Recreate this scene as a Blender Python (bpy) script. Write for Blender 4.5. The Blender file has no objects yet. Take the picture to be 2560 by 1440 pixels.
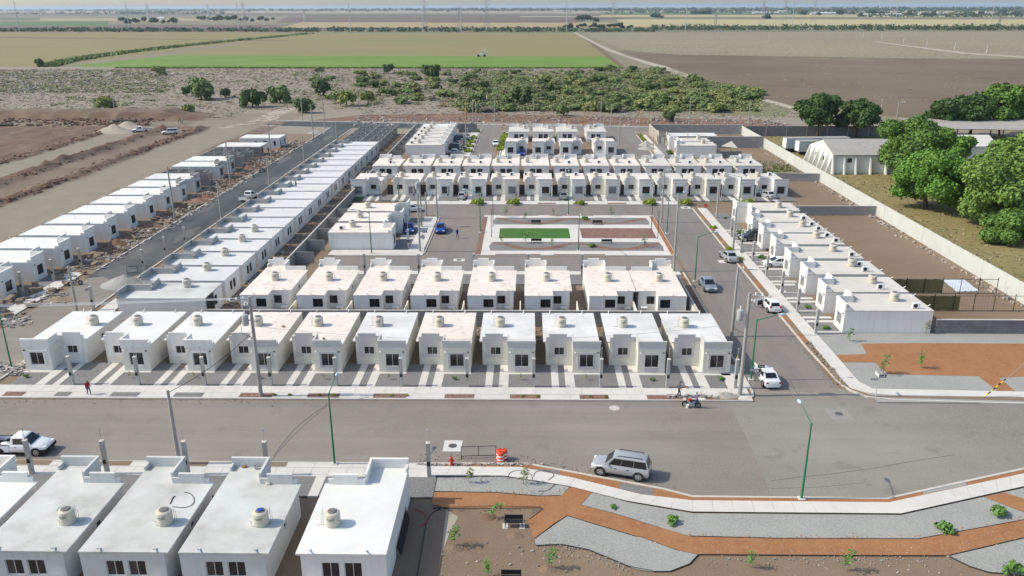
import bpy, bmesh, math, random
from mathutils import Vector, Matrix
R = random.Random(7)
sc = bpy.context.scene
COL = sc.collection

# ------------------------------------------------------------------ camera, sky, sun, exposure
F, PITCH, YAW, ROLL, CAMH = 2009.5, .336703, .020527, -.003879, 36.4
fw = Vector((-math.sin(YAW)*math.cos(PITCH), math.cos(YAW)*math.cos(PITCH), -math.sin(PITCH)))
r0 = Vector((math.cos(YAW), math.sin(YAW), 0)); u0 = r0.cross(fw)
rt = r0*math.cos(ROLL) + u0*math.sin(ROLL); up = u0*math.cos(ROLL) - r0*math.sin(ROLL)
CAM = Vector((0, 0, CAMH))
cd = bpy.data.cameras.new('camera'); cam = bpy.data.objects.new('camera', cd); COL.objects.link(cam)
cam.matrix_world = Matrix(((rt.x, up.x, -fw.x, 0), (rt.y, up.y, -fw.y, 0), (rt.z, up.z, -fw.z, CAMH), (0, 0, 0, 1)))
cd.sensor_width = 36; cd.lens = F/2560*36; cd.clip_start = .5; cd.clip_end = 120000
sc.camera = cam
SUN_EL, SUN_AZ = math.radians(42.0), math.radians(-92.0)      # azimuth from +Y, clockwise: the sun stands in the west (-X)
W = bpy.data.worlds.new('World'); sc.world = W; W.use_nodes = True
wn = W.node_tree.nodes; wl = W.node_tree.links
sky = wn.new('ShaderNodeTexSky'); sky.sky_type = 'NISHITA'; sky.sun_disc = False
sky.sun_elevation = SUN_EL; sky.sun_rotation = SUN_AZ; sky.air_density = 1.0; sky.dust_density = 1.5; sky.ozone_density = .8
bg = wn['Background']; wl.new(sky.outputs[0], bg.inputs[0]); bg.inputs[1].default_value = .15
sd = bpy.data.lights.new('sun', 'SUN'); sd.energy = 2.85; sd.angle = math.radians(.5); sd.color = (1, .92, .745)
so = bpy.data.objects.new('sun', sd); COL.objects.link(so)
sv = Vector((math.sin(SUN_AZ)*math.cos(SUN_EL), math.cos(SUN_AZ)*math.cos(SUN_EL), math.sin(SUN_EL)))
so.rotation_euler = sv.to_track_quat('Z', 'Y').to_euler(); so.location = (-60, 0, 80)
vs = sc.view_settings; vs.view_transform = 'Standard'; vs.look = 'None'; vs.gamma = 1; vs.use_curve_mapping = False; vs.exposure = .45

# ------------------------------------------------------------------ survey helpers: photo pixel -> point on a level plane
def ray(px, py): return fw*F + rt*(px-1280) - up*(py-720)
def S(px, py, z=0.0):
    d = ray(px, py); t = (z-CAMH)/d.z
    return Vector((d.x*t, d.y*t, z))
def Z(base, px, py):
    """height at which the pixel's ray passes over the ground point base"""
    d = ray(px, py); return CAMH + d.z*math.hypot(base.x, base.y)/math.hypot(d.x, d.y)
def c3(x, y, z=0): return S(x/2.977, y/2.977+240, z)
def c4(x, y, z=0): return S(800+x/2.977, y/2.977+240, z)
def c5(x, y, z=0): return S(1600+x/2.6667, y/2.6667+240, z)
def k1(x, y, z=0): return S(x/2.977, y/2.977+600, z)
def k2(x, y, z=0): return S(800+x/2.977, y/2.977+600, z)
def k3(x, y, z=0): return S(1600+x/2.6667, y/2.6667+640, z)
def k4(x, y, z=0): return S(x/2.977, y/2.977+960, z)
def k5(x, y, z=0): return S(800+x/2.977, y/2.977+960, z)
def k6(x, y, z=0): return S(1600+x/2.6667, y/2.6667+960, z)
def c1(x, y, z=0): return S(x/2, y/2, z)
def c2(x, y, z=0): return S(1280+x/2, y/2, z)

# ------------------------------------------------------------------ materials
def srgb(h):
    h = h.lstrip('#'); v = [int(h[i:i+2], 16)/255 for i in (0, 2, 4)]
    return tuple(x/12.92 if x <= .04045 else ((x+.055)/1.055)**2.4 for x in v)
def lin(c): return srgb(c) if isinstance(c, str) else ((c,)*3 if isinstance(c, (int, float)) else c)
MATS = {}
def mat(name, c, c2=None, s=1.0, rough=.85, spec=.3, c3_=None, s3=.08, amt3=.6, bump=0, bs=None, metal=0, speck=None, ss=8, brick=None,
        stretch=None, lo=.35, hi=.65, coat=0, island=0, tracks=None, streak=0, vary=None):
    m = bpy.data.materials.new(name); m.use_nodes = True; MATS[name] = m
    nt = m.node_tree; N = nt.nodes; L = nt.links; b = N['Principled BSDF']
    b.inputs['Roughness'].default_value = rough; b.inputs['Specular IOR Level'].default_value = spec; b.inputs['Metallic'].default_value = metal
    b.inputs['Coat Weight'].default_value = coat
    col = (*lin(c), 1)
    def mix(fac, a, bb, blend='MIX'):
        x = N.new('ShaderNodeMix'); x.data_type = 'RGBA'; x.blend_type = blend
        for i, v in ((0, fac), (6, a), (7, bb)):
            if hasattr(v, 'links'): L.new(v, x.inputs[i])
            else: x.inputs[i].default_value = v
        return x.outputs[2]
    geo = N.new('ShaderNodeNewGeometry')
    def noise(scale, det=5, st=None, lo=.35, hi=.65):
        src = geo.outputs['Position']
        if st:
            v = N.new('ShaderNodeVectorMath'); v.operation = 'MULTIPLY'; L.new(src, v.inputs[0]); v.inputs[1].default_value = st; src = v.outputs[0]
        n = N.new('ShaderNodeTexNoise'); n.inputs['Scale'].default_value = scale; n.inputs['Detail'].default_value = det; n.inputs['Roughness'].default_value = .6
        L.new(src, n.inputs['Vector'])
        r = N.new('ShaderNodeMapRange'); r.inputs[1].default_value = lo; r.inputs[2].default_value = hi; L.new(n.outputs[0], r.inputs[0])
        return r.outputs[0]
    out = col
    if c2 is not None: out = mix(noise(s, 6, stretch, lo, hi), col, (*lin(c2), 1))
    if c3_ is not None:
        f = noise(s3, 5, None, .4, .7); k = N.new('ShaderNodeMath'); k.operation = 'MULTIPLY'; L.new(f, k.inputs[0]); k.inputs[1].default_value = amt3
        out = mix(k.outputs[0], out, (*lin(c3_), 1))
    if speck is not None: out = mix(noise(ss, 2, None, .54, .66), out, (*lin(speck), 1))
    if tracks:      # long faint wheel wear and dust along the street
        v = N.new('ShaderNodeMath'); v.operation = 'MULTIPLY'; v.inputs[1].default_value = tracks[1]; L.new(noise(.55, 4, tracks[0], .42, .66), v.inputs[0])
        out = mix(v.outputs[0], out, (*lin(tracks[2]), 1))
        v = N.new('ShaderNodeMath'); v.operation = 'MULTIPLY'; v.inputs[1].default_value = .55; L.new(noise(.35, 8, None, .57, .68), v.inputs[0])
        out = mix(v.outputs[0], out, (*[q*.78 for q in lin(c)], 1))
    if streak:      # rain streaks and grime on plaster
        v = N.new('ShaderNodeMath'); v.operation = 'MULTIPLY'; v.inputs[1].default_value = streak; L.new(noise(1.0, 5, (3.2,3.2,.25), .48, .75), v.inputs[0])
        out = mix(v.outputs[0], out, (*[q*.62 for q in lin(c)], 1))
    if vary is not None:   # each pane its own curtain or dark room
        oi = N.new('ShaderNodeObjectInfo'); r = N.new('ShaderNodeMapRange'); r.inputs[1].default_value = .55; r.inputs[2].default_value = 1.0; L.new(oi.outputs['Random'], r.inputs[0]); out = mix(r.outputs[0], out, (*lin(vary), 1))
    if island:
        r = N.new('ShaderNodeMapRange'); r.inputs[3].default_value = 1-island; r.inputs[4].default_value = 1+island; L.new(geo.outputs['Random Per Island'], r.inputs[0])
        v = N.new('ShaderNodeVectorMath'); v.operation = 'SCALE'
        if hasattr(out, 'links'): L.new(out, v.inputs[0])
        else: v.inputs[0].default_value = out[:3]
        L.new(r.outputs[0], v.inputs[3]); out = v.outputs[0]
    if brick:
        t = N.new('ShaderNodeTexBrick'); t.inputs['Scale'].default_value = 1; t.inputs['Brick Width'].default_value = .4; t.inputs['Row Height'].default_value = .2
        t.inputs['Mortar Size'].default_value = .018; t.inputs['Color1'].default_value = (1, 1, 1, 1); t.inputs['Color2'].default_value = (.86, .86, .86, 1); t.inputs['Mortar'].default_value = (.72, .72, .72, 1)
        sp = N.new('ShaderNodeSeparateXYZ'); L.new(geo.outputs['Position'], sp.inputs[0])
        ad = N.new('ShaderNodeMath'); L.new(sp.outputs[0], ad.inputs[0]); L.new(sp.outputs[1], ad.inputs[1])
        cb = N.new('ShaderNodeCombineXYZ'); L.new(ad.outputs[0], cb.inputs[0]); L.new(sp.outputs[2], cb.inputs[1]); L.new(cb.outputs[0], t.inputs['Vector'])
        out = mix(1.0, out, t.outputs[0], 'MULTIPLY')
    if hasattr(out, 'links'): L.new(out, b.inputs['Base Color'])
    else: b.inputs['Base Color'].default_value = out
    if bump:
        n = N.new('ShaderNodeTexNoise'); n.inputs['Scale'].default_value = bs or s*4; n.inputs['Detail'].default_value = 4; L.new(geo.outputs['Position'], n.inputs['Vector'])
        bp = N.new('ShaderNodeBump'); bp.inputs['Strength'].default_value = bump; bp.inputs['Distance'].default_value = .05
        L.new(n.outputs[0], bp.inputs['Height']); L.new(bp.outputs[0], b.inputs['Normal'])
    return m
# ground
mat('dirt', (.215,.152,.10), (.178,.126,.083), .6, c3_=(.265,.198,.138), s3=.06, speck=(.245,.19,.145), ss=9, bump=.6, bs=5, lo=.25, hi=.75)
mat('soil_red', (.19,.105,.07), (.125,.07,.05), .5, c3_=(.29,.18,.12), s3=.12, bump=.7, bs=2.5)
mat('soil_pale', (.40,.35,.285), (.34,.285,.225), .3, c3_=(.45,.40,.33), s3=.06, bump=.3, bs=3)
mat('scrub_soil', (.285,.238,.19), (.245,.205,.165), .12, c3_=(.25,.225,.155), s3=.02, lo=.25, hi=.75, bump=.5, bs=1)
mat('scrub_green', (.165,.175,.07), (.21,.185,.115), .06, c3_=(.15,.165,.06), s3=.02, bump=.5, bs=1, lo=.3, hi=.7)
mat('plowed', (.16,.112,.068), (.125,.088,.054), .03, c3_=(.225,.175,.115), s3=.012, stretch=(.25,1,1), speck=(.155,.122,.095), ss=.35)
mat('pale_field', (.25,.215,.125), (.205,.172,.105), .02, c3_=(.23,.19,.13), s3=.012, stretch=(.3,1,1), speck=(.36,.33,.22), ss=.3)
mat('stubble', (.245,.20,.085), (.215,.18,.075), .03, c3_=(.192,.188,.068), s3=.004, stretch=(.15,1,1))
mat('crop', (.135,.225,.028), (.11,.19,.022), .06, c3_=(.18,.26,.06), s3=.02, stretch=(.15,1,1), bump=.8, bs=.8)
mat('field_tan', (.36,.28,.15), (.31,.245,.13), .006, stretch=(.2,1,1))
mat('field_yellow', (.44,.37,.19), (.38,.31,.16), .005, stretch=(.2,1,1))
mat('field_dark', (.17,.115,.09), (.13,.095,.08), .006, stretch=(.2,1,1))
mat('field_green', (.11,.17,.05), (.09,.14,.045), .006, stretch=(.2,1,1))
mat('field_far', (.27,.225,.14), (.17,.145,.10), .0012, c3_=(.14,.17,.085), s3=.0006, amt3=.8, stretch=(.25,1,1))
mat('yard_grass', (.275,.225,.095), (.205,.18,.075), .25, c3_=(.26,.19,.09), s3=.06, speck=(.12,.13,.04), ss=1.3, bump=.6, bs=3)
mat('lawn', (.055,.15,.022), (.038,.11,.017), 1.5, c3_=(.085,.17,.03), s3=.35, amt3=.8, bump=.5, bs=12)
# paving
mat('asphalt', (.232,.204,.174), (.198,.174,.149), .16, c3_=(.30,.268,.23), s3=.045, amt3=.9, stretch=(.12,1,1), tracks=((.03,1.1,1),.45,(.178,.156,.134)), speck=(.285,.262,.24), ss=9, bump=.15, bs=25, rough=.9)
mat('asphalt_light', (.218,.202,.172), (.19,.176,.15), .1, c3_=(.305,.28,.238), s3=.05, amt3=.9, tracks=((.05,.9,1),.35,(.20,.185,.16)), speck=(.305,.29,.265), ss=9, bump=.15, bs=25, rough=.9)
mat('asphalt_grey', (.225,.203,.183), (.195,.177,.162), .12, c3_=(.26,.21,.172), s3=.05, amt3=.7, stretch=(1,.3,1), tracks=((1.3,.035,1),.45,(.165,.15,.142)), bump=.1, bs=25, rough=.9)
mat('asphalt_new', (.062,.076,.083), (.05,.062,.068), .12, spec=.12, c3_=(.125,.13,.128), s3=.07, amt3=.85, stretch=(1,.2,1), tracks=((1.1,.03,1),.6,(.115,.122,.122)), bump=.1, bs=25, rough=.85)
mat('dusty_asphalt', (.10,.108,.108), (.13,.13,.122), .5)
mat('concrete', (.60,.575,.53), (.53,.51,.47), .6, c3_=(.66,.635,.59), s3=.12, bump=.1, bs=15, rough=.9)
mat('kerb', (.56,.525,.475), (.48,.45,.40), .7, bump=.15, bs=10)
mat('gravel', (.20,.195,.19), (.155,.152,.15), 7, c3_=(.235,.225,.215), s3=.3, speck=(.29,.288,.285), ss=11, bump=1, bs=16, lo=.3, hi=.7)
mat('gravel_light', (.33,.33,.305), (.265,.265,.245), 8, c3_=(.37,.365,.335), s3=.25, speck=(.42,.43,.415), ss=11, bump=1, bs=16, lo=.3, hi=.7)
mat('tezontle', (.325,.148,.062), (.275,.12,.05), 1.2, c3_=(.36,.18,.082), s3=.25, amt3=.8, speck=(.37,.19,.09), ss=6, bump=.6, bs=12)
mat('tezontle_dark', (.20,.105,.078), (.165,.09,.068), 1.5, c3_=(.23,.15,.115), s3=.3, speck=(.33,.22,.17), ss=5, bump=.6, bs=10)
mat('crack', (.15,.135,.12)); mat('black_line', .05, rough=.8); mat('patch_grey', (.30,.285,.255), (.26,.245,.22), .8)
# buildings
mat('plaster', (.78,.77,.735), (.74,.73,.695), .35, c3_=(.69,.675,.63), s3=.25, amt3=.5, rough=.9, streak=.26)
mat('plaster_warm', (.74,.715,.63), (.69,.665,.59), .4, c3_=(.64,.61,.52), s3=.25, amt3=.5, rough=.9, streak=.26)
mat('plaster_raw', (.59,.60,.585), (.52,.53,.52), .5, c3_=(.64,.645,.63), s3=.25, rough=.95, streak=.35)
mat('accent_grey', (.54,.53,.515), (.50,.49,.475), .8, rough=.9)
mat('roof_white', (.73,.735,.70), (.68,.685,.65), .5, c3_=(.58,.58,.545), s3=.3, amt3=.55, rough=.8)
mat('roof_cream', (.74,.655,.585), (.66,.58,.515), .5, c3_=(.78,.705,.64), s3=.25, amt3=.9, rough=.85, speck=(.62,.54,.475), ss=1.2)
mat('roof_grey', (.62,.615,.60), (.52,.52,.51), .35, c3_=(.73,.73,.72), s3=.25, amt3=.95, rough=.9)
mat('roof_slab_grey', (.60,.605,.60), (.55,.555,.55), .35, c3_=(.65,.655,.65), s3=.2, rough=.9)
mat('roof_concrete', (.50,.51,.48), (.40,.40,.365), .3, c3_=(.60,.625,.605), s3=.28, amt3=1.0, rough=.95, lo=.44, hi=.62)
mat('roof_dull', (.58,.545,.485), (.52,.49,.435), .4, c3_=(.67,.64,.58), s3=.22, amt3=.8, rough=.9, speck=(.58,.555,.51), ss=1.1)
mat('concrete_raw', (.37,.37,.355), (.32,.32,.31), .8, c3_=(.48,.475,.46), s3=.25, rough=.95)
mat('block', (.36,.35,.335), (.30,.29,.28), .8, brick=1, rough=.95)
mat('block_dark', (.225,.225,.23), (.175,.175,.18), 1.0, brick=1, rough=.95)
mat('beige_wall', (.44,.40,.34), (.38,.345,.295), .6, brick=1, rough=.95)
mat('wall_panel', (.52,.535,.505), (.47,.485,.455), .5, c3_=(.56,.57,.54), s3=.15, rough=.95)
mat('glass', (.018,.02,.024), rough=.08, spec=.55, vary=(.06,.058,.054))
mat('glass_blue', (.035,.05,.07), rough=.06, spec=.6, vary=(.08,.10,.13))
mat('alu', (.72,.72,.72), rough=.45, metal=.3)
mat('alu_dark', (.06,.058,.055), rough=.5)
mat('door_wood', (.72,.71,.68), rough=.6)
mat('gate_brown', (.05,.035,.03), rough=.6)
mat('white_paint', (.80,.80,.79), rough=.6)
mat('pvc', (.74,.73,.70), rough=.5)
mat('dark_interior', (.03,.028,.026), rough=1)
# things
mat('tank', (.56,.52,.43), (.51,.47,.39), 1.2, rough=.55)
mat('tank_lid', (.16,.155,.15), rough=.6); mat('lid_blue', (.02,.09,.38), rough=.45)
mat('ink', .015, rough=.8)
mat('pole', (.37,.355,.33), (.31,.30,.28), 1.2, rough=.95)
mat('post', (.44,.43,.40), (.38,.37,.345), 1.2, rough=.95)
mat('post_moss', (.36,.36,.27), (.42,.41,.34), 1.0, rough=.95)
mat('lamp_green', (.012,.17,.075), rough=.45, spec=.4)
mat('lamp_head', (.45,.62,.66), rough=.3)
mat('steel', (.42,.43,.44), rough=.4, metal=.6); mat('galv', (.46,.48,.50), (.40,.42,.44), 4, rough=.5, metal=.2)
mat('black_metal', (.022,.022,.024), rough=.5)
mat('orange_post', (.56,.25,.075), rough=.7); mat('yellow', (.70,.50,.03), rough=.6)
mat('red', (.55,.022,.025), rough=.45); mat('barrel_orange', (.72,.085,.03), rough=.5); mat('white_band', (.78,.76,.74), rough=.6)
mat('sign_white', (.75,.75,.75), rough=.5)
mat('glass_car', (.014,.016,.019), rough=.06, spec=.6); mat('rubber', (.025,.025,.027), rough=.9); mat('rim', (.50,.50,.51), rough=.35, metal=.7)
for n, c in (('white', (.74,.75,.76)), ('silver', (.40,.405,.42)), ('bluegrey', (.25,.305,.36)), ('black', (.018,.018,.022)), ('blue', (.012,.045,.30)), ('red', (.22,.02,.035)), ('green', (.02,.045,.03)), ('grey', (.24,.25,.265)), ('navy', (.02,.045,.075)), ('silver2', (.43,.45,.48))):
    mat('paint_'+n, c, rough=.28, spec=.5, coat=.6, metal=.25 if n in ('silver', 'silver2', 'grey', 'bluegrey') else 0)
mat('headlight', (.75,.76,.74), rough=.15, spec=.8); mat('taillight', (.40,.01,.015), rough=.25)
mat('skin', (.30,.17,.11), rough=.7); mat('hair', .015, rough=.8)
for n, c in (('red_shirt', (.34,.025,.045)), ('jeans', (.05,.09,.19)), ('grey_shirt', (.12,.11,.11)), ('dark_trousers', (.03,.03,.035)), ('purple_shirt', (.33,.25,.36)), ('blue_work', (.03,.07,.22)), ('red_cap', (.5,.03,.03)), ('pale_shirt', (.48,.47,.44)), ('yellow_vest', (.55,.5,.05)), ('shoe', (.03,.025,.02))):
    mat(n, c, rough=.9)
mat('tarp_black', (.02,.02,.022), rough=.6); mat('tarp_olive', (.19,.165,.075), (.16,.14,.065), 1.5, rough=.9); mat('tarp_white', (.60,.66,.72), (.5,.56,.62), .6, rough=.6)
mat('wood', (.30,.23,.16), (.22,.165,.115), 3, rough=.9); mat('rubble', (.42,.385,.35), (.30,.265,.235), 2, rough=.95, island=.4)
mat('bark', (.10,.075,.055), (.07,.052,.04), 4, rough=.95)
# leaves
mat('leaf_mango', (.095,.18,.03), island=.4, rough=.65, spec=.3); mat('leaf_light', (.13,.22,.04), island=.35, rough=.65); mat('leaf_bright', (.10,.215,.026), island=.3, rough=.65)
mat('leaf_dark', (.050,.098,.024), island=.4, rough=.65); mat('leaf_mesquite', (.155,.22,.075), island=.3, rough=.8); mat('leaf_yellow', (.225,.265,.085), island=.3, rough=.8); mat('bush_dark', (.085,.13,.045), island=.35, rough=.8)
mat('leaf_olive', (.20,.225,.10), island=.35, rough=.8); mat('leaf_lime', (.22,.29,.025), island=.35, rough=.7); mat('leaf_sapling', (.12,.24,.05), island=.35, rough=.7)
mat('twig_grey', (.285,.245,.20), island=.15, rough=1); mat('dry_grass', (.32,.275,.165), island=.2, rough=1); mat('far_leaf', (.045,.075,.035), island=.4, rough=.9); mat('weed_green', (.13,.17,.05), island=.4, rough=.9)

# ------------------------------------------------------------------ mesh builder
class MB:
    def __init__(s): s.v = []; s.f = []; s.m = []; s.names = []
    def mi(s, m):
        if m not in s.names: s.names.append(m)
        return s.names.index(m)
    def face(s, pts, m):
        n = len(s.v); s.v += [tuple(p) for p in pts]; s.f.append(tuple(range(n, n+len(pts)))); s.m.append(s.mi(m))
    def box(s, x0, y0, z0, x1, y1, z1, m, skip=''):
        n = len(s.v); s.v += [(x0,y0,z0),(x1,y0,z0),(x1,y1,z0),(x0,y1,z0),(x0,y0,z1),(x1,y0,z1),(x1,y1,z1),(x0,y1,z1)]
        for k, f in (('b',(3,2,1,0)),('t',(4,5,6,7)),('s',(0,1,5,4)),('e',(1,2,6,5)),('n',(2,3,7,6)),('w',(3,0,4,7))):
            if k not in skip: s.f.append(tuple(n+i for i in f)); s.m.append(s.mi(m))
    def tube(s, pts, rad, n, m, cap=True):
        pts = [Vector(p) for p in pts]
        if not hasattr(rad, '__len__'): rad = [rad]*len(pts)
        b0 = len(s.v); prev = None
        for i, p in enumerate(pts):
            t = (pts[min(i+1, len(pts)-1)]-pts[max(i-1, 0)]).normalized()
            a = prev if prev is not None else (Vector((0,0,1)) if abs(t.z) < .9 else Vector((1,0,0)))
            a = (a - t*a.dot(t)).normalized(); prev = a; c = t.cross(a)
            for k in range(n):
                q = 2*math.pi*(k+.5)/n; s.v.append(tuple(p + (a*math.cos(q)+c*math.sin(q))*rad[i]))
        mi = s.mi(m)
        for i in range(len(pts)-1):
            for k in range(n):
                k2 = (k+1) % n; s.f.append((b0+i*n+k, b0+i*n+k2, b0+(i+1)*n+k2, b0+(i+1)*n+k)); s.m.append(mi)
        if cap:
            s.f.append(tuple(b0+k for k in reversed(range(n)))); s.m.append(mi)
            e = b0+(len(pts)-1)*n; s.f.append(tuple(e+k for k in range(n))); s.m.append(mi)
    def lathe(s, prof, n, m, c=(0,0,0)):
        b0 = len(s.v); mi = s.mi(m)
        for r, z in prof:
            for k in range(n):
                q = 2*math.pi*k/n; s.v.append((c[0]+r*math.cos(q), c[1]+r*math.sin(q), c[2]+z))
        for i in range(len(prof)-1):
            for k in range(n):
                k2 = (k+1) % n; s.f.append((b0+i*n+k, b0+i*n+k2, b0+(i+1)*n+k2, b0+(i+1)*n+k)); s.m.append(mi)
        s.f.append(tuple(b0+(len(prof)-1)*n+k for k in range(n))); s.m.append(mi)
    def prism(s, poly, z0, z1, m, bottom=False):
        """vertical prism over a counter-clockwise polygon"""
        a = sum(poly[i][0]*poly[(i+1) % len(poly)][1]-poly[(i+1) % len(poly)][0]*poly[i][1] for i in range(len(poly)))
        if a < 0: poly = poly[::-1]
        n = len(s.v); k = len(poly); mi = s.mi(m)
        s.v += [(p[0], p[1], z1) for p in poly]; s.f.append(tuple(range(n, n+k))); s.m.append(mi)
        if z0 is not None:
            s.v += [(p[0], p[1], z0) for p in poly]
            for i in range(k):
                j = (i+1) % k; s.f.append((n+k+i, n+k+j, n+j, n+i)); s.m.append(mi)
    def wall(s, o, u, w, h, m, holes=(), depth=.13, inner=None):
        """upright wall face from o along unit u (outward normal = u x z), rectangular holes (u0,z0,u1,z1) with reveals"""
        o = Vector(o); u = Vector(u); zz = Vector((0,0,1)); nrm = u.cross(zz)
        us = sorted({0, w, *[q for a in holes for q in (a[0], a[2])]}); zs = sorted({0, h, *[q for a in holes for q in (a[1], a[3])]})
        P = lambda a, b, d=0: o+u*a+zz*b-nrm*d
        for i in range(len(us)-1):
            for j in range(len(zs)-1):
                cu, cz = (us[i]+us[i+1])/2, (zs[j]+zs[j+1])/2
                if any(a[0] < cu < a[2] and a[1] < cz < a[3] for a in holes): continue
                s.face((P(us[i],zs[j]), P(us[i+1],zs[j]), P(us[i+1],zs[j+1]), P(us[i],zs[j+1])), m)
        for a0, b0, a1, b1 in holes:
            q = [(a0,b0),(a1,b0),(a1,b1),(a0,b1)]
            for i in range(4):
                p0, p1 = q[i], q[(i+1) % 4]
                s.face((P(*p0), P(*p0, depth), P(*p1, depth), P(*p1)), inner or m)
    def mesh(s, name, smooth=False, ang=None):
        me = bpy.data.meshes.new(name); me.from_pydata(s.v, [], s.f)
        for n in s.names: me.materials.append(MATS[n])
        if s.f: me.polygons.foreach_set('material_index', s.m)
        if smooth:
            bm = bmesh.new(); bm.from_mesh(me); bmesh.ops.remove_doubles(bm, verts=bm.verts, dist=.0005); bm.to_mesh(me); bm.free()
            me.polygons.foreach_set('use_smooth', [True]*len(me.polygons))
            if ang: me.set_sharp_from_angle(angle=math.radians(ang))
        me.update(); return me
    def mirrored(s, w):
        t = MB(); t.v = [(w-x, y, z) for x, y, z in s.v]; t.f = [f[::-1] for f in s.f]; t.m = s.m; t.names = s.names; return t

def link(name, data, parent=None, loc=None):
    o = bpy.data.objects.new(name, data); COL.objects.link(o)
    if parent is not None: o.parent = parent
    if loc is not None: o.location = loc
    return o
def tag(o, label, cat, group=None):
    o['label'] = label; o['category'] = cat
    if group: o['group'] = group
    return o
def empty(name, loc, rz=0):
    o = bpy.data.objects.new(name, None); COL.objects.link(o); o.location = loc; o.rotation_euler = (0, 0, rz); o.empty_display_size = .5; return o
def struct(name, me, parent=None, kind='structure'):
    o = link(name, me, parent)
    if parent is None: o['kind'] = kind
    return o
def stuff(name, me, parent=None):
    o = link(name, me, parent); o['kind'] = 'stuff'; return o
ORD = ['zeroth','first','second','third','fourth','fifth','sixth','seventh','eighth','ninth','tenth','eleventh','twelfth','thirteenth','fourteenth','fifteenth','sixteenth','seventeenth','eighteenth','nineteenth','twentieth','twenty-first','twenty-second','twenty-third']
def sheet(name, poly, z, m, z0=None, kind='structure'):
    b = MB(); b.prism([tuple(p[:2]) for p in poly], z0, z, m); return struct(name, b.mesh(name), None, kind)
def rect(name, x0, y0, x1, y1, z, m, z0=None, kind='structure'): return sheet(name, [(x0,y0),(x1,y0),(x1,y1),(x0,y1)], z, m, z0, kind)
# ------------------------------------------------------------------ setting: far land
def px(name, pts, z, m, f=S): return sheet(name, [f(*p) for p in pts], z, m)
rect('ground', -45000, -300, 45000, 90000, -.02, 'field_far')
rect('dirt_ground', -240, -60, 140, 262, 0, 'dirt')
sheet('scrubland', [(-460,255), (150,240), (130,262), (100,300), (96.8,345), (62,545), (-460,545)], .012, 'scrub_soil')
def far(name, y0, y1, x0, x1, m, z, sk=0):
    """a field between two photo rows, back-projected to the plain"""
    px(name, [(x0, y1), (x1, y1), (x1+sk, y0), (x0+sk, y0)], z, m)
far('tan_field', 28, 33, -400, 3000, 'field_tan', .9)
far('dark_field', 33, 38, -300, 760, 'field_dark', .7)
far('green_field', 31, 36, 1500, 2050, 'field_green', .95)
far('dark_field', 36, 41, 760, 1500, 'field_dark', .75)
far('yellow_field', 38, 43, 1300, 2900, 'field_yellow', .7)
far('green_field', 44, 50, -200, 100, 'field_green', .6)
far('tan_field', 46, 53, 100, 500, 'field_tan', .55)
far('dark_field', 42, 56, 690, 1450, 'field_dark', .5, 30)
far('yellow_field', 49, 66, 1560, 2900, 'field_yellow', .5, -20)
far('tan_field', 55, 70, 700, 1010, 'field_tan', .45, 60)
far('tan_field', 57, 70, 920, 1620, 'field_tan', .44, 30)
far('green_field', 54, 66, -300, 270, 'field_green', .4)
far('dark_field', 62, 79, -300, 800, 'field_dark', .35, 60)
far('dark_field', 40, 48, 1100, 1560, 'field_dark', .52)
px('stubble_field', [(420,140),(770,84),(1437,82),(1518,142)], .03, 'stubble')
px('stubble_field', [(-900,170),(-700,82),(742,82),(650,100),(240,150),(120,166)], .03, 'stubble')
px('dark_track', [(0,92),(0,95),(580,101),(720,103),(720,101),(560,99)], .06, 'plowed')
px('crop_field', [(160,166),(330,149),(420,139),(1520,141),(1566,170),(1000,171.5),(480,171)], .06, 'crop')
px('pale_field', [(1452,82),(3300,74),(3300,150),(2300,146),(1655,136),(1560,124)], .03, 'pale_field')
px('plowed_field', [(1545,126),(1700,137),(2300,146),(3300,150),(3600,330),(2560,318),(2010,272),(1905,248),(1655,167)], .045, 'plowed')
px('dirt_road', [(1432,81),(1442,81),(1500,112),(1568,140),(1665,166),(1780,208),(1912,247),(1990,268),(1975,272),(1880,246),(1740,205),(1630,165),(1520,128)], .075, 'soil_pale')
px('dirt_track', [(2190,104),(2420,132),(2900,165),(2900,168),(2400,134),(2186,105)], .075, 'soil_pale')
px('field_ditch', [(1470,104),(1478,104),(1560,165),(1572,171),(1548,168)], .07, 'plowed')
px('dirt_patch', [(640,300),(660,285),(700,272),(760,268),(720,280),(690,300),(560,322),(540,318)], .03, 'soil_pale')
px('scrub_grass', [(1180,205),(1420,178),(1580,172),(1660,170),(1790,212),(1900,247),(1990,270),(1960,292),(1840,288),(1600,276),(1420,262),(1230,250)], .02, 'scrub_green')
px('red_shoulder', [(760,303),(900,288),(1160,283),(1560,293),(1900,300),(1980,312),(1880,318),(1700,316),(1560,313),(1200,305),(900,303)], .02, 'soil_red')
px('footpath', [(1090,268),(1120,240),(1155,216),(1168,216),(1140,242),(1112,270)], .03, 'soil_red')
rect('yard_grass', 64.2, 30, 220, 240, .012, 'yard_grass')

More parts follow.
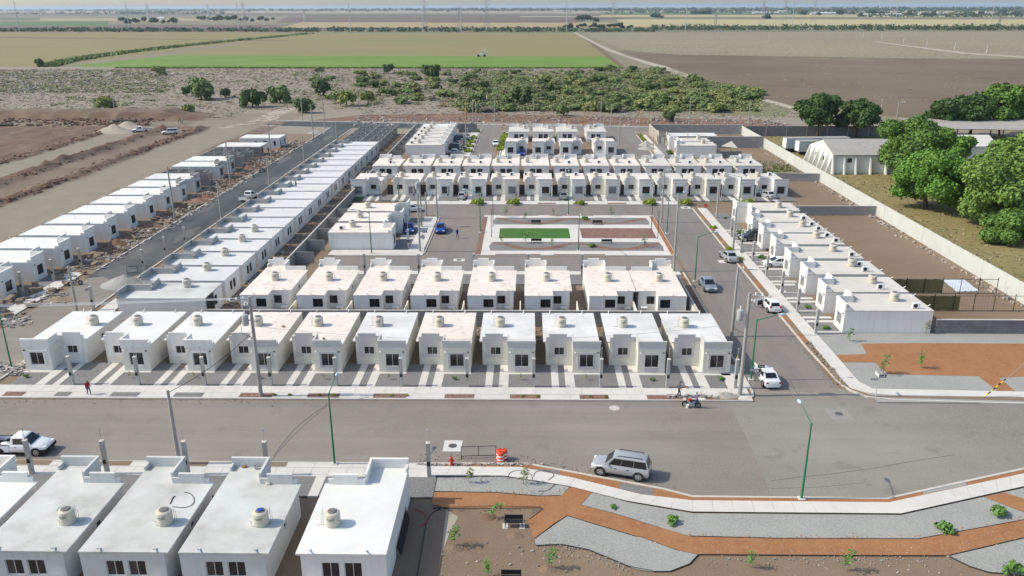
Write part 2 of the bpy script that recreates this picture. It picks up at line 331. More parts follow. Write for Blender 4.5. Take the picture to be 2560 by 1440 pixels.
# construction site terrain with berms and trench
def site():
    import mathutils.noise as nz
    x0, x1, y0, y1, st = -250, -80.2, 40, 296, 1.05
    nx, ny = int((x1-x0)/st)+1, int((y1-y0)/st)+1
    v, f, pale = [], [], []
    for j in range(ny):
        for i in range(nx):
            x, y = x0+i*st, y0+j*st
            n = nz.noise((x*.12, y*.12, 0)); n2 = nz.noise((x*.5, y*.5, 3)); n3 = nz.noise((x*.03, y*.03, 9)); n4 = nz.noise((x*.22, y*.05, 5))
            xx = x+n*1.2+n3*2
            h = .03+.05*n2; p = 0.0
            if y < 262 and -102.5 < xx < -86.5: p = 1
            if y < 262 and -129.5 < xx < -119.2: p = 1
            if xx > -86.5: p = .3+.3*n
            if y < 258:
                a = math.exp(-((xx+104.2)/1.2)**2)*(1.0+1.0*n4+.9*n2); h += max(0, a); p *= 1-min(1, 1.6*math.exp(-((xx+104.2)/1.9)**2))
                b = math.exp(-((xx+116.0)/1.5)**2)*(1.1+.8*n4+.9*n2); h += max(0, b)
                c = math.exp(-((xx+131.5)/1.2)**2)*(.6+.5*n4); h += max(0, c)
                if -115 < xx < -104: p = .45+.3*n
            if xx < -131: p = .05+.5*max(0, n3+.3*n)+.35*max(0,n2); h += .35*max(0, n)+.6*max(0, n4)+.3*max(0,n2)
            if 262 < y < 276 and x > -190: p = .55+.5*n
            yb = 280+n3*3
            if x < -112:
                e = 1/(1+math.exp(-(y-yb)*1.3)); fade = min(1, max(0, (-114-x)/14)); h += 2.3*e*fade*(.85+.3*n)
                if abs(y-yb) < 4.5: p = .12+.35*n4+.3*n2
            if y > 287 and x < -112: p = .3
            if x > -112 and y > 262: p = .8+.4*n
            v.append((x, y, h)); pale.append(min(1, max(0, p)))
    for j in range(ny-1):
        for i in range(nx-1): a = j*nx+i; f.append((a, a+1, a+nx+1, a+nx))
    me = bpy.data.meshes.new('construction_ground'); me.from_pydata(v, [], f)
    at = me.attributes.new('pale', 'FLOAT', 'POINT'); at.data.foreach_set('value', pale)
    me.polygons.foreach_set('use_smooth', [True]*len(f))
    m = mat('site_soil', (.145,.082,.05), (.09,.052,.034), .5, c3_=(.225,.15,.105), s3=.12, bump=1, bs=2.5)
    nt = m.node_tree; b = nt.nodes['Principled BSDF']; src = b.inputs['Base Color'].links[0].from_socket
    a = nt.nodes.new('ShaderNodeAttribute'); a.attribute_name = 'pale'
    g = nt.nodes.new('ShaderNodeNewGeometry'); n = nt.nodes.new('ShaderNodeTexNoise'); n.inputs['Scale'].default_value = .25; n.inputs['Detail'].default_value = 6; nt.links.new(g.outputs['Position'], n.inputs['Vector'])
    rp = nt.nodes.new('ShaderNodeMix'); rp.data_type = 'RGBA'; rp.inputs[6].default_value = (.20,.166,.12,1); rp.inputs[7].default_value = (.27,.238,.182,1); nt.links.new(n.outputs[0], rp.inputs[0])
    mx = nt.nodes.new('ShaderNodeMix'); mx.data_type = 'RGBA'; nt.links.new(a.outputs['Fac'], mx.inputs[0]); nt.links.new(src, mx.inputs[6]); nt.links.new(rp.outputs[2], mx.inputs[7]); nt.links.new(mx.outputs[2], b.inputs['Base Color'])
    me.materials.append(m); struct('construction_ground', me)
site()

# ------------------------------------------------------------------ streets
K6 = [k6(0,690), k6(350,750), k6(1640,762), k6(2560,562)]
north_kerb = 70.4
front = [(-130,59), (-8.4,59.15)] + [tuple(p[:2]) for p in (k5(1540,592), k5(2560,782), k6(350,750), k6(1640,762), k6(2560,562), S(3000,1085))] + [(130,66), (130,69.9), (48,70.4), (33.4,71.5), (31.6,73.6), (22.7,73.6), (22.2,70.5), (-130,69.8)]
sheet('front_street', front, .02, 'asphalt')
seam = [k6(590,120), k6(2560,140), k6(2560,562), k6(1640,762), k6(880,754)]
sheet('light_asphalt', seam + [k6(720,380)], .026, 'asphalt_light')
sheet('side_street', [(22.7,73.6), (31.2,73.6), (31.2,152.6), (23.4,152.6)], .02, 'asphalt_grey')
rect('park_road_south', -31, 111.2, 22.7, 118.6, .022, 'asphalt_grey')
rect('park_road_west', -16.2, 118.6, -8.2, 144.4, .022, 'asphalt_grey')
rect('park_road_north', -24, 144.4, 23.4, 152.6, .022, 'asphalt_grey')
sheet('dark_street', [(-63.2,107.5), (-60.5,108.6), (-57.5,107.6), (-56.2,109), (-56.0,262), (-63.0,262)], .03, 'asphalt_new')
sheet('old_street', [(-64,70), (-54.6,70), (-55.6,111), (-62.6,111)], .024, 'asphalt')
sheet('end_street', [(-87,264), (-63,259.2), (-56,258), (-17,255.5), (33,251), (64.5,248), (64.5,255.2), (38.5,258.5), (-20,265), (-62,271.9), (-86,275.3)], .028, 'asphalt_new')
rect('lane', -14.8, 204.5, -7.2, 258, .034, 'asphalt_grey')
rect('cross_lane', -37, 193.2, 37, 203, .03, 'asphalt_grey')
rect('lane', 23.2, 203, 32.5, 254, .034, 'asphalt_grey')
sheet('lane_asphalt', [(-20,256.4), (33,251.2), (64.5,248.2), (64.5,255), (38.5,258.3), (-20,264.6)], .036, 'asphalt_grey')

def band(name, pts, w, z1, m, z0=0.0, parent=None, kind='structure'):
    """a ribbon of width w to the left of the polyline"""
    pts = [Vector((p[0], p[1], 0)) for p in pts]; off = []
    for i, p in enumerate(pts):
        a = pts[max(i-1, 0)]; b = pts[min(i+1, len(pts)-1)]; t = (b-a).normalized(); off.append(p+Vector((-t.y, t.x, 0))*w)
    b = MB()
    for i in range(len(pts)-1):
        q = [pts[i], pts[i+1], off[i+1], off[i]]
        b.prism([(v.x, v.y) for v in q], z0, z1, m)
    return struct(name, b.mesh(name), parent, kind)
band('kerb', [(-54.6,80), (-55,71.4), (-54.2,70.4), (20.6,70.6), (21.6,70.9), (22.3,71.6), (22.6,73)], .22, .15, 'kerb')
band('kerb', [(22.55,73), (22.6,110.8)], .2, .15, 'kerb')
band('kerb', [(-8.4,59.0), (-60,58.75), (-125,58.7)], .22, .15, 'kerb')
nk = [k5(2560,785), k5(1540,596), (-8.4,59.0)]
band('kerb', [S(3000,1089), k6(2560,566), k6(1640,766), k6(350,753), k5(2560,785), k5(1540,596), (-8.4,59.0)], .22, .15, 'kerb')
band('kerb', [(31.2,150), (31.2,100), (31.3,84), (31.6,75), (32.2,73), (33.4,71.6), (36,70.9), (48,70.3), (130,69.6)], .2, .15, 'kerb')
band('kerb', [(-16.2,143.4), (-16.2,120), (-17,118.8), (-30,118.7)], .16, .14, 'kerb')
band('kerb', [(-63.1,111), (-63.2,160), (-63.0,258.5), (-87,263.6)], .25, .15, 'kerb')
band('kerb', [(-56,256), (-56,206), (-55.8,140), (-55.7,96), (-55,78)], .22, .14, 'kerb')
band('kerb', [(-86,275.4), (-62,271.9), (-20,265), (38.5,258.5), (64.5,255.2)], .5, .2, 'concrete')
band('kerb', [(-24,152.7), (24,152.7), (31,152.7)], .2, .14, 'kerb')
band('kerb', [(-14.8,257), (-14.8,204)], .2, .14, 'kerb'); band('kerb', [(-7.2,204), (-7.2,249)], .2, .14, 'kerb'); band('kerb', [(32.5,207), (32.5,242)], .2, .14, 'kerb')

# sidewalks: a jointed run of concrete slabs, each slab a piece
def slab_run(x0, x1, y0, y1, step=1.5, axis='x', z=.14, name='sidewalk', nmax=300):
    base = rect(name, min(x0,x1), min(y0,y1), max(x0,x1), max(y0,y1), z-.02, 'kerb', 0)
    L = (x1-x0) if axis == 'x' else (y1-y0); n = max(1, round(abs(L)/step)); st = L/n; g = .014
    b = MB()
    if axis == 'x': b.box(g, g, 0, abs(st)-g, (y1-y0)-g, .022, 'concrete', 'b')
    else: b.box(g, g, 0, (x1-x0)-g, abs(st)-g, .022, 'concrete', 'b')
    me = b.mesh('slab')
    for i in range(min(n, nmax)):
        o = link('slab', me, base); o.location = (x0+i*st, y0, z-.02+R.uniform(-.002,.002)) if axis == 'x' else (x0, y0+i*st, z-.02+R.uniform(-.002,.002))
slab_run(-55, 22, 71.75, 73.25, 1.5)
slab_run(-55, 22, 70.62, 71.74, 3.0, name='sidewalk_apron')
slab_run(-52, -7.5, 56.75, 58.05, 1.5)
slab_run(-52, -8.5, 58.06, 58.98, 3.0, name='sidewalk_apron')
slab_run(32.25, 33.9, 74.5, 150, 1.9, 'y')
slab_run(-30, 22, 109.5, 111.0, 2.0)
slab_run(-24, 31, 153.0, 155.6, 2.2)
slab_run(-18.9, -16.4, 120, 143, 2.0, 'y')
slab_run(-17.4, -15, 206, 250, 2.2, 'y'); slab_run(-7, -5.6, 206, 248, 2.2, 'y'); slab_run(33.2, 35.2, 206, 242, 2.2, 'y')
rect('paving', -31, 118.9, -16.3, 121.6, .135, 'concrete', 0)
rect('paving', 20.2, 73.26, 22.4, 79.0, .14, 'concrete', 0)
rect('soil_strip', 20.4, 79.1, 22.4, 108, .1, 'soil_red')
rect('paving', -54.6, 92, -52.6, 108, .1, 'concrete', 0); rect('paving', -66.6, 84, -64.4, 110, .12, 'concrete', 0)
# park walk of large slabs along the curved kerb
top = [k5(720,620), k5(1490,628), k5(1900,712), k5(2390,832), k6(350,785), k6(1660,798), k6(2560,605), S(3000,1125)]
bot = [k5(720,690), k5(1370,692), k5(1850,768), k5(2290,880), k6(350,860), k6(1740,872), k6(2560,690), S(3000,1165)]
walk = sheet('park_walk', top+bot[::-1], .12, 'kerb')
for i in range(len(top)-1):
    n = max(1, round((top[i+1]-top[i]).length/1.55))
    for j in range(n):
        a, c = (j+.008)/n, (j+.992)/n
        q = [bot[i].lerp(bot[i+1], a), bot[i].lerp(bot[i+1], c), top[i].lerp(top[i+1], c), top[i].lerp(top[i+1], a)]
        b = MB(); b.prism([(p.x, p.y) for p in q], .12, .142+R.uniform(-.002,.002), 'concrete'); struct('slab', b.mesh('slab'), walk)
kt = [k5(700,602), k5(1540,605), k5(2560,798), k6(350,760), k6(1640,772), k6(2560,575), S(3000,1095)]
sheet('kerb_planting_strip', kt+top[::-1], .11, 'tezontle')
def strip_patch(a, b_, m):
    sheet('gravel_patch', [a[0], a[1], b_[1], b_[0]], .116, m)
strip_patch((k5(700,604), k5(1780,650)), (k5(700,619), k5(1780,684)), 'gravel')
strip_patch((k5(2230,740), k5(2480,786)), (k5(2230,790), k5(2480,848)), 'gravel'); strip_patch((k6(1880,722), k6(2160,655)), (k6(1890,742), k6(2180,682)), 'gravel_light')

# front gardens and driveways, row by row
def gardens(name, spans, y0, y1, m='gravel', z=.12): rect(name, spans[0], y0, spans[1], y1, z, m)
rect('gravel_garden', -53, 73.27, 20.1, 78.85, .12, 'gravel')
rect('gravel_garden', -50, 53.9, -7.4, 56.74, .12, 'gravel')
rect('gravel_garden', 34, 87.9, 36.9, 146, .12, 'gravel')
rect('gravel_garden', -36.5, 155.7, 53, 161.4, .12, 'gravel')
rect('gravel_garden', -21.3, 121.7, -19, 143, .12, 'gravel')
rect('gravel_garden', -29, 105.2, 20, 109.4, .12, 'gravel')
rect('gravel_garden', -21.4, 206.5, -17.5, 248, .12, 'gravel'); rect('gravel_garden', -5.5, 203.5, 23.5, 209.4, .12, 'gravel'); rect('gravel_garden', 35.3, 205, 38, 236, .12, 'gravel')
rect('gravel_garden', -68.8, 84, -66.7, 118, .06, 'gravel')
def strip(x0, y0, x1, y1, z=.145): rect('driveway_strip', x0, y0, x1, y1, z, 'concrete', 0)
BL = [-50.4+.0] + [-42.66+6.77*i for i in range(10)]
for i in range(11):
    if i == 0: strip(-50.3, 73.27, -49.3, 78.6); strip(-48.5, 73.27, -47.8, 78.6); strip(-53.3, 76.2, -50.3, 76.75); continue
    bl = BL[i]; strip(bl-2.25, 73.27, bl-1.5, 78.6); strip(bl-.85 if i > 5 else bl-.75, 73.27, bl+.12, 78.6); strip(bl+.1, 76.3, bl+2.9, 76.74, .14)
for i in range(12):
    bl = -24.8+6.73*i; strip(bl-2.3, 155.7, bl-1.6, 161.2); strip(bl-.8, 155.7, bl+.1, 161.2)
strip(-32.2, 155.7, -31.4, 161); strip(-30.4, 155.7, -29.8, 161)
rect('lawn', -36.3, 155.8, -33.2, 158.8, .135, 'lawn')
for i, y in enumerate((88.1, 95.0, 101.8, 108.7, 115.7, 122.4, 129.0)):
    strip(34, y+3.2, 37.4, y+3.9); strip(34, y+4.5, 37.4, y+5.2); strip(34, y+.0, 36.8, y+.35, .14)
for y in (128.2, 129.6, 136, 137.4): strip(-21.2, y, -18.9, y+.7)
for i in range(4): strip(-40.5+6.55*i+3.6, 53.9, -40.5+6.55*i+4.4, 56.74); strip(-40.5+6.55*i+5.1, 53.9, -40.5+6.55*i+5.9, 56.74)
for i in range(6): strip(-21.3, 210.4+6.77*i, -17.4, 211.1+6.77*i); strip(-21.3, 211.8+6.77*i, -17.4, 212.5+6.77*i)
for x in (-1.9, 5.3, 12.4): strip(x+2.4, 203.5, x+3.2, 209.4); strip(x+3.8, 203.5, x+4.6, 209.4)
# planters in the apron, kerb side
for a, c, m in [(20,170,'tezontle_dark'),(405,515,'gravel'),(820,1030,'gravel'),(1295,1510,'gravel'),(1785,2030,'tezontle_dark'),(2290,2530,'tezontle_dark')]:
    p, q = k1(a,1165), k1(c,1165); rect('planter_bed', p.x, 70.75, q.x, 71.65, .155, m)
for a, c in [(400,645),(930,1150),(1415,1640),(1930,2145),(2428,2690)]:
    p, q = k2(a,1165), k2(c,1165); rect('planter_bed', p.x, 70.75, q.x, 71.65, .155, 'tezontle_dark')
rect('planter_bed', 17.4, 70.75, 20.6, 71.65, .155, 'tezontle_dark')
for a, c in [(100,375),(735,975),(1370,1550),(2010,2140)]:
    p, q = k4(a,603), k4(c,603); rect('planter_bed', p.x, 58.15, q.x, 58.9, .155, 'dirt')
for a, c, m in [(1110,1240,'dirt'),(1385,1500,'dirt'),(1620,1755,'tezontle_dark'),(1880,1995,'dirt'),(2140,2280,'tezontle_dark'),(2400,2510,'dirt')]:
    p, q = c4(a,806), c4(c,806); rect('planter_bed', p.x, 153.1, q.x, 154.1, .15, m)
for y in (77.5, 85.3, 91.5, 97.8, 104.2, 111, 118, 125.5, 134, 141): rect('planter_bed', 31.45, y, 32.2, y+2.6, .13, 'tezontle')
rect('kerb_planting_strip', 31.42, 74.5, 32.22, 150, .11, 'dirt')
px('kerb_planting_strip', [(1365,888),(1330,850),(1090,570),(1130,570),(1380,870)], .12, 'dirt', k3)
px('kerb_planting_strip', [(1510,945),(2560,972),(2560,950),(1500,936)], .115, 'dirt', k3)
sheet('sidewalk', [(33.9,75), (34.6,73.4), (49,72.9), (130,72), (130,70.9), (48.5,71.7), (36,72.0), (34,72.4), (32.7,73.6), (32.25,74.6)], .14, 'concrete', 0)
# east garden
rect('gravel_garden', 33.95, 70.5, 130, 88, .1, 'gravel_light')
px('tezontle_bed', [(1470,590),(1850,586),(2560,590),(3400,592),(3400,812),(2560,810),(2390,818),(2500,905),(2380,905),(2255,808),(1650,795),(1590,740),(1565,716),(1330,715),(1290,666),(1500,660),(1510,652)], .112, 'tezontle', k3)
# park in the middle of the ring road
rect('park_paving', -8.0, 119.0, 23.0, 144.2, .13, 'concrete', 0)
sheet('planter_bed', [(-8,119.2), (-7.3,119.2), (-7.3,143), (-8,143)], .137, 'tezontle_dark'); sheet('planter_bed', [(22.2,119.4), (22.9,119.4), (22.9,143.5), (22.2,143.5)], .137, 'tezontle')
for y0, y1 in ((137.5, 142.3), (121.4, 126.4)):
    sheet('park_bed', [(-5.9,y0), (21.4,y0), (21.6,(y0+y1)/2), (21.3,y1), (-5.8,y1), (-6.2,(y0+y1)/2)], .138, 'gravel')
    w = []; 
    for i in range(41):
        x = -5.6+27*i/40; w.append((x, y0+(y1-y0)*(.5+.32*math.cos(i/40*4*math.pi)) + .5))
    lo = [(x, max(y0+.1, y-.9-.9*math.sin(i*.31)**2)) for i, (x, y) in enumerate(w)]
    sheet('park_bed', lo+w[::-1], .143, 'tezontle_dark')
rect('lawn', -4.8, 128.6, 7.05, 134.9, .16, 'lawn', .13); rect('park_bed', 9, 128.7, 21.4, 135.1, .138, 'tezontle_dark')
for y in (119.1, 143.85): rect('planter_bed', -5, y, 2, y+.5, .138, 'tezontle_dark'); rect('planter_bed', 4, y, 12, y+.5, .138, 'tezontle_dark')
# corner garden in front
px('gravel_bed', [(690,700),(1370,694),(1860,770),(1790,838),(1640,840),(1300,815),(830,806)], .06, 'gravel_light', k5)
OR1 = [k5(*p) for p in [(830,808),(1300,816),(1640,842),(1790,838),(1868,772),(2030,803),(1940,905),(2180,968),(2400,1035)]] + [k6(*p) for p in [(0,925),(180,975),(330,1022),(900,1036),(1850,1040),(2050,1005),(2560,912),(3000,830),(3000,950),(2560,1030),(2200,1110),(2050,1150),(1200,1148),(390,1142),(240,1110),(0,1020)]] + [k5(*p) for p in [(2350,1140),(2000,1035),(1840,985),(1740,1050),(1592,1158),(1545,1030),(1560,1005),(1660,935),(1640,925),(940,930),(840,900)]]
sheet('tezontle_path', OR1, .075, 'tezontle')
sheet('gravel_bed', [k5(*p) for p in [(2030,806),(2300,886)]] + [k6(*p) for p in [(350,866),(1740,878),(2560,696),(3000,620),(3000,825),(2560,908),(2060,1003),(1850,1038),(900,1034),(330,1018),(0,920)]] + [k5(*p) for p in [(2400,1030),(2180,963),(1945,903)]], .06, 'gravel_light')
sheet('gravel_bed', [k5(*p) for p in [(1840,987),(2000,1037),(2350,1142)]] + [k6(*p) for p in [(0,1024),(240,1112),(384,1142),(330,1205),(200,1255),(90,1256),(0,1245)]] + [k5(*p) for p in [(2300,1365),(2000,1240),(1800,1200),(1610,1208),(1595,1160)]], .066, 'gravel_light')
px('gravel_bed', [(2060,1152),(2560,1034),(3000,960),(3000,1280),(2560,1280),(2330,1262),(2200,1222)], .066, 'gravel_light', k6)
px('tezontle_path', [(2290,758),(2430,730),(2720,820),(2720,905),(2560,862)], .085, 'tezontle', k6)
def edging(pts, f, w=.03): band('garden_edging', [f(*p) for p in pts], w, .11, 'black_line')
edging([(830,806),(1300,814),(1640,841),(1790,836)], k5); edging([(840,930),(940,926),(1300,915),(1640,923),(1660,936),(1560,1010)], k5)
edging([(330,1020),(900,1035),(1850,1039),(2050,1004),(2560,911)], k6); edging([(390,1143),(1200,1149),(2050,1151),(2560,1031)], k6); edging([(1595,1160),(1740,1050),(1840,986),(2000,1036),(2350,1141)], k5)
edging([(1610,1208),(1800,1200),(2000,1240),(2300,1365),(2480,1400)], k5); edging([(90,1257),(200,1256),(330,1206),(388,1143)], k6); edging([(2055,1152),(2200,1223),(2330,1263),(2480,1274)], k6)
px('pale_dirt', [(880,1430),(940,940),(1030,990),(960,1120),(900,1300)], .02, 'soil_pale', k5)
# road details
def ring(name, c, rad, z, m, n=20): sheet(name, [(c.x+rad*math.cos(2*math.pi*i/n), c.y+rad*math.sin(2*math.pi*i/n)) for i in range(n)], z, m)
def patch(c, w, d, m='concrete'):
    rect('manhole_apron', c.x-w/2, c.y-d/2, c.x+w/2, c.y+d/2, .032, m); ring('manhole_cover', c, .38, .038, 'asphalt_new')
patch(k5(988,462), 1.6, 1.9); patch(k6(1325,200), 2.0, 2.2, 'patch_grey'); ring('manhole_cover', k2(2190,1252), .5, .03, 'kerb')
for p in (c3(1515,985), c3(1275,1140), k1(655,370)): ring('manhole_cover', p, .45, .04, 'black_line')
patch(k2(1035,150), 1.7, 1.3); patch(c5(305,745), 1.8, 1.6); patch(c5(575,1105), 2.4, 1.5)
def crack(pts, f, w=.05): band('road_crack', [f(*p) for p in pts], w, .034, 'crack', .03)
crack([(2040,540),(2100,450),(2200,330),(2330,225),(2430,160)], k4, .06); crack([(870,650),(1050,625),(1300,600),(1560,565),(1800,520),(2100,475)], k6, .07); crack([(870,700),(1200,690),(1500,660)], k6, .05); crack([(1000,835),(1030,900),(1060,930)], k3, .07)

def spill(name, pts, f, m, seed, n=220, sp=.28):
    r = random.Random(seed); b = MB(); mi = b.mi(m); P = [f(*p) for p in pts]; Ls = [(P[i+1]-P[i]).length for i in range(len(P)-1)]
    for i in range(n):
        k = r.choices(range(len(Ls)), Ls)[0]; p = P[k].lerp(P[k+1], r.random()); x, y = p.x+r.gauss(0, sp), p.y+r.gauss(0, sp); s_ = r.uniform(.03,.10); k0 = len(b.v); a = r.uniform(0, 3)
        b.v += [(x+s_*math.cos(a+q*2.1)*r.uniform(.6,1.2), y+s_*math.sin(a+q*2.1)*r.uniform(.6,1.2), .06) for q in range(3)]+[(x, y, .085+s_*.35)]
        for t in ((0,1,3),(1,2,3),(2,0,3)): b.f.append(tuple(k0+q for q in t)); b.m.append(mi)
    struct(name, b.mesh(name), None, 'stuff')
spill('path_spill', [(830,806),(1300,814),(1640,841),(1790,836),(1868,772)], k5, 'tezontle', 1); spill('path_spill', [(330,1020),(900,1035),(1850,1039),(2050,1004),(2560,911)], k6, 'tezontle', 2, 200); spill('gravel_spill', [(840,930),(940,926),(1300,915),(1640,923),(1660,936)], k5, 'gravel', 3, 160)
spill('gravel_spill', [(390,1143),(1200,1149),(2050,1151),(2560,1031)], k6, 'gravel_light', 4, 360, .5); spill('gravel_spill', [(1610,1208),(1800,1200),(2000,1240),(2300,1365)], k5, 'gravel_light', 5, 260, .5); spill('gravel_spill', [(720,694),(1370,694),(1870,770)], k5, 'gravel_light', 6, 160, .3)
spill('path_spill', [(1470,590),(2560,590)], k3, 'tezontle', 7, 260, .4); spill('path_spill', [(1330,715),(1580,718),(1650,790),(2250,808)], k3, 'tezontle', 8, 260, .4)
spill('road_grit', [(0,1195),(2560,1195)], k1, 'dirt', 9, 160, .5); spill('road_grit', [(700,575),(1540,580),(2560,770)], k5, 'dirt', 10, 300, .7)
spill('road_grit', [(1340,880),(1090,610),(930,420)], k3, 'dirt', 12, 160, .5)

for i, (x, y, a, c_) in enumerate([(-60.2,110.5,5.2,5.5),(-61.2,121,3,7),(-58,131,2.2,9),(-61.8,150,2,10),(-57.2,176,1.8,9),(-61.6,201,2.2,12),(-59,238,3.2,10)]):
    sheet('dust_patch', [(x+a*.5*math.cos(q*.45)*(1+.3*math.sin(q*2.3+i)), y+c_*.5*math.sin(q*.45)*(1+.25*math.cos(q*1.7+i))) for q in range(14)], .0335+.0003*i, 'dusty_asphalt')
# ------------------------------------------------------------------ houses
HW, HD, BD, BX = 5.9, 10.2, 1.9, 3.05           # width, depth, depth of the front block, where the block starts
HZ = 2.76; RZ = 2.9
CACHE = {}
def window_parts(o, u, a, tall, tone='alu', glass='glass', npane=2, bars=0):
    """frame and panes for the opening a = (u0,z0,u1,z1) in a wall from o along u"""
    o = Vector(o); u = Vector(u); n = u.cross(Vector((0,0,1)))
    def bx(b, u0, z0, u1, z1, d0, d1, m):
        P = [o+u*p+Vector((0,0,q))-n*d for d in (d0, d1) for p, q in ((u0,z0),(u1,z0),(u1,z1),(u0,z1))]
        k = len(b.v); b.v += [tuple(p) for p in P]
        for f in ((0,1,2,3),(7,6,5,4),(0,4,5,1),(1,5,6,2),(2,6,7,3),(3,7,4,0)): b.f.append(tuple(k+i for i in f)); b.m.append(b.mi(m))
    u0, z0, u1, z1 = a; t = .045; fr = MB()
    bx(fr, u0, z0, u1, z0+t, .06, .11, tone); bx(fr, u0, z1-t, u1, z1, .06, .11, tone); bx(fr, u0, z0+t, u0+t, z1-t, .06, .11, tone); bx(fr, u1-t, z0+t, u1, z1-t, .06, .11, tone)
    for k in range(1, npane): c = u0+(u1-u0)*k/npane; bx(fr, c-.02, z0+t, c+.02, z1-t, .062, .108, tone)
    for k in range(bars): c = z0+(z1-z0)*(k+.5)/bars; bx(fr, u0-.04, c-.018, u1+.04, c+.018, -.07, -.04, 'white_paint')
    fr2 = [fr]; panes = []
    for k in range(npane):
        b = MB(); c0 = u0+(u1-u0)*k/npane+.03; c1 = u0+(u1-u0)*(k+1)/npane-.03; bx(b, c0, z0+.03, c1, z1-.03, .088, .1, glass); panes.append(b)
    return fr, panes
def house_kit(mirror=False, back='flat', tower='recess', wallm='plaster', roofm='roof_white', accent='accent_grey', parap=None, surround=True, bars=0, tone='alu', depth=HD, ext=0.0, glass='glass', small=False, bd=1.9):
    BD = bd
    key = (mirror, back, tower, wallm, roofm, accent, parap, surround, bars, tone, depth, ext, glass, small, bd)
    if key in CACHE: return CACHE[key]
    parap = parap or wallm; D = depth; kit = []
    def add(name, b, kids=()): kit.append((name, b, kids))
    w = MB()
    W1 = (.72, .78, 2.18, 2.2); W2 = (.85, 1.3, 1.95, 2.18)
    w.wall((BX,0,0), (1,0,0), HW-BX, HZ, wallm, [W1]); w.wall((BX,BD,0), (0,-1,0), BD, HZ, wallm, [(.35,.05,1.2,2.12)]); w.wall((.3,BD,0), (1,0,0), BX-.3, HZ, wallm, [W2])
    w.wall((.3,D,0), (0,-1,0), D-BD, HZ, wallm, [(4.2,1.6,4.8,2.05)]); w.wall((HW,0,0), (0,1,0), D, HZ, wallm)
    wins = [((BX,0,0), (1,0,0), W1), ((.3,BD,0), (1,0,0), W2)]
    if back == 'flat':
        hs = [(1.62,1.0,2.78,2.18), (3.1,1.0,4.26,2.18)]; w.wall((HW,D,0), (-1,0,0), HW-.3, HZ, wallm, hs); wins += [((HW,D,0), (-1,0,0), h) for h in hs]
    elif back == 'narrow':
        hs = [(1.75,.9,2.6,2.15), (2.95,.9,3.8,2.15)]; w.wall((HW,D,0), (-1,0,0), HW-.3, HZ, wallm, hs); wins += [((HW,D,0), (-1,0,0), h) for h in hs]
    else:      # 'wing': a wing at the block side reaches further back
        h1, h2 = (1.95,1.3,3.2,2.4), (.15,1.15,1.15,2.2); e = 1.8; xw = HW-3.45
        w.wall((HW,D,0), (0,1,0), e, HZ, wallm); w.wall((HW,D+e,0), (-1,0,0), 3.45, HZ, wallm, [h1]); w.wall((xw,D+e,0), (0,-1,0), e, HZ, wallm); w.wall((xw,D,0), (-1,0,0), xw-.3, HZ, wallm, [h2])
        wins += [((HW,D+e,0), (-1,0,0), h1), ((xw,D,0), (-1,0,0), h2)]
    add('wall', w)
    r = MB(); o = .035
    r.box(0 if ext == 0 else -ext, BD-o, HZ, HW+o, D+o, RZ, roofm); r.box(BX-o, -o, HZ, HW+o, BD-o, RZ, roofm, 'n')
    if back == 'wing': r.box(HW-3.45-o, D+o, HZ, HW+o, D+1.8+o, RZ, roofm, 's')
    rk = []
    for x in ((.9, 4.6) if back != 'wing' else (1.0, 4.2)):
        yb = D+(1.8 if back == 'wing' and x > 3 else 0)
        b = MB(); b.tube([(x, yb-.35, RZ+.02), (x, yb-.15, RZ+.1), (x+.04, yb+.14, RZ+.32)], .045, 6, 'pvc'); rk.append(('spout', b))
    b = MB(); b.tube([(2.0, 7.6, RZ), (2.0, 7.6, RZ+.32), (2.12, 7.6, RZ+.42)], .03, 6, 'pvc'); rk.append(('vent_pipe', b))
    add('roof', r, rk)
    p = MB(); H = 3.42; t = .13
    p.box(BX-.02, -.02, RZ, HW+.02, t-.02, H, parap); p.box(BX-.06, -.07, H, HW+.06, t+.02, H+.3, accent); p.box(BX-.02, t-.02, RZ, BX+t-.02, BD-.05, H+.2, parap); p.box(BX-.045, t+.02, H+.2, BX+t, BD-.05, H+.29, parap)
    p.box(HW-t+.02, t-.02, RZ, HW+.02, .75, 3.25, parap)
    add('parapet', p)
    q = MB()
    if tower == 'recess':
        q.box(.3, BD-.02, RZ, BX+.0, BD+.12, 3.36, parap); q.box(.62, BD-.05, RZ+.001, 2.5, BD+.15, 3.68, accent if not small else parap); q.box(.6, BD-.06, 3.68, 2.52, BD+.16, 3.74, parap)
    else:
        q.box(.3, BD-.02, RZ, BX+.0, BD+.12, 3.42, parap); q.box(BX+.75, -.05, 3.721, BX+2.2, t+.02, 3.98, parap)
    add('stepped_parapet', q)
    a = MB()
    for x0, z0, x1, z1 in ((.62,1.0,1.15,RZ), (2.25,1.0,2.5,RZ), (1.15,1.0,2.25,1.3), (1.15,2.18,2.25,RZ)): a.box(x0, BD-.05, z0, x1, BD-.001, z1, accent)
    add('accent_panel', a)
    if surround:
        a = MB(); x0, z0, x1, z1 = BX+.72, .78, BX+2.18, 2.2; g = .2
        a.box(x0-g, -.06, z0-g, x1+g, -.001, z0, accent); a.box(x0-g, -.06, z1, x1+g, -.001, z1+g, accent); a.box(x0-g, -.06, z0, x0, -.001, z1, accent); a.box(x1, -.06, z0, x1+g, -.001, z1, accent)
        add('window_surround', a)
    else:
        a = MB(); a.box(BX+.72, -.04, .25, BX+2.18, -.001, .77, accent); add('accent_panel', a)
    for k, (oo, u, h) in enumerate(wins):
        fr, panes = window_parts(oo, u, h, 0, tone, glass, 2, bars if k == 0 else 0); add('window', fr, [('pane', b) for b in panes])
    fr, panes = window_parts((.3,D,0), (0,-1,0), (4.2,1.6,4.8,2.05), 0, tone, glass, 1); add('window', fr, [('pane', b) for b in panes])
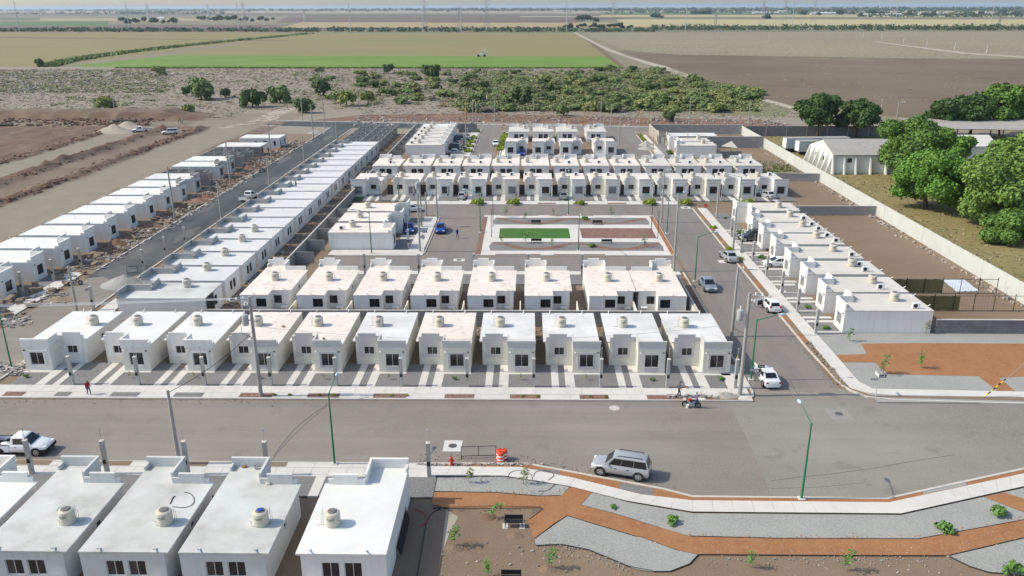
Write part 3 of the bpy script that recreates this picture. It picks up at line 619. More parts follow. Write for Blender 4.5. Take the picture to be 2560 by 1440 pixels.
    d = MB(); d.box(BX+.08, BD-1.2, .05, BX+.12, BD-.35, 2.12, 'door_wood'); dk = MB(); dk.tube([(BX+.07, BD-1.1, 1.05), (BX+.02, BD-1.1, 1.05)], .03, 6, 'steel')
    add('door', d, [('handle', dk)])
    for x in (BX+.25, HW-.22):
        l = MB(); l.lathe([(.0,-.09),(.07,-.06),(.09,0),(.07,.06),(.0,.09)], 8, 'white_paint' if x < 5 else 'black_metal', (x, -.1, 2.45)); add('wall_lamp', l)
    if back == 'wing' or back == 'flat':        # wash sink by the back wall
        l = MB(); x = 1.0; l.box(x-.4, D+.15, .72, x+.4, D+.65, .9, 'white_paint'); l.box(x-.33, D+.2, 0, x-.22, D+.6, .72, 'white_paint'); l.box(x+.22, D+.2, 0, x+.33, D+.6, .72, 'white_paint'); add('wash_sink', l)
    out = []
    for name, b, kids in kit:
        f = (lambda z: z.mirrored(HW)) if mirror else (lambda z: z)
        out.append((name, f(b).mesh(name), [(n, f(k).mesh(n)) for n, k in kids]))
    CACHE[key] = out; return out
ROT = {'S': 0, 'N': math.pi, 'E': math.pi/2, 'W': -math.pi/2}
HOUSES = {}
def house(x, y, facing, label, group, **kw):
    """x, y: the front corner that is at the local origin"""
    e = empty('house', (x, y, 0), ROT[facing]); tag(e, label, 'house', group)
    for name, me, kids in house_kit(**kw):
        p = link(name, me, e)
        for n, k in kids: link(n, k, p)
    return e
def hloc(x, y, facing, lx, ly, z=RZ):
    a = ROT[facing]; return Vector((x+lx*math.cos(a)-ly*math.sin(a), y+lx*math.sin(a)+ly*math.cos(a), z))

# water tank: ribbed cream barrel, dark lid, script lettering, a bent filler pipe
def text_mesh(txt, size, m, ext=.004):
    cu = bpy.data.curves.new('lettering', 'FONT'); cu.body = txt; cu.size = size; cu.align_x = 'CENTER'; cu.align_y = 'CENTER'; cu.resolution_u = 1; cu.extrude = ext
    o = bpy.data.objects.new('lettering', cu); COL.objects.link(o); dg = bpy.context.evaluated_depsgraph_get(); me = bpy.data.meshes.new_from_object(o.evaluated_get(dg))
    bpy.data.objects.remove(o); bpy.data.curves.remove(cu); me.materials.clear(); me.materials.append(MATS[m]); return me
def tank_kit():
    t = MB(); prof = [(.50,0),(.52,.03),(.52,.18),(.505,.2),(.505,.22),(.52,.24),(.52,.44),(.505,.46),(.505,.48),(.52,.5),(.52,.9),(.5,.96),(.40,1.03),(.30,1.05)]
    t.lathe(prof, 24, 'tank'); me = t.mesh('barrel', True, 35)
    l = MB(); l.lathe([(.31,1.05),(.31,1.09),(.27,1.12),(0.01,1.13)], 18, 'tank_lid'); lid = l.mesh('lid', True, 30)
    l = MB(); l.lathe([(.31,1.05),(.31,1.09),(.30,1.095)], 18, 'tank_lid'); l.lathe([(.2,1.1),(.2,1.15),(.15,1.17),(.01,1.175)], 16, 'lid_blue'); lid_blue = l.mesh('lid', True, 30)
    tx = text_mesh('Rotoplas', .155, 'ink')
    for v in tx.vertices:
        a = v.co.x/.525; z = v.co.y+.70+v.co.x*.12; r = .524+v.co.z; v.co = (r*math.sin(a), -r*math.cos(a), z)
    u = MB()
    for i in range(8):
        a = -.5+i/7; a2 = a+1/7; pa = [( .5235*math.sin(q), -.5235*math.cos(q), .58+q*.062+dz) for q, dz in ((a*.8,0),(a2*.8,0),(a2*.8,.022),(a*.8,.022))]; u.face(pa, 'ink')
    pm = MB(); pm.tube([(.62,.1,0),(.62,.1,1.35)], .018, 5, 'galv'); pm.tube([(.75,.1,.04),(.75,.1,.92),(.48,.1,.92)], .016, 5, 'galv'); pm.tube([(.3,.1,.05),(1.2,.1,.05)], .016, 5, 'galv')
    return me, lid, lid_blue, tx, u.mesh('underline'), pm.mesh('filler_pipe')
TK = tank_kit()
def tank(p, label, group, blue=False, pipe=1, rz=0):
    e = empty('water_tank', p, rz); tag(e, label, 'water tank', group); b = link('barrel', TK[0], e); link('lid', TK[2] if blue else TK[1], e); link('lettering', TK[3], b); link('lettering_underline', TK[4], b)
    f = link('filler_pipe', TK[5], e)
    if pipe < 0: f.rotation_euler = (0, 0, math.pi)
    return e
def ac_kit():
    b = MB(); b.box(-.42,-.15,.06,.42,.15,.66,'white_paint'); b.box(-.38,-.1,0,-.28,.1,.06,'black_metal'); b.box(.28,-.1,0,.38,.1,.06,'black_metal'); c = b.mesh('casing')
    f = MB(); f.lathe([(.25,0),(.25,.012),(.0,.02)], 16, 'black_metal'); 
    f.v = [(x-.1, -.155-z, y+.36) for x, y, z in f.v]; f.f = [q for q in f.f]; return c, f.mesh('fan_grille')
AC = ac_kit()
def ac(p, label, group='air conditioning units on the roofs', rz=0):
    e = empty('air_conditioner', p, rz); tag(e, label, 'air conditioner', group); link('casing', AC[0], e); link('fan_grille', AC[1], e)

# ---- front row, facing the wide road
G = 'houses in the row facing the wide road'
roofs = ['roof_white','roof_white','roof_white','roof_cream','roof_cream','roof_grey','roof_cream','roof_grey','roof_grey','roof_grey','roof_grey']
desc = {'roof_white': 'bright white roof', 'roof_cream': 'pinkish cream roof', 'roof_grey': 'mottled grey roof'}
TG = 'cream water tanks on the roofs'
for i in range(11):
    n = ORD[11-i]; rf = roofs[i]
    lab = f'white house with {desc[rf]} facing the wide road, {n} from the transformer pole corner'
    acc = 'plaster' if i < 3 else 'accent_grey'
    kw = dict(roofm=rf, wallm='plaster' if i < 1 else 'plaster_warm', accent=acc, parap='plaster' if i < 3 else 'accent_grey', surround=i not in (1,5,7,9))
    if i == 0: x = -53.2; kw['mirror'] = True
    else: x = BL[i]-BX
    house(x, 76.75, 'S', lab, G, **kw)
    tx = -48.6 if i == 0 else BL[i]-.95
    tank(Vector((tx, 82.9, RZ)), f'cream tank on the wide road row house, {n} from the transformer pole corner', TG, pipe=-1)
# ---- second row, backs towards us
G = 'houses backing onto the front row'
CX = [-28.7,-21.6,-14.6,-7.5,-.5,6.5,13.5,19.6]
CX = [-28.6,-21.55,-14.5,-7.45,-.4,6.65]
E8 = [*CX]
c7 = k2(1925,418,2.9).x; c8r = k3(315,272,2.9).x
lot = 7.05
for i in range(8):
    if i < 6: xl = -35.65+lot*i+.05; mir = False
    elif i == 6: xl = c8r-2*5.95; mir = False
    else: xl = c8r-5.9; mir = True
    n = ORD[8-i]
    house(xl+HW, 104.9, 'N', f'cream roofed house backing the front row, {n} from the side street', G, mirror=mir, back='wing', tower='block', wallm='plaster', roofm='roof_cream', parap='plaster', tone='alu_dark', accent='plaster')
    tank(Vector((xl+2.75 if not mir else xl+3.3, 98.6, RZ)), f'cream tank in the row backing the front houses, {n} from the side street', TG)
# ---- near row at the bottom, raw concrete roofs
G = 'houses in the nearest row'
for i, (xl, rf, wm, ac_, mir, d) in enumerate([(-42.6,'roof_white','plaster','plaster',False,'white roofed house cut off by the picture edge, beyond three bare concrete roofs'), (-36,'roof_concrete','plaster_raw','plaster_raw',False,'house with bare concrete roof, farthest of three from the garden path'), (-29.3,'roof_concrete','plaster_raw','plaster_raw',False,'house with bare concrete roof, middle one of three in the nearest row'), (-22.7,'roof_concrete','plaster_raw','plaster_raw',False,'house with bare concrete roof beside the bright white roofed end house'), (-15.05,'roof_white','plaster','plaster',True,'end house with bright white roof beside the garden with orange paths')]):
    house(xl+HW, 53.75, 'N', d, G, mirror=mir, roofm=rf, wallm=wm, parap=ac_, accent=ac_, depth=10.4, small=True, bd=2.3)
    if i: tank(Vector(([0,-31.7,-24.9,-18.25,-13.3][i], 46.5, RZ)), ['','cream tank with grey lid and loose white hose on the farthest bare concrete roof','cream tank beside a coiled black hose on the middle bare concrete roof','cream tank with a blue cap on a bare concrete roof','cream tank on the bright white roof by the garden'][i], TG, blue=i == 3, pipe=-1 if i == 4 else 1)
# ---- east column, facing the side street
G = 'houses along the side street'
RY = [88.1,94.6,101.6,108.7,115.8,122.5,128.9,136.6]
for i, y in enumerate(RY):
    n = ORD[i+1]; mir = i == 7
    house(36.95, y+HW, 'W', f'white house along the side street, {n} from the orange earth garden', G, mirror=mir, roofm='roof_dull', wallm='plaster', accent='plaster', bars=6, tone='alu_dark')
    tank(Vector((44.0, y+3.5 if i < 7 else y+2.3, RZ)), f'cream tank on a side street house, {n} from the orange earth garden', TG)
    for k, p in enumerate([[(45.4,88.9)],[(44.1,95.7)],[(45.0,102.8),(45.1,105.1)],[(45.8,109.6)],[(46.2,116.9),(45.9,119.8)],[(45.9,123.7),(45.8,126.5)],[(45.7,130.3)],[]][i]):
        ac(Vector((*p, RZ)), f'white air conditioner on the roof of the side street house {n} from the garden' if k == 0 else f'second white air conditioner on the side street house {n} from the garden')
# ---- middle rows
G = 'houses facing the park'
for i in range(13):
    n = ORD[13-i]; mir = i == 0
    x = -35.75 if mir else -24.8-BX+6.73*(i-1)
    house(x, 159.5, 'S', f'white house with grey panel facing the park, {n} from the empty plots', G, mirror=mir, roofm='roof_cream' if i < 9 else 'roof_dull', wallm='plaster_warm' if i % 3 == 1 else 'plaster', bars=6 if i in (0,1,4,6,7) else 0, tone='alu_dark', surround=i not in (3,5,8))
    tx = -31.2 if mir else x+1.5
    tank(Vector((tx, 166.1, RZ)), f'cream tank on the house facing the park, {n} from the empty plots', TG)
    if i in (2,3,4,6,7,12): ac(Vector((x+4.3, 167.2, RZ)), f'white air conditioner on the park row roof, {n} from the empty plots', rz=.2)
    if i in (3,5,11): ac(Vector((x+.6, 167.5, RZ)), f'air conditioner beside the tank, park row roof {n} from the empty plots', rz=-.2)
    # dark side gate closing the gap beside the house
    if i:
        e = empty('side_gate', (x-.42, 161.5, 0)); tag(e, f'dark metal gate beside the park facing house, {n} from the empty plots', 'gate', 'dark side gates between the houses')
        if 'gate' not in CACHE:
            b = MB(); b.box(-.4,-.03,.05,.66,.03,2.05,'gate_brown'); g1 = b.mesh('gate_leaf'); b = MB(); b.box(-.44,-.05,0,-.4,.05,2.15,'black_metal'); b.box(.66,-.05,0,.7,.05,2.15,'black_metal'); b.box(-.4,-.05,2.06,.66,.05,2.15,'black_metal'); CACHE['gate'] = (g1, b.mesh('gate_frame'))
        link('gate_leaf', CACHE['gate'][0], e); link('gate_frame', CACHE['gate'][1], e)
G = 'houses backing onto the park row'
for i, xr in enumerate([-28.9,-21.8,-15.1,-8.5,-1.9,4.75,11.45,18.2,25,31.9,38.6,45.4,52.2]):
    n = ORD[13-i]; mir = i > 0
    house(xr-.05, 188.6, 'N', f'white house behind the park row with paired dark windows, {n} from the empty plots', G, mirror=mir, roofm='roof_cream' if i < 9 else 'roof_dull', wallm='plaster', parap='plaster', accent='plaster', tone='alu_dark', glass='glass_blue' if i in (6,7,8) else 'glass', ext=.3)
    tank(Vector((xr-(2.6 if i == 0 else 5.0), 182.3, RZ)), f'cream tank on the house behind the park row, {n} from the empty plots', TG)
    if i not in (5,9): ac(Vector((xr-2.1, 181.0, RZ)), f'air conditioner on the house behind the park row, {n} from the empty plots')
G = 'small houses between the lanes'
for i, (x, mir) in enumerate([(-5.9,True),(1.2,True),(8.3,True),(16.9,False)]):
    n = ORD[4-i]
    house(x, 207.5, 'S', f'white house fronting the cross lane, {n} from the paved lane with sand heaps', G, mirror=mir, roofm='roof_cream', tone='alu_dark', surround=False)
    tank(Vector((x+(4.5 if mir else 1.3), 213.3, RZ)), f'cream tank on the cross lane house, {n} from the lane with sand heaps', TG)
for i, (x, mir) in enumerate([(-5.5,False),(1.4,False),(8.2,False),(16.3,True)]):
    n = ORD[4-i]
    house(x+HW, 240.3, 'N', f'white house near the last street, {n} from the paved lane with sand heaps', G, mirror=mir, roofm='roof_dull', tone='alu_dark', glass='glass_blue', parap='plaster', accent='plaster')
    tank(Vector((x+(4.5 if not mir else 1.6), 235.8, RZ)), f'cream tank on a house near the last street, {n} from the sand heaps lane', TG)
G = 'houses along the far lane with parked cars'
for i in range(6):
    n = ORD[i+1]; y = 206.7+6.68*i
    house(-21.4, y, 'E', f'white house along the lane with parked cars, {n} from the park rows', G, mirror=True, roofm='roof_white' if i == 5 else 'roof_dull', wallm='plaster', parap='plaster', accent='plaster')
    tank(Vector((-28.4, y+3.2, RZ)), f'cream tank on the parked cars lane house, {n} from the park rows', TG)
    if i < 5: ac(Vector((-30.0, y+2.2, RZ)), f'air conditioner on the parked cars lane house, {n} from the park rows')
G = 'houses west of the park'
for i, (y, mir) in enumerate([(122.0,True),(129.1,False),(136.1,False)]):
    n = ORD[i+1]
    house(-21.3, y, 'E', ['white house with a long blank side wall at the park corner','middle white house of three beside the park road','third white house beside the park road, next to the corner'][i], G, mirror=mir, roofm='roof_cream', wallm='plaster', parap='plaster', accent='plaster', tone='alu_dark')
    tank(Vector((-28.3, y+[3.4,2.3,2.4][i], RZ)), ['cream tank on the house with a blank wall at the park corner','cream tank on the middle house beside the park road','cream tank on the third house beside the park road'][i], TG)
ac(Vector((-29.6, 123.6, RZ)), 'air conditioner on the house with a blank wall at the park corner')
# ---- west column along the dark street, backs to us
G = 'long column of joined houses with grey parapets'
for i in range(18):
    n = ORD[i+1]; y = 91.5+6.76*i
    
    house(-50.3, y+HW, 'W', f'grey parapet house in the column by the dark street, {n} from the wide road', G, back='narrow', roofm='roof_slab_grey' if i else 'roof_concrete', wallm='plaster' if i < 10 else 'plaster_raw', parap='concrete_raw', accent='concrete_raw', tone='alu_dark', depth=10.85, bd=3.0)
    if i < 5: tank(Vector((-43.3, y+[4.3,4.3,4.4,4.9,3.9][i], RZ)), f'cream tank on the grey parapet house, {n} from the wide road', TG)
# ---- white houses across the dark street
G = 'houses across the dark street'
for i, (y, wm, rf) in enumerate([(91.2,'plaster','roof_white'),(98.6,'plaster','roof_white'),(105.9,'plaster','roof_white'),(112.9,'plaster','roof_white'),(120.1,'plaster','roof_white'),(127.3,'plaster','roof_white'),(134.4,'plaster','roof_white'),(141.6,'plaster','roof_white'),(148.8,'plaster','roof_white'),(156.2,'plaster','roof_white'),(163.6,'plaster_raw','roof_grey'),(177.4,'plaster_raw','roof_white'),(184.6,'plaster_raw','roof_white')]):
    n = ORD[i+1]
    house(-69.2, y, 'E', (f'white walled house across the dark street, {n} from the wide road' if i < 10 else f'unpainted grey house with roof across the dark street, {n} from the wide road'), G, mirror=True, roofm=rf, wallm=wm, parap='plaster' if i < 9 else 'concrete_raw', accent='plaster' if i < 10 else 'concrete_raw', tone='alu_dark', depth=10.6)

# ---- unfinished block shells without roofs
def shell_kit(wallm='block', h=2.55):
    key = ('shell', wallm, h)
    if key in CACHE: return CACHE[key]
    out = []
    def seg(name, x0, y0, x1, y1, h=h, hole=None):
        b = MB(); t = .07
        if hole is None: b.box(min(x0,x1)-t, min(y0,y1)-t, 0, max(x0,x1)+t, max(y0,y1)+t, h, wallm)
        else:
            c0, c1, z0, z1 = hole; ax = abs(x1-x0) > abs(y1-y0)
            def bb(a0, a1, q0, q1):
                if ax: b.box(min(x0,x1)-t+a0, y0-t, q0, min(x0,x1)-t+a1, y0+t, q1, wallm)
                else: b.box(x0-t, min(y0,y1)-t+a0, q0, x0+t, min(y0,y1)-t+a1, q1, wallm)
            L = (abs(x1-x0) if ax else abs(y1-y0))+2*t
            bb(0, c0, 0, h); bb(c1, L, 0, h)
            if z0 > 0: bb(c0, c1, 0, z0)
            bb(c0, c1, z1, h)
        out.append((name, b.mesh(name), []))
    D = 10.6
    seg('block_wall', BX+.15, 0, HW-.08, 0, hole=(.6,2.0,.8,2.15)); seg('block_wall', BX, .08, BX, BD-.15, hole=(.5,1.3,0,2.1)); seg('block_wall', .4, BD, BX+.0, BD, hole=(1.0,1.9,1.0,1.95)); seg('block_wall', HW, 0, HW, D-.15); seg('block_wall', .3, BD+.15, .3, D-.15)
    seg('block_wall', .3, D, HW, D, hole=(1.6,4.2,.95,2.1)); seg('partition_wall', .5, 5.2, HW-.15, 5.2, hole=(2.0,2.9,0,2.1)); seg('partition_wall', BX+.1, 5.4, BX+.1, D-.15, hole=(.5,1.3,0,2.1)); seg('partition_wall', .5, 7.6, BX-.1, 7.6)
    b = MB()
    for k in range(5):
        x, y = .8+R.random()*4.6, 2.5+R.random()*7.4; r = .35+.2*R.random()
        b.tube([(x+r*math.cos(a), y, h+r*1.2*math.sin(a)) for a in [i*math.pi/6 for i in range(7)]], .03, 5, 'pvc')
    out.append(('conduit_loop', b.mesh('conduit_loop'), []))
    f = MB(); f.box(.45, BD+.1, .02, HW-.1, D-.1, .08, 'concrete_raw'); out.append(('floor_slab', f.mesh('floor_slab'), []))
    CACHE[key] = out; return out
def shell(x, y, facing, label, group, mirror=False, wallm='block', h=2.55):
    e = empty('house_shell', (x, y, 0), ROT[facing]); tag(e, label, 'unfinished house', group)
    for name, me, kids in shell_kit(wallm, h):
        p = link(name, me, e)
        if mirror: p.scale = (-1, 1, 1); p.location = (HW, 0, 0)
for i in range(5):
    shell(-50.3, 213.4+6.55*i+HW, 'W', f'roofless grey block house shell, {ORD[i+1]} beyond the column of grey parapets', 'roofless block shells at the column end')
for i, (y, x) in enumerate([(170.5,-69.2),(191.8,-69.2),(198.6,-69.2)]):
    shell(x, y, 'E', ['roofless block shell between roofed grey houses across the dark street','roofless block shell, second beyond the grey roofed pair across the dark street','roofless block shell next to the pale slab roofed shell'][i], 'roofless block shells across the dark street', True)
shell(-69.0, 205.6, 'E', 'block shell under a flat pale slab roof across the dark street', 'roofless block shells across the dark street', True)
sl = MB(); sl.box(-11, -.3, 2.56, .3, 6.3, 2.76, 'roof_grey'); slo = link('roof_slab', sl.mesh('roof_slab'), None, (-69.0, 205.6, 0)); SH = [o for o in COL.objects if o.name.startswith('house_shell')][-1]
slo.location = (0, 0, 0); slo.parent = SH; slo.rotation_euler = (0, 0, -math.pi/2)
# the far grey house with fresh white roof panels
e = empty('house', (-67.6, 218.4, 0), math.pi/2); tag(e, 'grey block house under white roof panels, farthest across the dark street', 'house')
w = MB(); w.wall((0,0,0), (1,0,0), 6.2, 2.7, 'plaster_raw', [(.5,0,1.3,2.1),(4.4,.5,5.3,2.2)]); w.wall((6.2,0,0), (0,1,0), 11, 2.7, 'plaster_raw'); w.wall((6.2,11,0), (-1,0,0), 6.2, 2.7, 'plaster_raw'); w.wall((0,11,0), (0,-1,0), 11, 2.7, 'plaster_raw', [(4,1.3,4.9,2.0),(6.5,1.2,7.6,2.1),(9.3,.9,9.9,2.1)])
link('wall', w.mesh('wall'), e)
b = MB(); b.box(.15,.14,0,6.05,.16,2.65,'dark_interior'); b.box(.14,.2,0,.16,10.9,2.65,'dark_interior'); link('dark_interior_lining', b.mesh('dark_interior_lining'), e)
pn = MB(); pn.box(0,0,2.71,2.04,2.15,2.92,'roof_white'); pm_ = pn.mesh('roof_panel')
for i in range(3):
    for j in range(5): o = link('roof_panel', pm_, e); o.location = (i*2.08, j*2.2, R.uniform(0, .03))
# ---- houses in the far corner by the boundary wall
G = 'corner houses beside the end walls'
house(37.8, 205.7+HW, 'W', 'white house with a shade sail at its back, behind the park rows', G, roofm='roof_dull', wallm='plaster', parap='plaster', accent='plaster', tone='alu_dark')
house(37.6, 212.6+HW, 'W', 'white house between the shade sail house and the beige unplastered house', G, mirror=True, roofm='roof_dull', wallm='plaster', parap='plaster', accent='plaster', tone='alu_dark')
tank(Vector((45.1, 209.0, RZ)), 'cream tank on the shade sail house by the end walls', TG); tank(Vector((45.2, 215.6, RZ)), 'cream tank on the house beside the beige unplastered one', TG)
house(36.2, 219.6+HW+2, 'W', 'beige unplastered block house near the last street', G, mirror=True, roofm='roof_grey', wallm='beige_wall', parap='beige_wall', accent='beige_wall', depth=15.5, tone='alu_dark')
# ------------------------------------------------------------------ walls and fences
def wall_line(name, label, cat, p, q, h, t, m, panel=None, cap=None, post=None, group=None):
    p = Vector((p[0], p[1], 0)); q = Vector((q[0], q[1], 0)); L = (q-p).length; e = empty(name, p, math.atan2((q-p).y, (q-p).x)); tag(e, label, cat, group)
    if panel:
        n = max(1, round(L/panel)); st = L/n; b = MB(); b.box(.012, -t/2, 0, st-.012, t/2, h, m); me = b.mesh('panel')
        b = MB(); b.box(-.1, -t/2-.03, 0, .1, t/2+.03, h-.02, post or m); pm = b.mesh('pilaster')
        for i in range(n):
            o = link('panel', me, e); o.location = (i*st, R.uniform(-.012, .012), R.uniform(-.03, 0))
            if post and i: o = link('pilaster', pm, e); o.location = (i*st, 0, 0)
        b = MB(); b.box(0, -t/2+.04, 0, L, t/2-.04, h-.06, m); link('core', b.mesh('core'), e)
    else: b = MB(); b.box(0, -t/2, 0, L, t/2, h, m); link('body', b.mesh('body'), e)
    if cap: b = MB(); b.box(-.02, -t/2-.03, h, L+.02, t/2+.03, h+.08, cap); link('coping', b.mesh('coping'), e)
    return e
EW = wall_line('boundary_wall', 'long pale concrete panel wall with iron stubs, between the plots and the tree yard', 'wall', (63.9,52), (63.9,246), 2.6, .16, 'wall_panel', 3.0)
b = MB(); b.tube([(0,0,2.55),(0,0,3.0)], .03, 5, 'black_metal'); sm = b.mesh('stub')
for i in range(60): o = link('stub', sm, EW); o.location = (1.5+i*3.2, -.12, R.uniform(-.08,.05))
tx = text_mesh('APR MA RS', 1.0, 'ink', .004); lt = link('lettering', tx, EW); c = k3(2475,238,1.55)
lt.matrix_parent_inverse = Matrix.Identity(4); lt.rotation_euler = (math.radians(90), 0, math.pi); lt.location = (92.8-52, .085+.012, 1.5); lt.scale = (.85, .85, 1)
wall_line('block_wall', 'dark grey block wall with pale pilasters behind the two dark trees', 'wall', (64.1,240.2), (118,240.2), 3.0, .2, 'block_dark', 6, None, 'concrete_raw')
wall_line('block_wall', 'grey block wall crossing the empty plots behind the row end house', 'wall', (52.6,176), (63.7,175.2), 1.7, .18, 'block', None, 'kerb')
wall_line('block_wall', 'grey block wall crossing the empty plots behind the first side street houses', 'wall', (47.8,144.8), (63.7,145), 1.7, .18, 'block', None, 'kerb')
wall_line('block_wall', 'dark blue-grey stone block wall beside the orange earth garden', 'wall', (47.7,88.15), (110,88.15), 1.75, .2, 'block_dark', None, 'kerb')
wall_line('block_wall', 'grey block wall between the front row and the row behind', 'wall', (-38.6,89.9), (20.4,89.9), 2.0, .15, 'block', None, 'kerb')
wall_line('block_wall', 'grey block side wall along the side street at the row ends', 'wall', (20.45,80), (20.45,104), 1.8, .16, 'block', None, 'kerb')
wall_line('block_wall', 'long low block wall behind the grey parapet column', 'wall', (-35,92), (-35,252), 1.85, .15, 'block', None, 'kerb')
for i, y in enumerate((115, 121.6, 128.6, 135.6, 142.3)): wall_line('yard_wall', f'short block yard wall west of the park, {ORD[i+1]} from the wide road', 'wall', (-34.9,y), (-32.1,y), 1.8, .14, 'block', group='short block yard walls')
for i, y in enumerate((204.5, 213, 220, 227, 234, 241)): wall_line('yard_wall', f'short block yard wall behind the parked cars lane houses, {ORD[i+1]} from the park rows', 'wall', (-34.9,y), (-32.1,y), 1.8, .14, 'block', group='short block yard walls')
for i in range(8):
    x = -29.1+7.05*i; wall_line('yard_wall', f'thin yard wall behind the front row, {ORD[8-i]} from the side street', 'wall', (x,90), (x,94.3), 1.7, .12, 'plaster_warm', group='thin yard walls')
wall_line('block_wall', 'grey block wall joining the beige house and the long panel wall', 'wall', (48.5,219.4), (63.7,219.8), 3.0, .2, 'block', None, 'kerb')
wall_line('block_wall', 'grey block wall along the last street at the corner plots', 'wall', (36.5,244.5), (63.7,243.5), 2.8, .2, 'block', None, 'kerb')
wall_line('block_wall', 'grey block wall around the corner plot beside the sand heaps lane', 'wall', (36.4,226.5), (36.4,244.4), 3.0, .2, 'beige_wall', None, 'kerb')
wall_line('block_wall', 'low dark wall behind the shade sail house', 'wall', (48.2,204.2), (54,204.2), 1.7, .2, 'block_dark')
wall_line('block_wall', 'curved dark wall end beyond the parked cars lane houses', 'wall', (-21.2,247.5), (-15.6,247.5), 2.8, .2, 'block_dark')
def fence(x0, x1, y, h, label, n, tarpx, tlabel):
    e = empty('fence', (x0,y,0)); tag(e, label, 'fence', 'black pipe fences'); st = (x1-x0)/n
    b = MB(); b.tube([(0,0,0),(0,0,h)], .045, 6, 'black_metal'); pm = b.mesh('post')
    for i in range(n+1): o = link('post', pm, e); o.location = (i*st, 0, 0)
    for z in (.12, h-.25): b = MB(); b.tube([(0,0,z),(x1-x0,0,z)], .035, 5, 'black_metal'); link('rail', b.mesh('rail'), e)
    b = MB()
    for i in range(40): u = i/39*(x1-x0); b.tube([(u,0,.12),(u+.02,0,h-.25)], .006, 3, 'black_metal', False)
    link('wire_mesh', b.mesh('wire_mesh'), e)
    b = MB(); nn = 14; a0, a1 = tarpx
    P = lambda i, z: (a0+(a1-a0)*i/nn, y+.06+.05*math.sin(i*2.1+z), z-.05*math.sin(i*1.3)**2*(z > 1))
    for i in range(nn):
        for z0, z1 in ((.15,.9),(.9,h-.3)): b.face((P(i,z0),P(i+1,z0),P(i+1,z1),P(i,z1)), 'tarp_olive')
    tag(link('tarp', b.mesh('tarp', True)), tlabel, 'tarp')
fence(48.0, 62.4, 102.1, 2.3, 'black pipe fence crossing the plots, in line with the pale tarp on the ground', 6, (48.2,55.2), 'olive cloth hung on the farther black fence')
fence(48.5, 63.5, 95.6, 2.3, 'black pipe fence nearest the blue-grey block wall', 6, (48.6,54.2), 'olive cloth hung on the nearer black fence')
b = MB(); q = [c5(2010,1228), c5(2160,1226), c5(2262,1305), c5(2112,1308)]; N_ = 8
for i in range(N_):
    for j in range(N_):
        f = lambda a, c: tuple(q[0].lerp(q[1], a/N_).lerp(q[3].lerp(q[2], a/N_), c/N_) + Vector((0,0,.05+.07*math.sin(a*1.7+c*2.3)**2)))
        b.face((f(i,j), f(i+1,j), f(i+1,j+1), f(i,j+1)), 'tarp_white')
tag(link('tarp', b.mesh('tarp', True)), 'pale blue-white sheet lying on bare soil between the fences', 'tarp')

# ------------------------------------------------------------------ poles, posts, lamps
def height(base, px_, py_): return Z(base, px_, py_)
PG = 'concrete utility poles'
def pole(bp, tp, label, arms=0, transformer=None, r=.15, m='pole', armdir=(1,0), h=None, group=PG, name='utility_pole'):
    B = S(*bp) if not isinstance(bp, Vector) else bp; H = h or max(5, min(13, height(B, *tp)))
    B.z = 0
    e = empty(name, B); tag(e, label, 'pole', group)
    b = MB(); b.tube([(0,0,0),(0,0,H)], [r*1.25, r*.8], 8, m); link('shaft', b.mesh('shaft', True, 50), e)
    d = Vector((*armdir, 0))
    for k in range(arms):
        b = MB(); z = H-.15-.7*k; L = 1.9 if k == 0 else .8
        b.tube([Vector((0,0,z))-d*.1, Vector((0,0,z))+d*L], .05, 4, 'galv'); b.tube([Vector((0,0,z-.9)), Vector((0,0,z))+d*L*.6], .03, 4, 'galv'); link('cross_arm', b.mesh('cross_arm'), e)
        for j in range(3 if k == 0 else 2):
            b = MB(); c = Vector((0,0,z+.03))+d*(L*(.3+.33*j)); b.lathe([(.06,0),(.09,.08),(.05,.14),(.085,.2),(.03,.3)], 8, 'white_paint', c); link('insulator', b.mesh('insulator'), e)
    if transformer:
        x, y, z = transformer; b = MB(); b.lathe([(.30,0),(.32,.05),(.32,.95),(.29,1.05),(.05,1.1)], 14, 'galv', (x,y,H+z)); b.tube([(x,y,H+z+1.05),(x,y,H+z+1.45)], .05, 6, 'white_paint'); b.tube([(0,0,H+z+.5),(x,y,H+z+.5)], .07, 5, 'steel'); link('transformer', b.mesh('transformer', True, 40), e)
        b = MB(); b.tube([(x-.3,y,H+z+.8),(x-.5,y,H+z+.2),(x-.45,y,H+z-.9),(x*.3,y,H+z-1.3),(0,.15,H+z-1.5)], .02, 4, 'black_metal'); link('cable_loop', b.mesh('cable_loop'), e)
    return B, H
b1, h1 = pole((653,993), (628,741), 'tall grey pole with a transformer among the wide road front houses', 2, (-.65,0,-2.9), .17, armdir=(-.85,-.5))
b2, h2 = pole((1849,990), (1870,732), 'thick corner pole carrying a grey transformer at the wide road junction', 2, (-.7,.1,-2.8), .18, armdir=(.9,-.4))
b3, h3 = pole(Vector((-29.3,58.5,0)), (424,975), 'grey pole behind the bare concrete roofs, on the near side of the wide road', 0)
b4, h4 = pole((1829,842), (1840,668), 'tall grey pole beside the side street, behind the end house', 1, armdir=(1,-.2))
b5, h5 = pole((195,790), (170,665), 'grey pole at the mouth of the dark street', 0)
pole((1050,630), (1039,483), 'tall grey pole at the corner of the park road', 0); pole((1054,568), (1049,505), 'grey pole with a transformer beside two blue cars', 0, (-.5,0,-1.2), .14, h=8)
pole((1093,546), (1090,450), 'grey pole at the corner near the park row front', 0); pole((1066,541), (1066,502), 'short grey pole beside the third house near the park', 0, h=4.5)
pole((1653,557), (1656,424), 'grey pole with a crossarm at the north corner of the park', 1, armdir=(1,0)); pole((1684,679), (1693,484), 'tall grey pole with a white box at the park corner by the side street', 0)
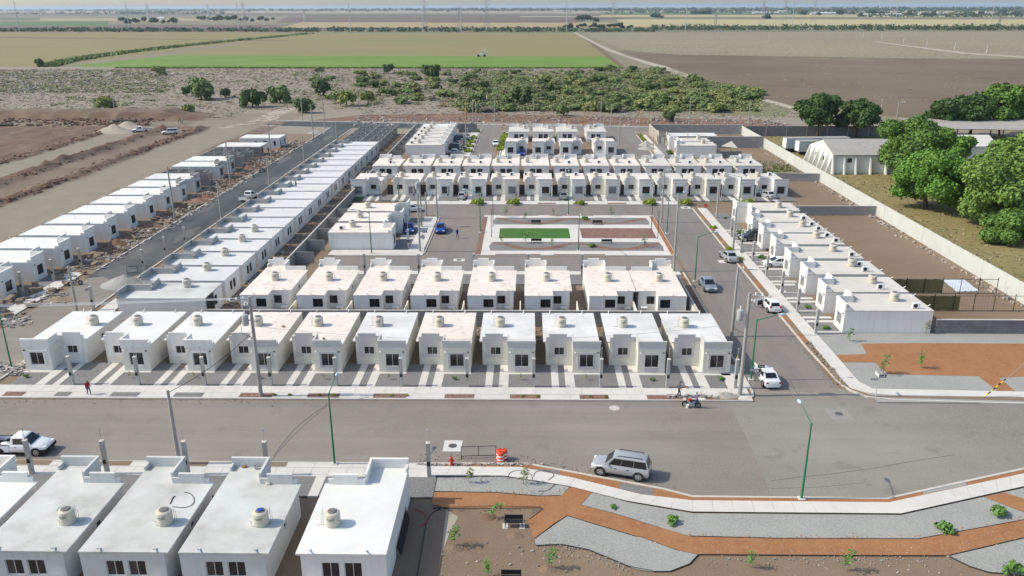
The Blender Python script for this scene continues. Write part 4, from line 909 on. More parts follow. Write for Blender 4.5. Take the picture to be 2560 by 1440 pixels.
pole((1832,626), (1850,519), 'leaning grey pole beside the black vehicle in its driveway', 0); pole((1791,545), (1795,462), 'grey pole at the end of the park row near the first driveway', 0)
for i, (bp, tp) in enumerate([((438,553),(418,416)),((578,472),(566,354)),((680,410),(671,312)),((784,347),(779,261))]): pole(bp, tp, f'grey pole on the building site side of the dark street, {ORD[i+1]} from the wide road', 0, group='poles along the dark street')
for i, (bp, tp) in enumerate([((554,548),(543,455)),((675,472),(670,389)),((761,405),(757,340)),((843,356),(840,294))]): pole(bp, tp, f'grey pole on the parapet column side of the dark street, {ORD[i+1]} from the wide road', 0, group='poles along the dark street')
for i, (bp, tp, t) in enumerate([((757,302),(750,231),'first at the bend of the new asphalt'),((812,320),(806,233),'second at the bend of the new asphalt'),((288,287),(281,236),'alone on the scrub beyond the earth bank'),((1237,305),(1238,240),'beyond the lane with the parked white car'),((1334,303),(1335,248),'behind the houses near the last street'),((1502,307),(1502,252),'beyond the end of the small houses'),((1527,320),(1529,260),'at the corner of the sand heaps lane'),((1548,360),(1550,285),'with a box in the sand heaps lane'),((1722,316),(1725,242),'tall behind the beige unplastered house'),((1870,320),(1875,252),'at the far end of the panel wall'),((2198,310),(2204,245),'behind the two dark trees'),((2240,305),(2250,255),'with a small frame behind the dark trees'),((1183,331),(1178,248),'first of three at the parked cars lane'),((1191,322),(1189,254),'second of three at the parked cars lane'),((1165,372),(1163,300),'third of three at the parked cars lane')]): pole(bp, tp, f'far grey pole standing {t}', 1 if i in (7,11) else 0, r=.13)
for i, (bp, tp) in enumerate([((1165,311),(1165,250)),((1256,325),(1256,265)),((1461,315),(1461,257))]): pole(bp, tp, ['orange pole beyond the parked cars lane houses','orange pole beside the lane with the white car','orange pole behind the small houses'][i], 0, r=.09, m='orange_post', group='orange poles')
for i, (bp, tp) in enumerate([((1598,345),(1598,277)),((1846,335),(1848,270)),((1717,376),(1720,331)),((1632,385),(1632,345)),((1241,420),(1246,360))]): 
    B, H = pole(bp, tp, ['orange lamp pole beside the sand heaps lane','orange lamp pole behind the far corner wall','orange pole by the shade sail house','orange pole beside the second sand heap','yellow-orange pole beside the yellow hedge'][i], 0, r=.08, m='orange_post', group='orange poles')

# concrete service posts with a thin mast
pm1 = MB(); pm1.box(-.15,-.15,0,.15,.15,3.2,'post'); pm1.box(-.17,-.17,3.2,.17,.17,3.26,'concrete'); PM1 = pm1.mesh('shaft')
pm3 = MB(); pm3.box(-.15,-.15,0,.15,.15,3.2,'post_moss'); pm3.box(-.17,-.17,3.2,.17,.17,3.26,'concrete'); PM3 = pm3.mesh('shaft')
pm2 = MB(); pm2.tube([(0,0,3.25),(0,0,4.35)], .025, 5, 'galv'); pm2.lathe([(.0,4.31),(.06,4.35),(.05,4.43),(.0,4.45)], 6, 'galv'); PM2 = pm2.mesh('service_mast')
pm4 = MB(); pm4.box(-.12,-.2,1.2,.12,-.15,1.55,'black_metal'); PM4 = pm4.mesh('meter_box')
def post(x, y, label, group, moss=False, mast=True, h=1.0):
    e = empty('service_post', (x, y, 0)); tag(e, label, 'post', group); s = link('shaft', PM3 if moss else PM1, e); s.scale = (1, 1, h)
    if mast: o = link('service_mast', PM2, e); o.location = (0, 0, 3.25*(h-1))
    link('meter_box', PM4, e)
SG = 'square concrete service posts'
bx_ = [k1(x,1090).x for x in (535,1030,1525,2020)]+[k2(x,1098).x for x in (120,608,1098,1590,2088)]+[14.1,20.9]
for i, x in enumerate(bx_): post(x, 73.45, f'square concrete post in the wide road front gardens, {ORD[11-i]} from the side street', SG)
for i, x in enumerate((-40.9,-34.6,-27.9,-21.3,-8.0)):
    post(x, 56.9, f'square concrete post with thin mast behind the nearest houses, {ORD[5-i]} from the hydrant', SG)
for i, (x, y) in enumerate([(33.7,87.7),(33.8,94.8),(33.9,101.8),(33.9,109),(33.8,116),(33.8,122.8),(33.9,130)]): post(x, y, f'square concrete post before the side street houses, {ORD[i+1]} from the orange earth garden', SG)
for i, p in enumerate([c3(175,1480), c3(405,1380), c3(610,1290)]): post(p.x, p.y, f'mossy square post before the houses across the dark street, {ORD[i+1]} from the wide road', SG, True, i == 2)
for i, p in enumerate([c3(1075,1300), c3(1238,1200), c3(1385,1120), k1(700,525)]): post(p.x, p.y, f'square post hidden behind the parapet column, {ORD[i+1]} beside the dark street' if i < 3 else 'square post beside the first house of the parapet column', SG)
for i, x in enumerate((-29.3,-22.6,-15.8,-9.1,-2.3,4.4,11.2,18,24.7,31.4,38.2,44.8)): post(x, 155.9, f'square post before the park facing houses, {ORD[12-i]} from the empty plots', SG, False, False)
for i, (px_, py_) in enumerate([(425,1190),(798,1190),(1175,1200),(1548,1205),(1922,1210)]):
    p = c4(px_, py_); post(p.x, 109.3, f'square post at the park side of the second row, {ORD[i+1]} from the park road', SG, False, i == 0, 1.0)
for i, p in enumerate([c4(660,1140), c4(757,975)]): post(p.x, p.y, ['square post in the driveway near the park corner','square post between the two blue cars'][i], SG)
for i in range(5): post(-17.6, 208.5+6.6*i, f'thin service post before the parked cars lane houses, {ORD[i+1]} from the park rows', SG, False, False)

def lamp(bp, bend, head, label, bent=(0,1), L=2.3):
    B = S(*bp); H = Z(B, *bend); e = empty('street_lamp', B); tag(e, label, 'street lamp', 'green street lamps')
    b = MB(); b.tube([(0,0,0),(0,0,H)], [.10,.055], 8, 'lamp_green'); link('shaft', b.mesh('shaft', True, 50), e)
    b = MB(); b.box(-.25,-.25,0,.25,.25,.2,'concrete'); link('footing', b.mesh('footing'), e)
    d = Vector((*bent, 0)).normalized(); A = Vector((0,0,H)); T = A+d*L+Vector((0,0,.55))
    b = MB(); b.lathe([(.09,-.12),(.09,.08),(.02,.14)], 8, 'lamp_green', A); b.tube([A, A+d*L*.8+Vector((0,0,.46)), T], [.045,.035,.03], 6, 'lamp_green'); link('arm', b.mesh('arm', True, 50), e)
    b = MB(); b.tube([T-d*.05, T+d*.15, T+d*.45, T+d*.62], [.05,.13,.14,.04], 8, 'lamp_head'); link('lamp_head', b.mesh('lamp_head', True, 60), e)
lamp((837,1163), (828,985), 0, 'green street lamp beside the nearest bare concrete roofs', (.05,1)); lamp((2003,1250), (2027,1060), 0, 'green street lamp at the curved kerb by the orange paths', (-.05,1))
lamp((1877,951), (1896,801), 0, 'green street lamp beside the white saloon at the junction', (1,.1)); lamp((1737,705), (1746,592), 0, 'green street lamp beside the blue-grey saloon', (1,.2))
lamp((1667,585), (1671,489), 0, 'green street lamp at the park side near its brown bed', (1,.1)); lamp((1201,583), (1200,482), 0, 'green street lamp by the park corner facing the blue car', (-1,0))
lamp((1421,539), (1422,441), 0, 'green street lamp on the far edge of the park', (0,1)); lamp((998,502), (998,438), 0, 'green street lamp before the park row near the green lawn', (0,-1))
lamp((929,635), (927,532), 0, 'green street lamp before the blank wall at the park corner', (-1,0)); lamp((1446,628), (1448,535), 0, 'green street lamp on the near edge of the park', (0,-1))
lamp((30,921), (0,778), 0, 'green street lamp by the first front house at the dark street mouth', (-1,.2)); lamp((1848,505), (1850,443), 0, 'green street lamp before the last park row houses', (-1,0))
for i, (bp, tp) in enumerate([((1233,568),(1231,508)),((1229,595),(1229,523)),((1628,574),(1632,503)),((1644,599),(1647,527))]): pole(bp, tp, f'thin black park lamp pole, {["far corner nearest the blue car","middle edge near the lawn","far corner by the brown bed","near corner by the brown bed"][i]}', 0, r=.05, m='black_metal', group='thin black park poles', name='lamp_pole')

# overhead wires
def wire(a, c, sag, label, r=.014, m='steel'):
    b = MB(); b.tube([a.lerp(c, i/14)-Vector((0,0,4*sag*(i/14)*(1-i/14))) for i in range(15)], r, 4, m, False); tag(link('overhead_wire', b.mesh('overhead_wire')), label, 'wire', 'overhead wires')
for k in range(3):
    a = b1+Vector((-.5-.5*k,-.3-.25*k,h1)); wire(a, Vector((-110,72-.6*k,h1+.3)), 1.2, 'pale overhead wire over the front roofs, '+['nearest to the wide road','middle of three','farthest from the wide road'][k], .02, 'white_paint')
wire(b1+Vector((0,0,h1-3.5)), b3+Vector((0,0,h3-.2)), .5, 'black service cable slung across the wide road from the transformer pole', .025, 'black_metal')
wire(b1+Vector((0,0,h1-3)), b2+Vector((0,0,h2-3)), 1.6, 'thin cable strung between the two transformer poles'); wire(b4+Vector((0,0,h4-.3)), b2+Vector((0,0,h2-1)), .3, 'thin cable between the two poles by the side street')
g0, g1 = k3(2285,948), k3(2560,660,0); a = Vector((g0.x,g0.y,0)); c = a+Vector((7.2,.6,7.5)); wire(a, c, .0, 'guy wire slanting up from the kerb of the orange earth garden', .02)
b = MB()
for k in range(8): p0 = a.lerp(c, .03+k*.03); p1 = a.lerp(c, .06+k*.03); b.tube([p0, p1], .06, 6, 'yellow' if k % 2 == 0 else 'black_metal')
tag(link('guy_guard', b.mesh('guy_guard')), 'yellow and black striped sleeve on the slanting guy wire', 'guard')
a = Vector((22.0,78.5,0)); c = b2+Vector((0,0,7)); wire(a, c, 0, 'guy wire of the corner transformer pole', .02); b = MB()
for k in range(6): p0 = a.lerp(c, .05+k*.06); p1 = a.lerp(c, .11+k*.06); b.tube([p0, p1], .055, 6, 'yellow' if k % 2 == 0 else 'black_metal')
tag(link('guy_guard', b.mesh('guy_guard')), 'yellow and black striped sleeve beside the corner end house', 'guard')

# ------------------------------------------------------------------ signs
def arrow(b, cx, z, s, y, m, d=1):
    P = lambda x, q: (cx+d*x*s, y, z+q*s)
    q = [P(-.5,-.06), P(.2,-.06), P(.2,-.16), P(.5,0), P(.2,.16), P(.2,.06), P(-.5,.06)]; b.face(q if d > 0 else q[::-1], m)
def sign(bp, label, rz, kind, h=2.5):
    B = S(*bp) if not isinstance(bp, Vector) else bp; e = empty('street_sign', B, rz); tag(e, label, 'sign', 'street signs'); b = MB(); b.tube([(0,0,0),(0,0,h)], .03, 6, 'galv'); link('sign_post', b.mesh('sign_post'), e)
    if 'arrow' in kind:
        b = MB(); b.box(.02,-.012,h-.3,.72,.012,h,'black_metal'); pl = link('arrow_plate', b.mesh('arrow_plate'), e); b = MB(); arrow(b, .37, h-.15, .55, -.016, 'sign_white', 1); link('arrow', b.mesh('arrow'), pl)
    if 'names' in kind:
        for k in range(2):
            b = MB(); b.box(-.012,.02,h-.28+.3*k*0-.0,.012,.85,h-.02,'sign_white') if k == 0 else b.box(-.75,-.012,h-.62,.0,.012,h-.38,'concrete_raw'); link('name_plate', b.mesh('name_plate'), e)
    if 'octagon' in kind or 'stop' in kind:
        r = .38; m = 'red' if 'stop' in kind else 'steel'; pts = [(r*math.cos(math.pi/8+i*math.pi/4), r*math.sin(math.pi/8+i*math.pi/4)) for i in range(8)]; z = h-1.0 if 'octagon' in kind else h-.4
        b = MB(); b.face([(x, -.035, z+q) for x, q in pts], m); b.face([(x, -.02, z+q) for x, q in pts[::-1]], 'steel'); b.tube([(0,-.03,z-.1),(0,-.03,z+.1)], .02, 4, m); o = link('octagon_plate', b.mesh('octagon_plate'), e)
        if 'stop' in kind: t = text_mesh('ALTO', .26, 'sign_white', .002); tt = link('lettering', t, o); tt.rotation_euler = (math.pi/2,0,0); tt.location = (0,-.05,z)
sign(k3(1570,945), 'street sign with white name plates and a black arrow plate by the orange earth garden', 0, 'arrow names')
sign(k3(770,880), 'street sign with black arrow plate over an octagon seen from behind, at the white saloon', .1, 'arrow names octagon')
sign(c4(768,1115), 'octagonal sign seen from behind near the blue car at the park corner', 0, 'octagon arrow')
sign(c5(432,800), 'red octagonal stop sign at the far junction of the side street', 0, 'stop', 2.3); sign(c5(675,1100), 'octagonal sign seen from behind beside the silver saloon', 0, 'octagon', 2.6)
sign(c2(-38,480), 'small red octagonal sign at the end of the lane with the white car', 0, 'stop', 2.3)

# ------------------------------------------------------------------ street objects
def barrier(p, q, label, legs=True):
    d = q-p; L = d.length; e = empty('barrier', p, math.atan2(d.y, d.x)); tag(e, label, 'barrier', 'metal barrier frames')
    b = MB(); r = .03
    for a0, a1 in (((0,0,.25),(L,0,.25)),((0,0,1.15),(L,0,1.15)),((0,0,.25),(0,0,1.15)),((L,0,.25),(L,0,1.15)),((L/2,0,.25),(L/2,0,1.15))): b.tube([a0, a1], r, 6, 'black_metal')
    link('frame', b.mesh('frame'), e)
    for x in (0, L): b = MB(); b.tube([(x,0,.3),(x,0,.08)], r, 6, 'black_metal'); b.tube([(x,-.28,.03),(x,.28,.03)], r, 6, 'black_metal'); link('foot', b.mesh('foot'), e)
    b = MB()
    for i in range(26): u = (i+.5)/26*L; b.tube([(u,0,.27),(u,0,1.13)], .004, 3, 'galv', False)
    link('wire_mesh', b.mesh('wire_mesh'), e)
barrier(k5(1052,556), k5(1310,548), 'black framed mesh barrier on the road beside orange barrels'); barrier(c3(950,1325), c3(1105,1322), 'black framed mesh barrier at the start of the new asphalt')
def barrel(p, label):
    e = empty('traffic_barrel', p); tag(e, label, 'barrel', 'orange traffic barrels'); z = 0
    for i, (h, m, r0_) in enumerate([(.22,'barrel_orange',.31),(.14,'white_band',.295),(.16,'barrel_orange',.285),(.14,'white_band',.275),(.24,'barrel_orange',.265)]):
        b = MB(); b.lathe([(r0_,0),(r0_-.005,h*.5),(r0_-.012,h)], 16, m, (0,0,z)); link('band', b.mesh('band', True, 40), e); z += h
    b = MB(); b.lathe([(.25,0),(.2,.05),(.01,.06)], 14, 'barrel_orange', (0,0,z)); b.box(-.12,-.03,z+.05,-.07,.03,z+.14,'barrel_orange'); b.box(.07,-.03,z+.05,.12,.03,z+.14,'barrel_orange'); b.box(-.12,-.03,z+.14,.12,.03,z+.18,'barrel_orange'); link('handle_top', b.mesh('handle_top'), e)
barrel(k5(1336,562), 'orange and white barrel at the back of the trio, beside the barrier'); barrel(k5(1372,560), 'orange and white barrel farther from the barrier in the trio'); barrel(k5(1345,578), 'orange and white barrel nearest the kerb in the trio')
e = empty('fire_hydrant', k5(980,612)); e.location.z = .11; tag(e, 'red fire hydrant on the kerb strip near the white roofed end house', 'hydrant')
b = MB(); b.lathe([(.17,0),(.17,.05),(.11,.07),(.10,.5),(.13,.52),(.13,.58),(.10,.6)], 12, 'red'); link('barrel', b.mesh('barrel', True, 40), e); b = MB(); b.lathe([(.13,.6),(.12,.7),(.06,.8),(.035,.82),(.035,.88),(.01,.89)], 12, 'red'); link('bonnet', b.mesh('bonnet', True, 40), e)
for s in (-1, 1): b = MB(); b.tube([(0,0,.45),(s*.2,0,.45)], .055, 8, 'red'); b.tube([(s*.19,0,.45),(s*.23,0,.45)], .07, 8, 'red'); link('outlet_cap', b.mesh('outlet_cap'), e)
b = MB(); b.tube([(0,0,.4),(0,-.19,.4)], .07, 8, 'red'); link('outlet_cap', b.mesh('outlet_cap'), e)
def bench(p, label, rz=0, w=1.5):
    e = empty('park_bench', p, rz); tag(e, label, 'bench', 'black metal benches')
    b = MB(); b.box(-w/2,-.2,.42,w/2,.22,.46,'black_metal'); link('seat', b.mesh('seat'), e); b = MB(); b.box(-w/2,.22,.5,w/2,.26,.86,'black_metal'); link('backrest', b.mesh('backrest'), e)
    for s in (-1, 1): b = MB(); x = s*(w/2-.05); b.box(x-.03,-.2,0,x+.03,-.14,.42,'black_metal'); b.box(x-.03,.18,0,x+.03,.24,.9,'black_metal'); b.box(x-.03,-.2,.36,x+.03,.2,.42,'black_metal'); link('leg', b.mesh('leg'), e)
    b = MB(); b.box(-w/2-.15,-.3,0,-w/2+.25,.35,.03,'concrete'); b.box(w/2-.25,-.3,0,w/2+.15,.35,.03,'concrete'); link('footing', b.mesh('footing'), e)
bench(k5(1442,1060), 'black bench on bare earth beside the orange path', 0, 1.35); bench(S(1278,1457), 'black bench at the bottom picture edge on bare earth', 0, 1.35)
for i, (x, y) in enumerate([(1608,960),(2065,962),(1610,1095),(2133,1100)]): bench(c4(x, y), ['black park bench on the far bed above the lawn','black park bench on the far bed above the brown plot','black park bench on the near bed below the lawn','black park bench on the near bed below the brown plot'][i], math.pi if i > 1 else 0, 1.7)
def hose(pts, f, r, m, label, z=.05, name='hose'):
    P = [f(*p) for p in pts]; Q = []
    for i in range(len(P)-1):
        p0, p1, p2, p3 = P[max(i-1,0)], P[i], P[i+1], P[min(i+2,len(P)-1)]
        for k in range(6):
            t = k/6; Q.append(.5*((2*p1)+(p2-p0)*t+(2*p0-5*p1+4*p2-p3)*t*t+(3*p1-p0-3*p2+p3)*t**3)+Vector((0,0,z)))
    Q.append(P[-1]+Vector((0,0,z))); b = MB(); b.tube(Q, r, 5, m); tag(link(name, b.mesh(name, True)), label, 'hose')
hose([(695,938),(750,950),(795,985),(795,1030),(740,1062)], k5, .025, 'red', 'red hose curled on the shaded earth beside the white end house'); hose([(722,1430),(740,1330),(770,1150),(790,1040),(820,980),(880,940),(940,928)], k5, .03, 'black_metal', 'black hose running along the bare earth from the orange path', .05)
hose([(1395,715),(1420,670),(1500,655),(1570,685),(1580,725)], k5, .02, 'black_metal', 'black irrigation hose looped over the pale walk, first loop', .16); hose([(1590,700),(1610,665),(1700,660),(1740,690),(1700,725)], k5, .02, 'black_metal', 'black irrigation hose looped over the pale walk, middle loop', .16); hose([(1620,805),(1690,800),(1750,755),(1800,725),(1850,745),(1865,770)], k5, .02, 'black_metal', 'black irrigation hose on light gravel ending at the walk', .1)
def zroof(f): return lambda x, y: f(x, y, RZ)
hose([(1265,895),(1290,845),(1305,838)], zroof(k4), .035, 'black_metal', 'short bent black hose piece beside a roof tank', .03); hose([(1370,808),(1420,820),(1445,860),(1430,900),(1370,922),(1290,915)], zroof(k4), .022, 'black_metal', 'thin black hose coil lying on the middle bare concrete roof', .03)
hose([(400,955),(415,920),(450,900)], zroof(k4), .025, 'white_paint', 'loose white hose beside the tank on a bare concrete roof', .2)
# small loose things on roofs and walks
def bucket(p, label, m='white_paint', r=.16, h=.36): e = empty('bucket', p); tag(e, label, 'bucket'); b = MB(); b.lathe([(r*.8,0),(r,h),(r*.92,h),(r*.75,.05)], 12, m); link('body', b.mesh('body'), e); b = MB(); b.tube([(r*math.cos(a), 0, h+.0+r*math.sin(a)*.8) for a in [i*math.pi/6 for i in range(7)]], .008, 4, 'steel'); link('handle', b.mesh('handle'), e)
bucket(S(1718,1020), 'white bucket beside the red motorcycle on the wide road'); bucket(k4(1905,632,RZ), 'grey bucket at the parapet of a bare concrete roof', 'galv', .15, .3); bucket(k3(310,888), 'small terracotta bucket standing on the front pavement', 'orange_post', .14, .28)
def lump(name, p, s, m, label, cat): 
    b = MB(); n = 7; r = [[.6+.5*R.random() for _ in range(n)] for _ in range(4)]
    for i, (z, k) in enumerate(((0,1),(.35,.9),(.7,.55))): b.v += [(s[0]*k*r[i][j]*math.cos(j*2*math.pi/n), s[1]*k*r[i][j]*math.sin(j*2*math.pi/n), s[2]*z) for j in range(n)]
    for i in range(2):
        for j in range(n): k = (j+1) % n; b.f.append((i*n+j, i*n+k, (i+1)*n+k, (i+1)*n+j)); b.m.append(b.mi(m))
    b.f.append(tuple(2*n+j for j in range(n))); b.m.append(0)
    o = link(name, b.mesh(name), None, p); tag(o, label, cat); return o
lump('sponge_block', k4(1998,745,RZ), (.28,.22,.3), 'yellow_foam' if 'yellow_foam' in MATS else 'tank', 'pale yellow block on a bare concrete roof behind the stepped parapet', 'block'); lump('brick_lump', k4(1822,622,RZ), (.25,.15,.25), 'tezontle', 'brown broken brick at the parapet of a bare concrete roof', 'brick'); lump('stone', k1(2110,648,RZ), (.3,.2,.28), 'wood', 'small brown lump on a cream front row roof', 'stone')
lump('plant_pot', k1(2410,740,RZ), (.16,.16,.35), 'tezontle', 'small brown pot behind the parapet of a cream front roof', 'pot')
lump('rubbish_bag', c5(850,1030), (.5,.35,.4), 'tarp_black', 'black rubbish bag beside a side street house', 'bag'); lump('sack', k3(938,240), (.35,.3,.5), 'white_paint', 'white sack leaning on a square post before the side street houses', 'sack'); lump('sack', k3(968,243), (.3,.3,.28), 'white_paint', 'white sack lying beside a square post before the side street houses', 'sack')
lump('plastic_tub', c5(952,665), (.45,.4,.7), 'lamp_head', 'turquoise tub beside the last park facing house', 'tub')
e = empty('rotary_fan', k3(1040,228)); tag(e, 'grey pedestal with white round base in a side street front garden', 'fan'); b = MB(); b.lathe([(.4,0),(.38,.06),(.03,.08)], 14, 'white_paint'); link('base', b.mesh('base'), e); b = MB(); b.tube([(0,0,.08),(0,0,.9)], .03, 6, 'steel'); b.tube([(0,-.05,.9),(0,.05,.9)], .22, 10, 'steel'); link('stand', b.mesh('stand'), e)
# black tarp hanging off the first column house
b = MB(); P0 = k1(1540,430,2.6); 
for i in range(8):
    for j in range(9):
        f = lambda a, c: (-39.28+.05*math.sin(a*2+c), 91.8+a*.27+.05*math.sin(c*1.7), 2.9-c*.28*(1-.25*math.sin(a*1.1+.4)**2))
        b.face((f(i,j+1), f(i+1,j+1), f(i+1,j), f(i,j)), 'tarp_black')
tag(link('hanging_tarp', b.mesh('hanging_tarp', True)), 'torn black sheet hanging from the roof edge of the first column house', 'tarp')
# planks leaning by the white end house
b = MB(); b.box(-.06,-2.4,0,.06,2.4,.9,'wood'); b.box(.08,-2.2,0,.16,2.0,.75,'black_metal'); e = link('timber_stack', b.mesh('timber_stack'), None, (-8.95,49.2,0)); e.rotation_euler = (0,-.3,0); tag(e, 'dark timber leaning along the wall of the white end house', 'timber')
# ------------------------------------------------------------------ vehicles
def loft(b, secs, m):
    """closed body skin from cross sections (x, z_bottom, z_side, z_top, half width, half width of the top)"""
    rings = []
    for x, zb, zs, zt, w, wt in secs:
        h = [(w*.86,zb),(w*.97,zb+.1),(w,zb+(zs-zb)*.55),(w*.985,zs),(wt*1.0,zt-.035),(wt*.86,zt),(0,zt+.012)]
        rings.append([(x,-y,z) for y, z in h]+[(x,y,z) for y, z in h[-2::-1]])
    n0 = len(b.v); k = len(rings[0]); mi = b.mi(m)
    for r in rings: b.v += r
    for i in range(len(rings)-1):
        for j in range(k-1): a = n0+i*k+j; b.f.append((a, a+1, a+k+1, a+k)[::-1]); b.m.append(mi)
        b.f.append((n0+i*k+k-1, n0+i*k, n0+(i+1)*k, n0+(i+1)*k+k-1)[::-1]); b.m.append(mi)
    b.f.append(tuple(n0+j for j in range(k))); b.m.append(mi); e = n0+(len(rings)-1)*k; b.f.append(tuple(e+j for j in reversed(range(k)))); b.m.append(mi)
def quad4(p, u, v): return p[0].lerp(p[1], u).lerp(p[3].lerp(p[2], u), v)
def car_kit(kind, paint):
    key = ('car', kind, paint)
    if key in CACHE: return CACHE[key]
    K = []; P = 'paint_'+paint; add = lambda n, b, kids=(), sm=0: K.append((n, b.mesh(n, bool(sm), sm or None), [(kn, kb.mesh(kn)) for kn, kb in kids]))
    spec = dict(sedan=(4.45,.86,.34,1.44,.92), hatch=(3.9,.83,.33,1.46,.92), suv=(4.8,.92,.40,1.82,1.08), pickup=(5.1,.90,.38,1.72,1.06))[kind]
    L, w, r, H, belt = spec; f, k = L/2, -L/2; body = MB(); xf, xr = f-.82, k+(.85 if kind != 'hatch' else .65)
    if kind == 'pickup': xr = k+1.15
    hood = belt-.02
    if kind == 'sedan':
        secs = [(k,.42,.66,.72,w*.78,w*.66),(k+.08,.27,.80,.92,w*.9,w*.76),(k+.5,.24,.84,1.0,w*.97,w*.83),(k+1.0,.22,.86,belt+.03,w,w*.88),(0,.2,.84,belt,w,w*.92),(f-1.35,.2,.82,hood,w,w*.9),(f-.6,.23,.76,hood-.12,w*.97,w*.82),(f-.12,.26,.62,hood-.28,w*.88,w*.7),(f,.32,.52,.58,w*.72,w*.56)]; c = (k+.62, f-1.05, k+1.28, f-1.95)
    elif kind == 'hatch':
        secs = [(k,.4,.7,.78,w*.84,w*.74),(k+.07,.27,.84,belt,w*.93,w*.84),(k+.7,.22,.86,belt,w,w*.92),(0,.2,.84,belt,w,w*.92),(f-1.1,.2,.82,hood,w,w*.9),(f-.45,.23,.74,hood-.12,w*.96,w*.82),(f-.1,.26,.6,hood-.3,w*.88,w*.7),(f,.33,.52,.56,w*.74,w*.58)]; c = (k+.06, f-.85, k+.42, f-1.65)
    elif kind == 'suv':
        secs = [(k,.5,.8,.9,w*.88,w*.8),(k+.06,.36,.95,belt,w*.95,w*.88),(k+.7,.32,.95,belt,w,w*.94),(0,.32,.93,belt,w,w*.94),(f-1.3,.32,.93,hood,w,w*.92),(f-.5,.34,.88,hood-.1,w*.98,w*.86),(f-.1,.38,.7,hood-.26,w*.92,w*.76),(f,.45,.6,.68,w*.82,w*.66)]; c = (k+.04, f-1.1, k+.32, f-1.8)
    else:
        secs = [(k+2.05,.36,.92,belt,w,w*.93),(.6,.34,.92,belt,w,w*.93),(f-1.3,.34,.92,hood+.02,w,w*.92),(f-.5,.36,.86,hood-.1,w*.98,w*.86),(f-.1,.4,.7,hood-.24,w*.92,w*.78),(f,.46,.62,.7,w*.84,w*.68)]; c = (k+2.1, f-1.15, k+2.2, f-1.75)
    loft(body, secs, P)
    for sx in (xf, xr):        # dark wheel openings
        for s in (-1, 1): body.tube([(sx, s*(w-.16), r), (sx, s*(w+.006), r)], r*1.17, 18, 'rubber')
    body.box(k+.3 if kind != 'pickup' else k+2.1, -w*.82, .17, f-.3, w*.82, .3, 'rubber')
    add('body', body, (), 42)
    xb0, xb1, xt0, xt1 = c; wb, wt, zb = w*.90, w*.70, belt-.03
    g = MB(); V = Vector; B4 = [V((xb0,-wb,zb)),V((xb1,-wb,zb)),V((xb1,wb,zb)),V((xb0,wb,zb))]; T4 = [V((xt0,-wt,H-.06)),V((xt1,-wt,H-.08)),V((xt1,wt,H-.08)),V((xt0,wt,H-.06))]; R4 = [V((xt0+.14,-wt*.86,H)),V((xt1-.16,-wt*.86,H-.01)),V((xt1-.16,wt*.86,H-.01)),V((xt0+.14,wt*.86,H))]
    for i in range(4): j = (i+1) % 4; g.face([B4[i],B4[j],T4[j],T4[i]], P); g.face([T4[i],T4[j],R4[j],R4[i]], P)
    g.face(R4, P); add('cabin', g, (), 35)
    def pane(name, q, u0, v0, u1, v1, off=.012, top=None):
        n = (q[1]-q[0]).cross(q[3]-q[0]).normalized(); b = MB(); pts = [quad4(q,u0,v0), quad4(q,u1,v0), quad4(q,u1 if top is None else top[1],v1), quad4(q,u0 if top is None else top[0],v1)]; b.face([p+n*off for p in pts], 'glass_car'); b.face([p-n*.004 for p in pts[::-1]], 'glass_car'); add(name, b)
    sideL = [B4[0],B4[1],T4[1],T4[0]]; sideR = [B4[2],B4[3],T4[3],T4[2]]; front = [B4[1],B4[2],T4[2],T4[1]]; rear = [B4[3],B4[0],T4[0],T4[3]]
    pane('windscreen', front, .05, .08, .95, .95); pane('rear_window', rear, .1, .16 if kind != 'pickup' else .35, .9, .92)
    sp = [(.10,.49),(.52,.86)] if kind in ('sedan','hatch') else ([(.03,.345),(.355,.655),(.665,.93)] if kind == 'suv' else [(.15,.82)])
    for u0, u1 in sp: pane('side_window', sideL, u0, .14, u1, .9); pane('side_window', sideR, 1-u1, .14, 1-u0, .9)
    def lampb(name, x, y, z, sx, sy, sz, m): b = MB(); b.box(x-sx,y-sy,z-sz,x+sx,y+sy,z+sz,m); add(name, b)
    for s in (-1, 1):
        lampb('headlight', f-.16, s*w*.66, (.60 if kind in ('sedan','hatch') else .76), .12, .17, .075, 'headlight'); lampb('taillight', k+(.07), s*w*.74, (.76 if kind in ('sedan',) else .9), .07, .1, .12 if kind != 'sedan' else .08, 'taillight')
        b = MB(); x = xb1-.35; b.box(x-.07, s*(w*.93), belt+.02, x+.07, s*(w*.93)+.16*s, belt+.16, P if paint != 'white' or kind != 'pickup' else 'rubber') if s > 0 else b.box(x-.07, s*(w*.93)+.16*s, belt+.02, x+.07, s*(w*.93), belt+.16, P if kind != 'pickup' else 'rubber'); add('wing_mirror', b)
        for q in ((.05,) if kind == 'pickup' else (.35,-.65)): b = MB(); y = s*(w+.004); b.box(q-.1, min(y,y-.03*s), belt-.2, q+.1, max(y,y-.03*s)+.012, belt-.15, 'rubber'); add('door_handle', b)
    b = MB(); b.box(k-.015,-.26,.62,k+.03,.26,.75,'sign_white'); add('number_plate', b)
    b = MB(); bm_ = 'rubber' if kind in ('pickup','suv') else P; b.box(f-.14,-w*.62,.30,f+.03,w*.62,.44,bm_); b.box(k-.03,-w*.7,.32,k+.12,w*.7,.46,bm_); add('bumper', b)
    b = MB(); b.box(f-.06,-w*.42,.46,f+.02,w*.42,.60,'black_metal'); add('grille', b)
